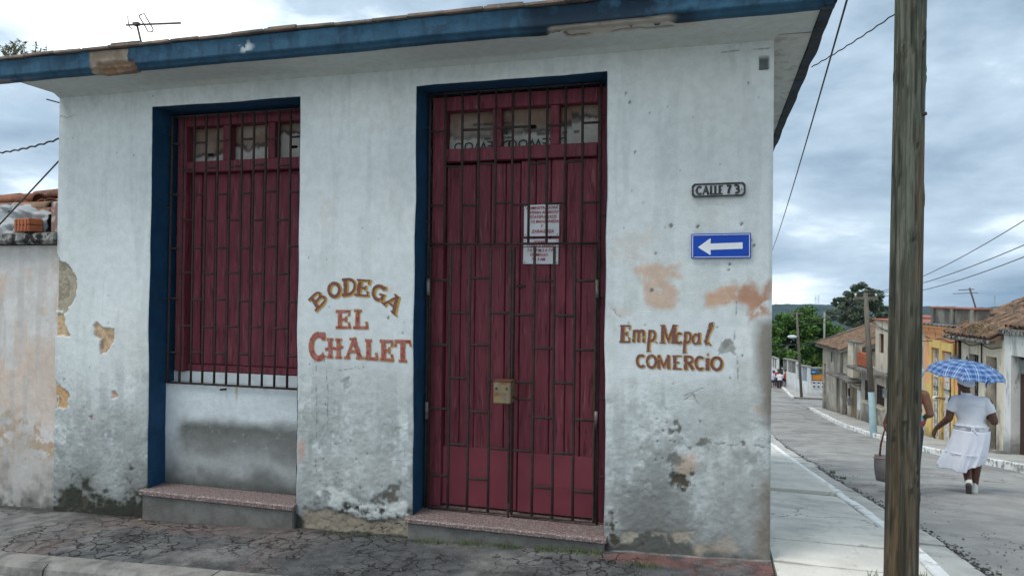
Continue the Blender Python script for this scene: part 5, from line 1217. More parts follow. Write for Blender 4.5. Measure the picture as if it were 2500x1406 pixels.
for a in (6.2, 7.55, 9.0): hC.box('parapet_pier', p_grey, a-.1, a+.1, -.22, -.16, .955, 1.40)
hC.box('roof_block', p_grey, 5.55, 6.6, -2.2, -1.4, .6, 1.28); hC.box('side', p_orange, 6.47, 9.11, -4.5, -.31, -3.3, .9)
def ironwork(h, a, b, z0, z1, n, name):
    g_ = h.mesh(name, m_whiteiron, MB().tube([(a, n, z0), (a, n, z1), (b, n, z1), (b, n, z0), (a, n, z0)], .018, 6))
    k = 5
    for i in range(1, k): x = a+(b-a)*i/k; h.mesh('bar', m_whiteiron, MB().tube([(x, n, z0), (x, n, z1)], .011, 5), g_)
    z = z0+.1; i = 0
    while z < z1-.35:
        for q in (0, 1):
            cx_ = a+(b-a)*(.27+.46*q); pts = [(cx_+.11*(1-.12*j/2)*math.cos(j*.55)*(1 if q else -1)*(1-j/22), n+.01, z+.15+.15*math.sin(j*.55)*(1-j/22)) for j in range(15)]
            h.mesh('scroll', m_whiteiron, MB().tube(pts, .012, 5), g_)
        z += .33; i += 1
    h.mesh('rail', m_whiteiron, MB().tube([(a, n, (z0+z1)/2+.5), (b, n, (z0+z1)/2+.5)], .02, 6), g_)
    return g_
hC.box('window', surf('pale_curtain', (.22, .22, .2), (.12, .12, .11), 5, .9), 7.865, 8.455, -.27, -.24, -2.48, .19); ironwork(hC, 7.88, 8.44, -2.46, .17, -.04, 'window_ironwork')
hC.box('doorway', m_dark, 6.985, 7.655, -2.4, -2.36, -2.55, .15); ironwork(hC, 7.36, 7.64, -2.5, .12, -.05, 'door_ironwork'); hC.box('doorstep', p_yellow, 6.8, 7.9, .055, .35, -3.2, -2.52, bev=.02)
# --- tan two-storey house with terrace
hD = House('terrace_house', 12.9, zg(13), 'tan two storey house with brown shuttered window and red brick terrace screen')
hD.wall(9.125, 14.05, -3.4, .86, [(13.08, 13.62, -.36, .37), (12.95, 13.85, -2.3, -1.56), (10.2, 11.0, -2.9, -.9)], p_tan, th=.3)
hD.wall(14.052, 15.82, -4.2, -1.02, [(14.72, 15.34, -2.36, -1.56)], p_tan2, th=.3, name='terrace_wall')
louvre_in(hD, 13.08, 13.62, -.36, .37, surf('shutter_brown', (.13, .06, .045), (.09, .045, .035), 6, .7), -.08, 8); louvre_in(hD, 12.95, 13.85, -2.3, -1.56, m_brown, -.02, 10); louvre_in(hD, 14.72, 15.34, -2.36, -1.56, m_brown, -.02, 9)
door_in(hD, 10.2, 11.0, -2.9, -.9, m_brown)
hD.box('canopy', m_slabc, 12.2, 15.9, -.2, .55, -1.16, -1.04, bev=.02); hD.box('roof_cap', m_redcap, 9.1, 14.3, -3, .06, .862, .92); hD.box('side', p_tan, 9.13, 14.04, -4.5, -.31, -3.4, .85)
hD.box('terrace_floor', m_slabc, 14.06, 15.8, -3.4, -.31, -1.2, -1.03); hD.box('lower_side', p_tan2, 14.06, 15.81, -3.4, -.31, -4.2, -1.21)
hD.box('window_sill', p_tan, 12.85, 13.95, .003, .12, -2.42, -2.33); hD.box('window_sill', p_tan, 14.66, 15.4, .003, .12, -2.46, -2.38)
r2 = random.Random(44)
for row in range(5):
    for i in range(6): hD.box('screen_brick', m_brick_s, 14.12+.245*i+(.0 if row % 2 else .02), 14.35+.245*i, .12, .24, -.98+.105*row, -.885+.105*row)
hD.box('terrace_pier', p_tan, 15.60, 15.82, .05, .30, -1.03, -.1); hD.box('terrace_pier', p_tan, 16.1, 16.9, .0, .26, -1.6, -.14); hD.box('terrace_cap', m_slabc, 15.55, 16.95, -.02, .32, -.139, -.08)
# --- low house with flat canopy
hE = House('canopy_house', 17.6, zg(17.5), 'low tan house under a thin concrete canopy with several doors')
hE.wall(15.83, 19.08, -4.2, -1.80, [(17.95, 18.75, -3.9, -2.02), (17.5, 17.88, -2.56, -2.2), (16.45, 17.35, -3.9, -2.06)], p_tan, th=.3)
door_in(hE, 17.95, 18.75, -3.62, -2.02, m_brown); louvre_in(hE, 17.5, 17.88, -2.56, -2.2, m_brown, -.05, 4); door_in(hE, 16.45, 17.35, -3.62, -2.06, surf('door_ochre', (.26, .20, .12), (.16, .13, .09), 4, .85, .3, 30), -.06, 4)
hE.box('canopy', m_slabc, 15.85, 19.9, -.2, .5, -1.795, -1.70, bev=.02); hE.box('side', p_tan, 15.84, 19.07, -4, -.31, -4.2, -1.72); hE.box('white_panel', surf('white_panel', (.66, .68, .68), (.6, .62, .62), 6, .8), 15.9, 16.38, .003, .02, -2.9, -2.1)
# --- corner house with hipped tile roof
hF = House('corner_tile_house', 20.7, zg(21), 'weathered tan corner house with hipped clay tile roof beside the cross street')
hF.wall(19.1, 22.42, -4.6, -.66, [(21.75, 22.2, -4.2, -1.55), (19.35, 19.75, -4.2, -1.85), (20.55, 20.85, -1.35, -.85)], p_tan2, th=.3)
door_in(hF, 21.75, 22.2, -4.0, -1.55, m_grdoor); door_in(hF, 19.35, 19.75, -3.9, -1.85, surf('door_red', (.14, .045, .04), (.09, .035, .03), 6, .8)); louvre_in(hF, 20.55, 20.85, -1.35, -.85, m_brown, -.06, 4)
hF.box('side', p_tan, 19.1, 22.41, -5, -.31, -4.6, -.67); hF.box('near_gable', p_tan, 17.3, 19.09, -2.2, -.1, -1.69, -.56)
tile_roof(hF, 18.0, 22.7, .35, -.62, -2.2, .36, as_parts=False); tile_roof(hF, 16.9, 18.1, -.2, -.50, -2.2, .30, as_parts=False, name='lean_to_roof')
hG = House('back_house', 22, -3.5, 'pale flat roofed building with stained parapet behind the corner tile house', n0=-4.5)
hG.box('wall', p_white, 17.5, 25, -9, -4.2, -4, .55); hG.box('parapet', p_grey, 17.45, 25.1, -9.05, -4.1, .552, .78); hG.box('cap', m_redcap, 17.4, 25.2, -9.1, -4.05, .782, .84)

# cross street surface and the fenced garden beyond it
sheet('cross_street', lambda y: kerbR(y)-.02, lambda y: 40.0, np.linspace(38.6, 46.8, 30), 40, -.03, m_asph, rough=.03)
kc = tag(empty('kerb_cross', (0, 0, 0)), kind='structure')
for i in range(12):
    x = 4.85+i*.95; MB().bbox(x+.006, x+.944, 46.82, 46.98, float(gz(x, 46.9))-.3, float(gz(x, 46.9))+.075, .012).build('kerb_stone', m_kerbg, kc)
m_fw = surf('fence_white', (.66, .68, .68), (.58, .6, .6), 2, .88, .3, 25, dirt=((.36, .36, .34), 2.2, .56, .72, .7), zdirt=((.4, .4, .38), 0, .35, .6)); m_blk = surf('block_grey', (.30, .29, .27), (.2, .195, .18), 4, .9, .4, 20); m_bluew = surf('louvre_blue', (.42, .48, .52), (.36, .42, .46), 5, .8)
def fence_run(p, q, h, hw, label, name, bays, mat_sl, white=True):
    p = Vector(p); q = Vector(q); L = (q-p).length; t = empty(name, p, math.atan2(q.y-p.y, q.x-p.x), label, 'garden wall', 'garden walls beyond the cross street')
    dz = q.z-p.z
    def sheared(mb): mb.v = [(a, b, c+dz*a/L) for a, b, c in mb.v]; return mb
    sheared(MB().bbox(0, L, -.1, .1, -.5, hw, .01)).build('wall', m_fw, t)
    sheared(MB().bbox(0, L, -.13, .13, h, h+.1, .01)).build('coping', m_blk, t)
    w_ = L/bays
    for i in range(bays+1): sheared(MB().bbox(max(0, i*w_-.09), min(L, i*w_+.09), -.11, .11, hw+.002, h-.002, .01)).build('pier', mat_sl if i % 2 else m_fw, t)
    for i in range(bays):
        n_ = 8
        for k in range(n_): sheared(MB().box(i*w_+.1, (i+1)*w_-.1, -.05, .05, hw+(h-hw)*k/n_+.02, hw+(h-hw)*(k+.55)/n_)).build('slat', mat_sl, t)
    return t
zf = lambda x, y: float(gz(x, y))+.05
fence_run((5.94, 48.74, zf(5.9, 48.7)), (5.66, 52.0, zf(5.7, 52)), 1.78, .85, 'white garden wall with blue grey louvre slats at the cross street corner', 'garden_wall', 2, m_bluew)
fence_run((5.64, 52.3, zf(5.6, 52)), (5.30, 57.6, zf(5.3, 57.6)), 2.0, 1.15, 'white garden wall with grey block infill behind the lamp pole', 'garden_wall', 3, m_blk)
fence_run((5.05, 60.5, zf(5, 60.5)), (4.95, 68, zf(5, 68)), 1.9, 1.1, 'far white garden wall with railings beyond the seated people', 'garden_wall', 8, m_blk)
fr = fence_run((5.98, 48.72, zf(5.9, 48.7)), (10.5, 49.1, zf(10, 49)), 1.72, .75, 'garden wall with orange panel and pierced white blocks along the cross street', 'garden_wall', 3, m_blk)
MB().bbox(.15, 1.2, -.14, -.112, 1.02, 1.34, .01).build('orange_panel', surf('orange_panel', (.62, .24, .03), (.55, .2, .03), 5, .8), fr)
MB().bbox(.02, .42, -.15, -.115, 1.36, 1.72, .01).build('blue_panel', surf('blue_panel', (.03, .12, .26), (.025, .1, .22), 5, .6), fr)
MB().bbox(.08, .30, -.158, -.151, 1.50, 1.56, .001).build('arrow_stripe', m_ename, fr)
for i in range(5):
    for j in range(2):
        b_ = MB().bbox(.12+i*.26, .36+i*.26, -.135, -.102, .5+j*.24, .72+j*.24, .01).build('pierced_block', m_fw, fr)
        MB().ell((.24+i*.26, -.134, .61+j*.24), (.085, .012, .05), 12, 6).build('hole_shade', m_dark, b_, True)  # near-black lens on the solid block, standing in for shade in the piercing

# ================================================================== POLES, LAMP, WIRES, AERIAL
m_pole = surf('far_pole_wood', (.12, .105, .085), (.17, .155, .13), 6, .9, .4, 30, stretch=(6, 6, .5)); m_pbl = surf('pole_blue_paint', (.22, .34, .38), (.30, .40, .43), 5, .85, .3, 20, dirt=((.2, .19, .17), 5, .58, .7, .8))
P0 = Vector(hit(2133, 1062)); P1 = Vector(at(2113, 715, 22.8))
t = empty('utility_pole', P0, 0, 'leaning grey wooden utility pole with its base painted pale blue', 'utility pole'); D_ = P1-P0
MB().tube([D_*.30, D_*.65, D_], [.092, .08, .066], 12).build('shaft', m_pole, t, True); MB().tube([D_*-.03, D_*.0, D_*.30], [.115, .108, .094], 12).build('painted_base', m_pbl, t, True)
MB().bbox(-.35, .35, -.05, .05, -.05, .05, .01, Matrix.Translation(D_*.96)).build('crossarm', m_pole, t)
for k in (-.3, .3): MB().tube([D_*.96+Vector((k, 0, .05)), D_*.96+Vector((k, 0, .16))], .03, 8).build('insulator', m_ename, t, True)
Q0 = Vector(hit(1957, 972)); Q1 = Vector(at(1945, 762, 43.7)); t = empty('lamp_pole', Q0, 0, 'slender grey street lamp pole by the white garden wall', 'street lamp'); D2 = Q1-Q0
MB().tube([D2*0, D2*.5, D2], [.085, .075, .06], 10).build('shaft', m_pole, t, True)
LH = Vector(at(1934, 822, 43.2))-Q0; LB = D2*.70
MB().tube([LB, LB.lerp(LH, .5)+Vector((0, 0, .1)), LH+Vector((.15, 0, 0))], .03, 8).build('arm', m_pole, t, True)
MB().ell(LH, (.28, .14, .11), 14, 8).build('lamp_head', surf('lamp_head', (.6, .64, .66), (.5, .54, .56), 6, .4), t, True)
MB().bbox(-.4, .4, -.05, .05, -.04, .04, .01, Matrix.Translation(D2*.985)).build('crossarm', m_pole, t)
U1 = Vector(at(2013, 762, 60)); U0 = Vector((U1.x, U1.y, float(gz(U1.x, U1.y))-.1)); t = empty('far_pole', U0, 0, 'thin grey green pole standing in front of the round green tree', 'utility pole')
MB().tube([(0, 0, 0), (0, 0, U1.z-U0.z)], [.09, .075], 8).build('shaft', surf('pole_greenish', (.2, .23, .2), (.25, .28, .25), 5, .85), t, True); MB().bbox(-.5, .5, -.04, .04, -.5, -.42, .01, Matrix.Translation((0, 0, U1.z-U0.z))).build('crossarm', m_pole, t)
m_wire = surf('wire_black', (.035, .04, .045), (.05, .055, .06), 5, .6)
def wire(p, q, sag, r, label, n=24, twist=False):
    p = Vector(p); q = Vector(q); pts = [p.lerp(q, i/n)-Vector((0, 0, sag*4*(i/n)*(1-i/n))) for i in range(n+1)]
    if twist:
        m = 90; pts = []
        for i in range(m+1):
            f = i/m; c = p.lerp(q, f)-Vector((0, 0, sag*4*f*(1-f))); a = f*60; pts.append(c+Vector((math.cos(a), 0, math.sin(a)))*r*.6)
    tag(MB().tube(pts, r, 6).build('wire', m_wire, None, True), label, 'wire', 'overhead wires')
V = lambda *a: Vector(at(*a))
wire(V(2085, -60, 5), V(1868, 645, 40), .35, .008, 'long straight wire dropping past the right eave into the street', 30)
wire((.70, 5.75, 3.43), (1.06, 4.62, 3.40), .012, .0042, 'twisted cable from the shop eave to the wooden pole', twist=True)
tp = P0+D_*.99
wire(tp, V(2620, 462, 9), .25, .007, 'uppermost of the three wires crossing the sky right of the pole'); wire(tp-Vector((.25, 0, .02)), V(2620, 545, 9), .22, .007, 'middle one of the three wires crossing the sky right of the pole'); wire(tp+Vector((.25, 0, -.06)), V(2620, 578, 9), .2, .007, 'lowest of the three wires crossing the sky right of the pole')
lt = Q0+D2*.985
wire(tp, lt+Vector((.35, 0, 0)), .5, .014, 'upper sagging wire between the blue based pole and the lamp pole'); wire(tp-Vector((.2, 0, .3)), lt-Vector((.35, 0, .1)), .6, .014, 'lower sagging wire between the blue based pole and the lamp pole')
wire(lt, V(1860, 700, 75), .5, .018, 'thin wire rising left of the lamp pole against the hills'); wire(tp-Vector((0, 0, .8)), V(1870, 858, 40), .3, .012, 'wire slanting down in front of the round tree toward the shop corner'); wire(tp-Vector((0, 0, 1.0)), V(1870, 838, 41), .3, .012, 'second slanting wire just above it in front of the round tree')
wire(tp-Vector((0, 0, .7)), hC.t.location+Vector((-.1, -1.2, 2.9)), .25, .012, 'slack service wire from the blue based pole to the orange house'); wire((-5.72, 5.2, 3.12), (-7.6, 5.9, 3.16), .03, .009, 'twisted cable running left from under the shop eave', twist=True)
wire((-5.70, 5.15, 2.95), (-6.6, 4.75, 1.75), .0, .007, 'black cable sloping down across the low tiled roof'); wire((-5.66, 5.12, 3.37), (-5.78, 5.0, 3.40), 0, .006, 'short iron spike sticking out below the left eave')
wire(Vector((.395, 5.9, 3.0)), Vector((.47, 6.2, 3.06)), 0, .008, 'short iron stub poking out beyond the shop corner')
ab = V(2388, 770, 26.5); atp = V(2368, 706, 26.5); t = empty('antenna', ab, 0, 'thin television aerial on a tilted mast above the orange house', 'antenna'); dd = atp-ab
MB().tube([dd*-.6, dd*1.05], .03, 8).build('mast', m_alu, t, True)
MB().tube([V(2340, 708, 26.5)-ab, V(2378, 706, 26.4)-ab], .015, 6).build('boom', m_alu, t, True); MB().tube([V(2326, 717, 26.6)-ab, V(2388, 715, 26.5)-ab], .012, 6).build('element', m_alu, t, True)
for px in (2344, 2356): MB().tube([V(px, 708, 26.1)-ab, V(px, 707, 26.9)-ab], .01, 5).build('element', m_alu, t, True)

# ================================================================== TREES, HILLS
def leaf_mat(name, c1, c2, c3):
    m = surf(name, c1, c2, 1.2, .6, dirt=(c3, .9, .48, .62, .8), spec=.3); nt = m.node_tree; b = nt.nodes['Principled BSDF']
    b.inputs['Subsurface Weight'].default_value = 0.0; return m
def tree(name, base, top, rx, ry, zlo, label, mat, seed, nclump, nleaf, leaf, shape):
    r2 = np.random.RandomState(seed); rr = random.Random(seed); base = Vector(base); H = top-base.z
    t = empty(name, base, 0, label, 'tree', 'trees down the street')
    c = np.array([0, 0, (zlo-base.z)]); hh = H-(zlo-base.z)
    cl = []
    while len(cl) < nclump:
        u, v, w_ = r2.uniform(-1, 1), r2.uniform(-1, 1), r2.uniform(0, 1); rad = math.hypot(u, v)
        prof = shape(w_)
        if rad < prof and (rad > prof*.55 or w_ > .55): cl.append((u*rx, v*ry, (zlo-base.z)+w_*hh, r2.uniform(.5, 1.0)))
    cl = np.array(cl)
    # limbs to a share of the clumps
    tr = MB(); fork = Vector((0, 0, (zlo-base.z)*.85)); tr.tube([(0, 0, -.3), (0.05, 0, fork.z*.5), fork], [rx*.09, rx*.075, rx*.06], 10)
    for k in range(9):
        e = Vector(cl[rr.randrange(nclump)][:3]); mid = fork.lerp(e, .5)+Vector((0, 0, .12*hh*rr.uniform(-.2, .5))); tr.tube([fork, mid, e*.97], [rx*.04, rx*.025, rx*.008], 6)
    tr.build('trunk', surf('bark', (.13, .11, .09), (.2, .18, .15), 6, .9, .5, 20), t, True)
    k = r2.randint(0, nclump, nleaf); cc = cl[k]; rad = rx*.17*cc[:, 3]
    d = r2.normal(size=(nleaf, 3)); d /= np.linalg.norm(d, axis=1)[:, None]; q = cc[:, :3]+d*(rad*(r2.uniform(0, 1, nleaf)**.4))[:, None]*np.array([1, 1, .75])
    a = r2.normal(size=(nleaf, 3)); a[:, 2] *= .5; a /= np.linalg.norm(a, axis=1)[:, None]; up = np.array([0, 0, 1.0])+r2.normal(size=(nleaf, 3))*.5; b = np.cross(a, up); b /= np.linalg.norm(b, axis=1)[:, None]
    s = leaf*r2.uniform(.6, 1.3, nleaf)[:, None]
    Pn = np.stack([q-a*s, q+b*s*.45, q+a*s, q-b*s*.45], 1).reshape(-1, 3)
    me = bpy.data.meshes.new('crown'); me.vertices.add(nleaf*4); me.vertices.foreach_set('co', Pn.astype(np.float32).ravel()); me.loops.add(nleaf*4); me.loops.foreach_set('vertex_index', np.arange(nleaf*4, dtype=np.int32))
    me.polygons.add(nleaf); me.polygons.foreach_set('loop_start', np.arange(0, nleaf*4, 4, dtype=np.int32)); me.polygons.foreach_set('loop_total', np.full(nleaf, 4, dtype=np.int32)); me.update(calc_edges=True); link('crown', me, mat, t); return t
m_lf1 = leaf_mat('leaf_bright', (.065, .155, .022), (.11, .21, .035), (.03, .085, .018)); m_lf2 = leaf_mat('leaf_dull', (.10, .145, .09), (.16, .19, .12), (.06, .09, .058)); m_lf3 = leaf_mat('leaf_yellow', (.17, .2, .03), (.11, .16, .025), (.06, .1, .02))
c1 = at(1960, 830, 64); tree('round_tree', (c1[0], c1[1], float(gz(c1[0], c1[1]))), at(1958, 756, 64)[2], 4.3, 4.0, at(1950, 905, 64)[2], 'dense round bright green tree behind the lamp pole', m_lf1, 3, 300, 120000, .13, lambda w_: math.sqrt(max(0, 1-(w_*.97)**2.3)))
c2 = at(2098, 740, 74); tree('spreading_tree', (c2[0], c2[1], float(gz(c2[0], c2[1]))), at(2100, 695, 74)[2], 3.05, 3.05, at(2100, 792, 74)[2], 'tall spreading tree with open dull green crown above the roofs', m_lf2, 9, 150, 42000, .12, lambda w_: math.sqrt(max(0, 1-(w_*.98)**2.4)))
c3 = at(1992, 890, 50.5); tree('garden_shrub', (c3[0], c3[1], float(gz(c3[0], c3[1]))), at(1992, 868, 50.5)[2], .75, .6, at(1992, 905, 50.5)[2]-.2, 'yellow green leafy shrub above the garden wall at the corner', m_lf3, 13, 26, 1500, .09, lambda w_: 1-.4*w_)
c4 = at(1915, 880, 70); tree('dark_tree', (c4[0], c4[1], float(gz(c4[0], c4[1]))), at(1905, 850, 70)[2], 3.2, 2.4, at(1900, 905, 70)[2]-.4, 'dark tree mass behind the far garden wall', m_lf1, 21, 40, 12000, .14, lambda w_: math.sqrt(max(0, 1-w_**2)))
m_for = surf('forest_slope', (.012, .034, .03), (.022, .05, .038), .035, .95, 1.0, .12, dirt=((.008, .024, .022), .02, .45, .6, .8), dirt2=((.10, .12, .11), .006, .68, .72, .4))
def hills():
    xs = np.linspace(-1400, 1800, 520); ys = np.linspace(900, 2300, 170); X, Y = np.meshgrid(xs, ys)
    rid = -14+16*(fbm(X, X*0, .0022, 4, 601)-.5)*1.4+3*(fbm(X, X*0+4, .012, 3, 602)-.5)
    f = sstep(950, 1600, Y); Z = -64+(rid+64)*f-12*sstep(1650, 2300, Y)
    Z += f*((fbm(X, Y, .045, 4, 603)-.5)*9+(fbm(X, Y, .006, 3, 604)-.5)*9)
    P = np.stack([X.ravel(), Y.ravel(), Z.ravel()], 1); o = grid_mesh('hills', P, len(xs), len(ys), mat=m_for); o['kind'] = 'structure'
hills()
m_pyl = surf('pylon_steel', (.3, .33, .36), (.26, .29, .32), 5, .7)
for i, (px, hpx, lb) in enumerate(((1906, 12, 'faint lattice pylon on the ridge next to the shop corner'), (1916, 11, 'faint lattice pylon, second on the ridge from the shop corner'), (1991, 12, 'faint lattice pylon on the ridge left of the spreading tree'), (1998, 13, 'faint lattice pylon closest to the spreading tree on the ridge'), (2428, 13, 'faint lattice pylon on the ridge right of the tilted aerial'))):
    b = at(px, 742, 1560); h = hpx*1560/FPX*1.6; t = empty('pylon', (b[0], b[1], b[2]-6), 0, lb, 'pylon', 'pylons on the far ridge')
    mb = MB()
    for sx in (-1, 1):
        for sy in (-1, 1): MB().tube([(sx*1.6, sy*1.6, 0), (sx*.25, sy*.25, h+6)], .18, 4).build('leg', m_pyl, t)
    for k, wd in ((.72, 3.2), (.84, 2.6), (.95, 2.0)): MB().bbox(-wd, wd, -.15, .15, (h+6)*k-.15, (h+6)*k+.15, .02).build('crossarm', m_pyl, t)
#@@PEOPLE@@
# ================================================================== PEOPLE
m_skin = surf('skin_dark', (.115, .048, .03), (.09, .038, .024), 12, .5, spec=.4); m_skin2 = surf('skin_brown', (.17, .075, .045), (.14, .06, .036), 12, .5, spec=.4)
m_cotton = surf('white_cotton', (.74, .76, .80), (.68, .70, .75), 6, .85, .25, 60); m_cotton2 = surf('white_skirt', (.76, .78, .86), (.70, .73, .82), 6, .85, .2, 40); m_shoe = surf('white_shoe', (.64, .66, .63), (.55, .57, .54), 12, .7); m_sole = surf('shoe_sole', (.09, .08, .075), (.07, .06, .055), 12, .8)
def hand(mb, wrist, dirv, palm_n, s=1.0, curl=.5, thumb_side=1):
    # palm, four unequal fingers with two bends, thumb leaving the side of the palm
    d = Vector(dirv).normalized(); n = Vector(palm_n); n = (n-d*n.dot(d)).normalized(); sd = d.cross(n)*thumb_side; wv = Vector(wrist)
    kn = wv+d*.085*s; mb.cap(wv, wv+d*.03*s, .024*s, .028*s, 10)
    for k, (off, ln) in enumerate(((.030, .070), (.010, .080), (-.010, .074), (-.028, .058))):
        b = kn+sd*off*s; mb.cap(wv+d*.02*s+sd*off*.6*s, b, .017*s, .0125*s, 8)
        a1 = curl*.6; d1 = (d*math.cos(a1)+n*math.sin(a1)); p1 = b+d1*ln*.5*s; a2 = curl*1.5; d2 = (d*math.cos(a2)+n*math.sin(a2)); p2 = p1+d2*ln*.5*s
        mb.cap(b, p1, .0105*s, .0095*s, 8); mb.cap(p1, p2, .0095*s, .008*s, 8)
    tb = wv+d*.025*s+sd*.026*s; t1 = tb+(d*.6+sd*.6+n*.35).normalized()*.042*s; t2 = t1+(d*.85+sd*.15+n*.45).normalized()*.032*s
    mb.cap(tb, t1, .014*s, .012*s, 8); mb.cap(t1, t2, .0115*s, .009*s, 8)
def head(mb, c, yaw=0.0, s=1.0):
    # skull, jaw, nose, lips, ears, brow ; face looks along +y turned by yaw
    Rz = Matrix.Rotation(yaw, 3, 'Z'); c = Vector(c); q = lambda x, y, z: c+Rz @ Vector((x*s, y*s, z*s))
    mb.ell(q(0, -.012, .025), (.076*s, .095*s, .092*s), 16, 12, Rz); mb.ell(q(0, .022, -.05), (.056*s, .068*s, .062*s), 14, 10, Rz)
    mb.cap(q(0, .088, .012), q(0, .108, -.020), .010*s, .015*s, 8); mb.ell(q(0, .082, -.052), (.026*s, .014*s, .012*s), 10, 8, Rz); mb.ell(q(0, .070, -.092), (.024*s, .020*s, .018*s), 10, 8, Rz)
    for e in (-1, 1):
        mb.ell(q(e*.079, -.005, -.008), (.010*s, .020*s, .030*s), 10, 8, Rz); mb.ell(q(e*.030, .078, .022), (.022*s, .012*s, .010*s), 8, 6, Rz); mb.ell(q(e*.035, .065, -.03), (.024*s, .022*s, .024*s), 8, 6, Rz)
def eyes(c, yaw, parent, s=1.0):
    Rz = Matrix.Rotation(yaw, 3, 'Z'); c = Vector(c)
    for e in (-1, 1): MB().ell(c+Rz @ Vector((e*.031*s, .084*s, .006*s)), (.011*s, .008*s, .007*s), 8, 6).build('eye', m_enbk, parent, True)
RC = math.atan2(-CF[0], CF[1])                 # heading of the view, so local +y runs on down the street
def person(loc, yaw, label, group=None): return empty('person', loc, yaw, label, 'person', group)
# ---- woman in white under a plaid umbrella, walking away
Wp = Vector(hit(2366, 1195)); Wp.z = float(gz(Wp.x, Wp.y))-.06
wm = person(Wp, R(-17), 'woman in white blouse, skirt and head wrap walking away under an umbrella', 'people in the street')
mb = MB()
# torso and head
mb.cap((.02, 0, .78), (.0, .0, .92), .155, .15); mb.ell((.02, -.03, .80), (.20, .155, .14), 18, 12); mb.ell((.015, .0, 1.05), (.165, .115, .16), 16, 12); mb.ell((.01, .0, 1.17), (.18, .105, .11), 16, 10)
mb.cap((-.16, 0, 1.215), (.185, 0, 1.215), .062, .062); mb.cap((-.03, .0, 1.23), (-.045, .012, 1.36), .058, .052); head(mb, (-.05, .02, 1.43), R(58))
# arms: left hangs out and down, right bends forward to hold the handle
L = [(-.20, 0, 1.20), (-.245, -.03, .97), (-.40, .05, .81)]; Rr = [(.215, 0, 1.20), (.285, -.05, .98), (.16, .17, 1.06)]
for a in (L, Rr): mb.cap(a[0], a[1], .062, .05); mb.cap(a[1], a[2], .05, .03)
hand(mb, L[2], (-.35, .15, -.85), (.6, .5, -.2), 1.0, .55, -1); hand(mb, Rr[2], (-.35, .55, .5), (-.5, -.4, .4), 1.0, 1.2, 1)
# legs: right foot planted, left foot trailing with the heel up
mb.cap((.11, .0, .76), (.085, .10, .42), .115, .075); mb.cap((.085, .10, .42), (.062, .06, .09), .072, .042); mb.cap((-.06, 0, .76), (-.045, .09, .43), .115, .075); mb.cap((-.045, .09, .43), (-.005, -.17, .17), .072, .042)
mb.cap((.062, .05, .05), (.062, .15, .035), .04, .03); mb.cap((-.005, -.18, .15), (-.005, -.12, .06), .04, .03)
body = blob(mb, .0075, 'body', m_skin, wm); eyes((-.05, .02, 1.43), R(58), wm)
# blouse with short sleeves and collar
mb = MB(); mb.ell((.015, .0, 1.06), (.190, .140, .19), 18, 12); mb.ell((.01, .0, 1.17), (.205, .128, .125), 18, 12); mb.cap((.02, -.005, .84), (.015, 0, 1.06), .172, .158, 18); mb.ell((.02, -.015, .86), (.205, .165, .14), 18, 12)
mb.cap((-.155, 0, 1.21), (.175, 0, 1.21), .072, .072); mb.cap((-.185, 0, 1.195), (-.215, -.012, 1.10), .074, .070); mb.cap((.20, 0, 1.195), (.24, -.02, 1.105), .074, .070); mb.cap((-.03, 0, 1.25), (-.035, .005, 1.31), .075, .062)
blob(mb, .012, 'blouse', m_cotton, wm, 3, cut=[((0, 0, .80), (0, 0, -1)), ((-.235, -.02, 1.03), (-.2, -.1, -1)), ((.262, -.03, 1.045), (.3, -.15, -1)), ((0, 0, 1.315), (0, 0, 1))] if False else [((0, 0, .795), (0, 0, -1)), ((0, 0, 1.318), (0, 0, 1))])
mb = MB(); mb.tube([(-.19+.0, .0, .885), (-.14, -.13, .90), (.02, -.185, .905), (.17, -.13, .90), (.22, 0, .885)], .016, 8); mb.build('waistband', m_cotton, wm, True)
mb = MB()
for (dx, dz, l) in ((-.05, .015, .055), (.06, .01, .06)): mb.ell((.03+dx, -.195, .895+dz), (l*.75, .018, .026), 12, 8)
mb.ell((.03, -.20, .90), (.018, .02, .02), 8, 6); mb.tube([(.03, -.20, .90), (.06, -.20, .85), (.10, -.19, .80)], [.012, .016, .012], 6); mb.tube([(.03, -.20, .90), (.02, -.20, .84), (.035, -.195, .79)], [.012, .014, .01], 6)
blob(mb, .008, 'bow', m_cotton, wm, 1)
def skirt():
    nz, na = 36, 96; vs = []
    for j in range(nz):
        f = j/(nz-1); z = .845-.525*f
        cx_ = .02-.11*f**1.5; cy_ = -.02+.02*f; rx_ = .222+.012*f+(.012 if f > .58 else 0)*min(1, (f-.58)*6); ry_ = .190+.04*f
        for i in range(na):
            a = 2*math.pi*i/na; fold = (.003+.014*f)*math.sin(7*a+1.3)+(.002+.008*f)*math.sin(15*a+f*3)+(.010 if f > .6 else .0)*math.sin(31*a)
            ex = .05*f*max(0, math.cos(a-2.8))
            vs.append((cx_+(rx_+fold+ex)*math.cos(a), cy_+(ry_+fold)*math.sin(a), z+.012*f*math.sin(5*a)+(.10*f**3 if math.cos(a) > .3 else 0)*math.cos(a)))
    o = MB().add(vs, [(j*na+i, j*na+(i+1) % na, (j+1)*na+(i+1) % na, (j+1)*na+i) for j in range(nz-1) for i in range(na)]).build('skirt', m_cotton2, wm, True)
    so = o.modifiers.new('t', 'SOLIDIFY'); so.thickness = .006
    mb = MB().tube([(.02-.11*.58**1.5+(.222+.012*.58+.006+.05*.58*max(0, math.cos(2*math.pi*i/40-2.8)))*math.cos(2*math.pi*i/40), -.01+(.190+.04*.58+.004)*math.sin(2*math.pi*i/40), .845-.525*.58) for i in range(41)], .006, 5); mb.build('seam', m_cotton2, wm, True)
skirt(); wm.scale = (.93, .95, 1.0)
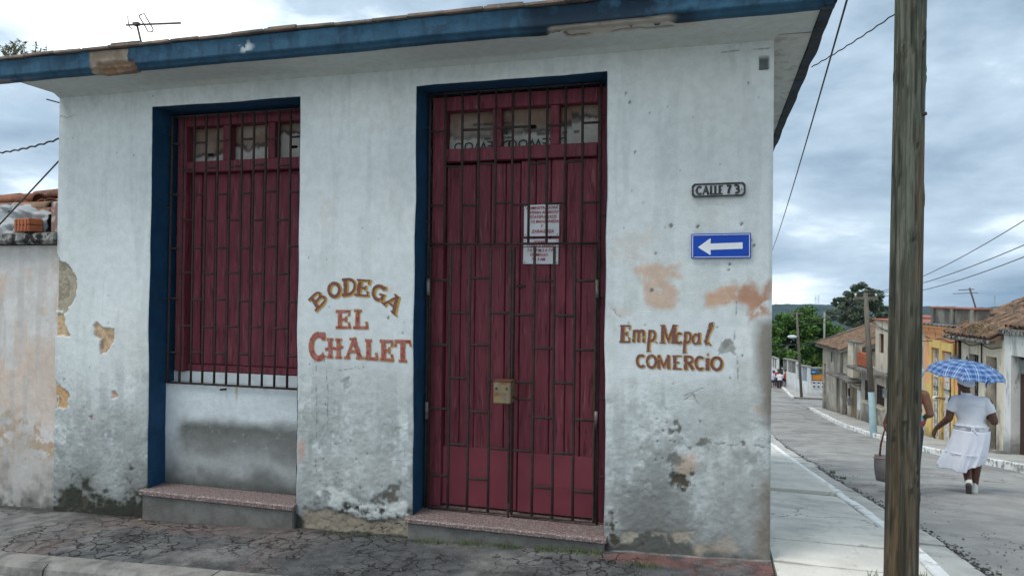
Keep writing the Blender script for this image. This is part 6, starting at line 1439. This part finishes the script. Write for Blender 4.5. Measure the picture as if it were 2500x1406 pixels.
mb = MB(); Rz = Matrix.Rotation(R(58), 3, 'Z'); mb.ell((-.045, .012, 1.475), (.105, .115, .070), 18, 12, Rz); mb.ell((-.035, .0, 1.445), (.098, .108, .05), 18, 10, Rz @ Matrix.Rotation(R(14), 3, 'X')); mb.ell((.015, -.07, 1.43), (.04, .035, .028), 10, 8)
blob(mb, .009, 'head_wrap', m_cotton, wm, 3)
for c, d, up_, nm in (((.062, .055, .035), Vector((0, 1, 0)), Vector((0, 0, 1)), 0), ((-.005, -.175, .115), Vector((0, .45, -.85)).normalized(), Vector((0, .85, .45)), 1)):
    c = Vector(c); mb = MB(); mb.cap(c-d*.07+up_*.008, c+d*.10-up_*.004, .043, .034, 12); mb.cap(c-d*.055, c-d*.055+up_*.075+(Vector((0, 0, .0))), .045, .046, 12)
    sh = blob(mb, .008, 'shoe', m_shoe, wm, 2); mb = MB(); mb.cap(c-d*.075-up_*.030, c+d*.105-up_*.032, .040, .033, 12)
    mb.v = [tuple(Vector(q)) for q in mb.v]; M_ = mb; so = blob(M_, .008, 'sole', m_sole, sh, 1, cut=[(tuple(c-up_*.030), tuple(up_))])
MB().tube([(-.385, .045, .835), (-.41, .055, .825), (-.42, .04, .815), (-.39, .035, .82), (-.385, .045, .835)], .006, 6).build('bracelet', m_steel, wm, True)
# ---- the plaid umbrella
def plaid():
    m = bpy.data.materials.new('umbrella_plaid'); m.use_nodes = True; nt = m.node_tree; N = nt.nodes.new; L_ = nt.links.new; b = nt.nodes['Principled BSDF']; b.inputs['Roughness'].default_value = .55
    uv = N('ShaderNodeUVMap'); uv.uv_map = 'UV'; sp_ = N('ShaderNodeSeparateXYZ'); L_(uv.outputs[0], sp_.inputs[0])
    def band(src, freq, stops):
        mu = N('ShaderNodeMath'); mu.operation = 'MULTIPLY'; mu.inputs[1].default_value = freq; L_(src, mu.inputs[0]); fr_ = N('ShaderNodeMath'); fr_.operation = 'FRACT'; L_(mu.outputs[0], fr_.inputs[0])
        r = N('ShaderNodeValToRGB'); r.color_ramp.interpolation = 'CONSTANT'; L_(fr_.outputs[0], r.inputs[0]); cr = r.color_ramp
        cr.elements[0].position = 0; cr.elements[0].color = (stops[0][1],)*3+(1,); cr.elements[1].position = stops[1][0]; cr.elements[1].color = (stops[1][1],)*3+(1,)
        for p_, v in stops[2:]: e = cr.elements.new(p_); e.color = (v,)*3+(1,)
        return r.outputs[0]
    st = [(0, 0), (.30, .55), (.40, 0), (.52, 1), (.62, .15), (.80, .45), (.86, 0)]
    A_ = band(sp_.outputs[0], 2.6, st); B_ = band(sp_.outputs[1], 5.0, st); ad = N('ShaderNodeMath'); ad.operation = 'ADD'; L_(A_, ad.inputs[0]); L_(B_, ad.inputs[1]); hf = N('ShaderNodeMath'); hf.operation = 'MULTIPLY'; hf.inputs[1].default_value = .5; L_(ad.outputs[0], hf.inputs[0])
    r = N('ShaderNodeValToRGB'); L_(hf.outputs[0], r.inputs[0]); cr = r.color_ramp; cr.elements[0].color = (.03, .09, .30, 1); cr.elements[1].color = (.78, .85, .93, 1); e = cr.elements.new(.35); e.color = (.19, .37, .68, 1)
    L_(r.outputs[0], b.inputs['Base Color']); out = nt.nodes['Material Output']
    tr = N('ShaderNodeBsdfTranslucent'); L_(r.outputs[0], tr.inputs[0]); mx = N('ShaderNodeMixShader'); mx.inputs[0].default_value = .35; L_(b.outputs[0], mx.inputs[1]); L_(tr.outputs[0], mx.inputs[2]); L_(mx.outputs[0], out.inputs[0]); return m
def umbrella():
    dW = 9.3; top = Vector(at(2360, 877, dW)); hub = Vector((.13, .26, 1.06))
    base = wm.matrix_basis @ hub if False else Vector((Wp.x, Wp.y, Wp.z))+Matrix.Rotation(R(-17), 3, 'Z') @ hub
    t = empty('umbrella', base, 0, 'blue and white plaid umbrella held open by the woman in white', 'umbrella')
    ax = (top-base).normalized(); q = ax.to_track_quat('Z', 'Y').to_matrix(); tp_ = top-base
    tl = Matrix.Rotation(R(4), 3, 'Y') @ Matrix.Rotation(R(6), 3, 'X')
    n, m = 10, 10; Rm_ = .462; Hm = .19; vs = []; uv = []; fs = []
    per = 6
    for g_ in range(n):
        for j in range(m+1):
            f = j/m
            for i in range(per+1):
                a = 2*math.pi*(g_+i/per)/n; s_ = math.sin(math.pi*i/per); ph = f*R(76)
                rr_ = Rm_*math.sin(ph)/math.sin(R(76))*(1-.05*s_*f); z = Hm*((math.cos(ph)-1)/(1-math.cos(R(76))))+.010*s_*f*(1 if f < 1 else 1.2)
                vs.append(tp_+tl @ Vector((rr_*math.cos(a), rr_*math.sin(a), z-.02))); uv.append(((i/per-.5)*f*2.2*.5+.5, f*1.0))
        o_ = g_*(m+1)*(per+1)
        for j in range(m):
            for i in range(per): fs.append((o_+j*(per+1)+i, o_+j*(per+1)+i+1, o_+(j+1)*(per+1)+i+1, o_+(j+1)*(per+1)+i))
    me = bpy.data.meshes.new('canopy'); me.from_pydata([tuple(v) for v in vs], [], fs); me.update(); ul = me.uv_layers.new(name='UV')
    for lp in me.loops: ul.data[lp.index].uv = uv[lp.vertex_index]
    link('canopy', me, plaid(), t, True)
    MB().tube([(0, 0, 0), tp_+tl @ Vector((0, 0, .045))], .006, 8).build('shaft', m_enbk, t, True)
    MB().cap((0, 0, 0), (0, 0, -.09), .014, .015).build('handle', m_enbk, t, True)
    MB().tube([tp_, tp_+tl @ Vector((0, 0, .055))], [.012, .004], 8).build('tip', m_enbk, t, True)
    for g_ in range(n):
        a = 2*math.pi*g_/n; pts = [tp_+tl @ Vector((Rm_*math.sin(p_)/math.sin(R(76))*math.cos(a), Rm_*math.sin(p_)/math.sin(R(76))*math.sin(a), Hm*((math.cos(p_)-1)/(1-math.cos(R(76))))-.026)) for p_ in [R(76)*k/8*1.03 for k in range(9)]]
        MB().tube(pts, .003, 5).build('rib', m_enbk, t, True); MB().tube([pts[5], tp_+tl @ Vector((0, 0, -.2))], .0025, 5).build('stretcher', m_enbk, t, True)
    e = tp_+tl @ Vector((Rm_*math.cos(-1.35), Rm_*math.sin(-1.35), -Hm-.02)); MB().tube([e+Vector((.06, 0, .05)), e+Vector((.02, -.01, .03)), e+Vector((.0, -.01, -.01)), e+Vector((.0, -.01, -.05))], [.004, .01, .01, .006], 6).build('strap', surf('strap_blue', (.01, .03, .16), None, 5, .7), t, True)
umbrella()
# ---- second woman, mostly hidden by the pole: striped top, jeans, pale turban
def stripes():
    m = bpy.data.materials.new('striped_top'); m.use_nodes = True; nt = m.node_tree; N = nt.nodes.new; L_ = nt.links.new
    tc = N('ShaderNodeTexCoord'); sp_ = N('ShaderNodeSeparateXYZ'); L_(tc.outputs['Object'], sp_.inputs[0]); mu = N('ShaderNodeMath'); mu.operation = 'MULTIPLY'; mu.inputs[1].default_value = 3.6; L_(sp_.outputs[2], mu.inputs[0]); fr_ = N('ShaderNodeMath'); fr_.operation = 'FRACT'; L_(mu.outputs[0], fr_.inputs[0])
    r = N('ShaderNodeValToRGB'); r.color_ramp.interpolation = 'CONSTANT'; L_(fr_.outputs[0], r.inputs[0]); cr = r.color_ramp; cr.elements[0].color = (.55, .42, .12, 1); cr.elements[1].position = .14; cr.elements[1].color = (.45, .03, .14, 1)
    for p_, c in ((.40, (.10, .38, .42)), (.66, (.60, .55, .40)), (.76, (.50, .05, .18)), (.9, (.12, .4, .42))): e = cr.elements.new(p_); e.color = (*c, 1)
    L_(r.outputs[0], nt.nodes['Principled BSDF'].inputs['Base Color']); nt.nodes['Principled BSDF'].inputs['Roughness'].default_value = .85; return m
m_jean = surf('dark_jeans', (.02, .035, .075), (.03, .05, .10), 12, .85, .2, 60)
S0 = Vector(at(2219, 1214, 8.9)); S0.z = float(gz(S0.x, S0.y))-.06
sw = person(S0, R(-15), 'woman in striped vest, jeans and pale turban half hidden behind the wooden pole', 'people in the street')
k_ = 1.02
mb = MB(); mb.ell((0, 0, .86), (.15, .12, .13), 16, 12); mb.ell((0, 0, 1.05), (.125, .095, .16), 16, 12); mb.ell((0, 0, 1.22), (.15, .09, .11), 16, 12); mb.cap((-.14, 0, 1.27), (.14, 0, 1.27), .05, .05); mb.cap((0, 0, 1.28), (.015, .015, 1.40), .048, .045); head(mb, (.05, .02, 1.47), R(-10), .95)
Ra = [(.165, 0, 1.26), (.225, -.04, 1.03), (.165, .10, .97)]; La = [(-.15, 0, 1.26), (-.205, .05, 1.03), (-.27, .08, .86)]
for a in (Ra, La): mb.cap(a[0], a[1], .054, .044); mb.cap(a[1], a[2], .044, .028)
hand(mb, Ra[2], (-.05, .1, -.9), (-.8, .2, .0), 1.0, .4, -1); hand(mb, La[2], (-.1, .1, -.95), (.9, .2, 0), 1.0, 1.4, 1)
mb.cap((.07, 0, .82), (.06, .03, .45), .085, .062); mb.cap((.06, .03, .45), (.05, -.02, .08), .06, .042); mb.cap((-.08, 0, .82), (-.08, .10, .46), .10, .068); mb.cap((-.08, .10, .46), (-.085, .16, .08), .065, .042)
mb.cap((.05, -.02, .045), (.05, .10, .035), .042, .032); mb.cap((-.085, .16, .045), (-.085, .28, .035), .042, .032)
blob(mb, .008, 'body', m_skin2, sw); eyes((.05, .02, 1.47), R(-10), sw, .95)
mb = MB(); mb.ell((0, 0, .93), (.162, .13, .12), 16, 12); mb.ell((0, 0, 1.06), (.142, .112, .17), 16, 12); mb.ell((0, 0, 1.18), (.152, .108, .12), 16, 12); mb.cap((-.09, 0, 1.2), (-.09, 0, 1.31), .03, .022); mb.cap((.09, 0, 1.2), (.09, 0, 1.31), .03, .022)
blob(mb, .012, 'striped_vest', stripes(), sw, 3)
mb = MB(); mb.ell((0, -.01, .82), (.155, .13, .13), 16, 12)
for a in (((.07, 0, .80), (.06, .03, .45), (.05, -.02, .10)), ((-.08, 0, .80), (-.08, .10, .46), (-.085, .16, .10))): mb.cap(a[0], a[1], .092, .072); mb.cap(a[1], a[2], .072, .058)
blob(mb, .012, 'jeans', m_jean, sw, 3)
mb = MB(); mb.ell((.06, .005, 1.53), (.102, .105, .085), 16, 12); mb.ell((.06, -.06, 1.50), (.06, .06, .06), 12, 8); blob(mb, .010, 'turban', surf('turban_cyan', (.33, .55, .56), (.28, .48, .5), 8, .85, .3, 40), sw, 3)
for x, y in ((.05, .03), (-.085, .21)): mb = MB(); mb.cap((x, y-.06, .03), (x, y+.10, .028), .045, .035); blob(mb, .010, 'shoe', m_shoe, sw, 2)
# her bag
Hw = Vector((S0.x, S0.y, S0.z))+Matrix.Rotation(R(-15), 3, 'Z') @ Vector((-.285, .07, .775))
bg_ = empty('shopping_bag', Hw, R(-8), 'grey shopping bag with red brown straps carried beside the wooden pole', 'bag')
m_bag = surf('bag_grey', (.20, .185, .18), (.16, .15, .145), 8, .8, .3, 30)
vs = []; nz = 10
for j in range(nz+1):
    f = j/nz; z = -.34-.31*f; wx_ = .135+.012*math.sin(math.pi*f); wy_ = .06+.025*math.sin(math.pi*f)
    for a, b in ((-1, -1), (0, -1.12), (1, -1), (1.03, 0), (1, 1), (0, 1.12), (-1, 1), (-1.03, 0)): vs.append((.03+wx_*a+.02*f, wy_*b, z-(.04*f if a > 0 else 0)))
fs = [(j*8+i, j*8+(i+1) % 8, (j+1)*8+(i+1) % 8, (j+1)*8+i) for j in range(nz) for i in range(8)]+[tuple(range(8)), tuple(nz*8+7-i for i in range(8))]
MB().add(vs, fs).build('body', m_bag, bg_, True)
m_strap = surf('strap_redbrown', (.16, .04, .035), (.11, .03, .028), 8, .6)
for yy in (-.05, .05): MB().tube([(-.05, yy, -.38), (-.035, yy*.6, -.2), (.0, 0, -.03), (.012, 0, .0), (.03, 0, -.03), (.09, yy*.6, -.2), (.11, yy, -.38)], .009, 6).build('strap', m_strap, bg_, True)
MB().tube([(-.13, -.068, -.36), (.03, -.075, -.362), (.17, -.068, -.37)], .008, 6).build('trim', surf('trim_pink', (.45, .2, .2), None, 4, .7), bg_, True)
# ---- person inside the orange house's doorway, one arm reaching out
hp = hC.t.matrix_basis; _n = Vector((-RS.y, RS.x, 0)); q0 = RA+RS*7.30+_n*-.55
dp = person((q0.x, q0.y, -2.50), RZ, 'person just inside the orange house doorway reaching one arm out to the left', 'people in the street')
mb = MB(); mb.ell((0, 0, .9), (.15, .12, .14), 14, 10); mb.ell((0, 0, 1.15), (.17, .11, .22), 14, 10); mb.cap((-.15, 0, 1.33), (.15, 0, 1.33), .05, .05); mb.cap((0, 0, 1.35), (0, .01, 1.47), .05, .047); head(mb, (0, .02, 1.56))
for e in (-1, 1): mb.cap((e*.08, 0, .85), (e*.09, .02, .46), .095, .065); mb.cap((e*.09, .02, .46), (e*.09, 0, .08), .062, .042); mb.cap((e*.09, 0, .045), (e*.09, .14, .035), .042, .032)
arm = [(.17, 0, 1.32), (.22, .30, 1.26), (.42, .64, 1.28)]; mb.cap(arm[0], arm[1], .05, .042); mb.cap(arm[1], arm[2], .04, .028); hand(mb, arm[2], (.9, .4, .05), (0, 0, -1), 1.0, .8)
mb.cap((-.17, 0, 1.32), (-.22, .02, 1.06), .05, .042); mb.cap((-.22, .02, 1.06), (-.20, .10, .82), .04, .028); hand(mb, (-.20, .10, .82), (0, .2, -1), (1, 0, 0), 1.0, .4)
blob(mb, .010, 'body', m_skin2, dp); eyes((0, .02, 1.56), 0, dp)
mb = MB(); mb.ell((0, 0, .95), (.165, .135, .16), 14, 10); mb.ell((0, 0, 1.18), (.185, .125, .2), 14, 10); blob(mb, .015, 'shirt', surf('shirt_dark', (.06, .07, .09), None, 5, .9), dp)
mb = MB(); mb.ell((0, 0, .84), (.16, .135, .12), 14, 10)
for e in (-1, 1): mb.cap((e*.08, 0, .82), (e*.09, .02, .46), .105, .078); mb.cap((e*.09, .02, .46), (e*.09, 0, .10), .075, .06)
blob(mb, .015, 'trousers', m_jean, dp); mb = MB(); mb.ell((0, 0, 1.605), (.086, .10, .075), 14, 10); blob(mb, .012, 'hair', m_enbk, dp)
cupP = Vector((q0.x, q0.y, -2.5))+Matrix.Rotation(RZ, 3, 'Z') @ Vector((.54, .70, 1.25)); mb = MB(); mb.ell((0, 0, 0), (.075, .06, .07), 12, 8); mb.ell((.05, .01, .02), (.05, .04, .05), 10, 8)
tag(blob(mb, .01, 'plastic_bag', surf('white_plastic_bag', (.7, .72, .72), (.6, .62, .62), 10, .5), None), 'small white plastic bundle held in the hand at the orange house door', 'bag').location = cupP
# ---- people sitting round a table far down the street
def seated(px, py, d, yaw, cols, label, seed):
    b = Vector(at(px, py, d)); b.z = float(gz(b.x, b.y))+(.06 if b.x > kerbR(b.y) else -.05); t = person(b, yaw, label, 'people sitting at the far table'); sk, sh_, tr_, hr = cols; rr = random.Random(seed)
    mb = MB(); mb.ell((0, 0, .56), (.17, .14, .14), 12, 8); mb.ell((0, .03, .80), (.17, .115, .24), 12, 8); mb.cap((-.15, .04, .98), (.15, .04, .98), .055, .055); mb.cap((0, .05, 1.0), (0, .07, 1.10), .05, .047); head(mb, (0, .09, 1.18))
    for e in (-1, 1):
        mb.cap((e*.09, 0, .52), (e*.11, .42, .52), .085, .062); mb.cap((e*.11, .42, .52), (e*.11, .40, .09), .06, .042); mb.cap((e*.11, .40, .045), (e*.11, .54, .035), .042, .032)
        mb.cap((e*.18, .04, .97), (e*.23, .10, .72), .052, .042); mb.cap((e*.23, .10, .72), (e*.12, .34, .74), .042, .03); hand(mb, (e*.12, .34, .74), (-e*.2, .9, -.1), (0, 0, -1), 1.0, .5, e)
    blob(mb, .012, 'body', sk, t); mb = MB(); mb.ell((0, .02, .64), (.185, .15, .16), 12, 8); mb.ell((0, .03, .83), (.188, .13, .23), 12, 8)
    for e in (-1, 1): mb.cap((e*.17, .04, .97), (e*.215, .08, .80), .066, .062)
    blob(mb, .02, 'shirt', sh_, t); mb = MB(); mb.ell((0, 0, .52), (.18, .15, .12), 12, 8)
    for e in (-1, 1): mb.cap((e*.09, 0, .52), (e*.11, .40, .52), .098, .08)
    blob(mb, .02, 'shorts', tr_, t); mb = MB(); mb.ell((0, .075, 1.235), (.085, .10, .07), 12, 8); blob(mb, .015, 'hair', hr, t)
    st = empty('stool', b, yaw, 'low wooden stool under the '+label.split(' sitting')[0].replace('person in ', '')+' sitter', 'stool', 'stools at the far table')
    MB().bbox(-.17, .17, -.15, .15, .385, .42, .01).build('seat', m_brown, st)
    for sx in (-1, 1):
        for sy in (-1, 1): MB().bbox(sx*.14-.018, sx*.14+.018, sy*.12-.018, sy*.12+.018, .0, .384, .004).build('leg', m_brown, st)
sh_w = surf('shirt_white', (.68, .7, .72), None, 5, .9); sh_r = surf('shirt_crimson', (.38, .03, .07), None, 5, .9); sh_n = surf('shirt_navy', (.035, .045, .08), None, 5, .9); sh_o = surf('shirt_orange_red', (.50, .10, .06), None, 5, .9); sh_l = surf('shirt_lilac', (.5, .5, .58), None, 5, .9)
HR = m_enbk
seated(1886, 946, 53.0, R(-70), (m_skin2, sh_l, m_jean, HR), 'person in pale lilac shirt sitting on the road side of the far table', 1)
seated(1899, 943, 55.6, R(-170), (m_skin2, sh_r, m_jean, HR), 'person in crimson shirt sitting behind the far table', 2)
seated(1904, 947, 52.6, R(5), (m_skin, sh_w, m_jean, HR), 'person in white shirt sitting with their back to us at the far table', 3)
seated(1914.5, 943, 55.2, R(150), (m_skin, sh_n, m_jean, HR), 'person in navy shirt sitting tallest against the garden wall', 4)
seated(1920, 947, 52.8, R(60), (m_skin2, sh_o, surf('shorts_black', (.03, .03, .035), None, 5, .9), HR), 'person in orange red vest sitting at the right end of the far table', 5)
tb = Vector(at(1903, 944, 54.1)); tb.z = float(gz(tb.x, tb.y))+.02; t = empty('game_table', tb, .1, 'small square wooden table between the seated people down the street', 'table')
MB().bbox(-.4, .4, -.4, .4, .70, .735, .01).build('table_top', m_brown, t)
for sx in (-1, 1):
    for sy in (-1, 1): MB().bbox(sx*.34-.025, sx*.34+.025, sy*.34-.025, sy*.34+.025, 0, .699, .005).build('leg', m_brown, t)
# ---- small things on the pavement
b = hit(2045, 1192); tag(MB().bbox(-.035, .035, -.24, .24, 0, .018, .004, Matrix.Translation((1.47, float(b[1])-.1, float(gz(1.47, b[1]))-.03)) @ Matrix.Rotation(R(12), 4, 'Z') @ Matrix.Rotation(R(16), 4, 'Y')).build('broken_board', surf('board_red', (.33, .13, .07), (.26, .10, .055), 12, .85, .4, 40)), 'broken reddish board lying along the white kerb', 'board')
o = MB().add([(0, 0, 0), (.02, .006, .003), (.035, 0, .002), (.02, -.008, .004)], [(0, 1, 2, 3)]).build('fallen_leaf', surf('leaf_fallen', (.6, .5, .04), None, 5, .7)); so = o.modifiers.new('t', 'SOLIDIFY'); so.thickness = .001; o.location = (-4.63, 4.92, float(gz(-4.63, 4.92))+.012); tag(o, 'tiny bright yellow leaf beside the window step', 'leaf')
def grit():
    mb = MB(); r2 = random.Random(77)
    for i in range(1100):
        if r2.random() < .3: x = r2.uniform(-6, .35); y = r2.uniform(4.02, 4.97); z = float(gz(x, y))+.004; s_ = r2.uniform(.002, .005)
        else: y = 4.5+r2.random()**1.6*14; x = r2.uniform(1.8, 5.4); z = float(gz(x, y))-.06; s_ = r2.uniform(.003, .011)
        M_ = Matrix.Translation((x, y, z)) @ Matrix.Rotation(r2.uniform(0, 6), 4, 'Z') @ Matrix.Rotation(r2.uniform(-.6, .6), 4, 'X')
        a = [(-s_, -s_*.6, -s_), (s_*.8, -s_, -s_*.8), (s_, s_*.5, -s_), (-s_*.5, s_, -s_), (-s_*.2, 0, s_*.9), (s_*.4, s_*.2, s_*.6)]
        mb.add([tuple(M_ @ Vector(q)) for q in a], [(0, 1, 4), (1, 5, 4), (1, 2, 5), (2, 3, 5), (3, 4, 5), (3, 0, 4)])
    tag(mb.build('grit', surf('grit_stone', (.12, .116, .11), (.24, .235, .22), 40, .95)), 'loose grit and small stones scattered over pavement and road', 'gravel', kind='stuff')
grit()
m_meter = surf('meter_box', (.30, .31, .32), (.22, .23, .24), 8, .6)
for hh, s_, z_ in ((hB, 5.15, -.35), (hC, 6.72, -.2), (hD, 12.6, -1.9), (hE, 17.4, -2.9)):
    b_ = hh.box('meter_box', m_meter, s_-.11, s_+.11, .004, .14, z_, z_+.32); hh.box('meter_glass', MATS['dim_glass'], s_-.06, s_+.06, .141, .148, z_+.16, z_+.27, b_, .001)
    hh.mesh('conduit', m_enbk, MB().tube([(s_, .03, z_+.33), (s_, .03, z_+.9)], .018, 6), None, True)
for hh, a, b, z_ in ((hB, 4.1, 6.4, .52), (hC, 6.5, 9.05, .52), (hD, 9.2, 14.0, .6), (hE, 15.9, 19.0, -1.9)):
    n_ = 14; hh.mesh('facade_cable', m_wire, MB().tube([(a+(b-a)*i/n_, .025, z_-.07*math.sin(math.pi*2*i/n_)**2) for i in range(n_+1)], .012, 5), None, True)
# ================================================================== AIR
hz = MB().box(-1500, 1900, -58, 2450, -70, 14).build('haze', None); hz['kind'] = 'stuff'; hz['label'] = 'thin bluish humid air between here and the far hills'; hz['category'] = 'haze'
hm = bpy.data.materials.new('haze_air'); hm.use_nodes = True; nt = hm.node_tree; nt.nodes.clear(); out = nt.nodes.new('ShaderNodeOutputMaterial'); pv = nt.nodes.new('ShaderNodeVolumePrincipled')
pv.inputs['Color'].default_value = (.62, .80, 1, 1); pv.inputs['Density'].default_value = .00010; pv.inputs['Anisotropy'].default_value = .0; nt.links.new(pv.outputs[0], out.inputs['Volume']); hz.data.materials.append(hm)
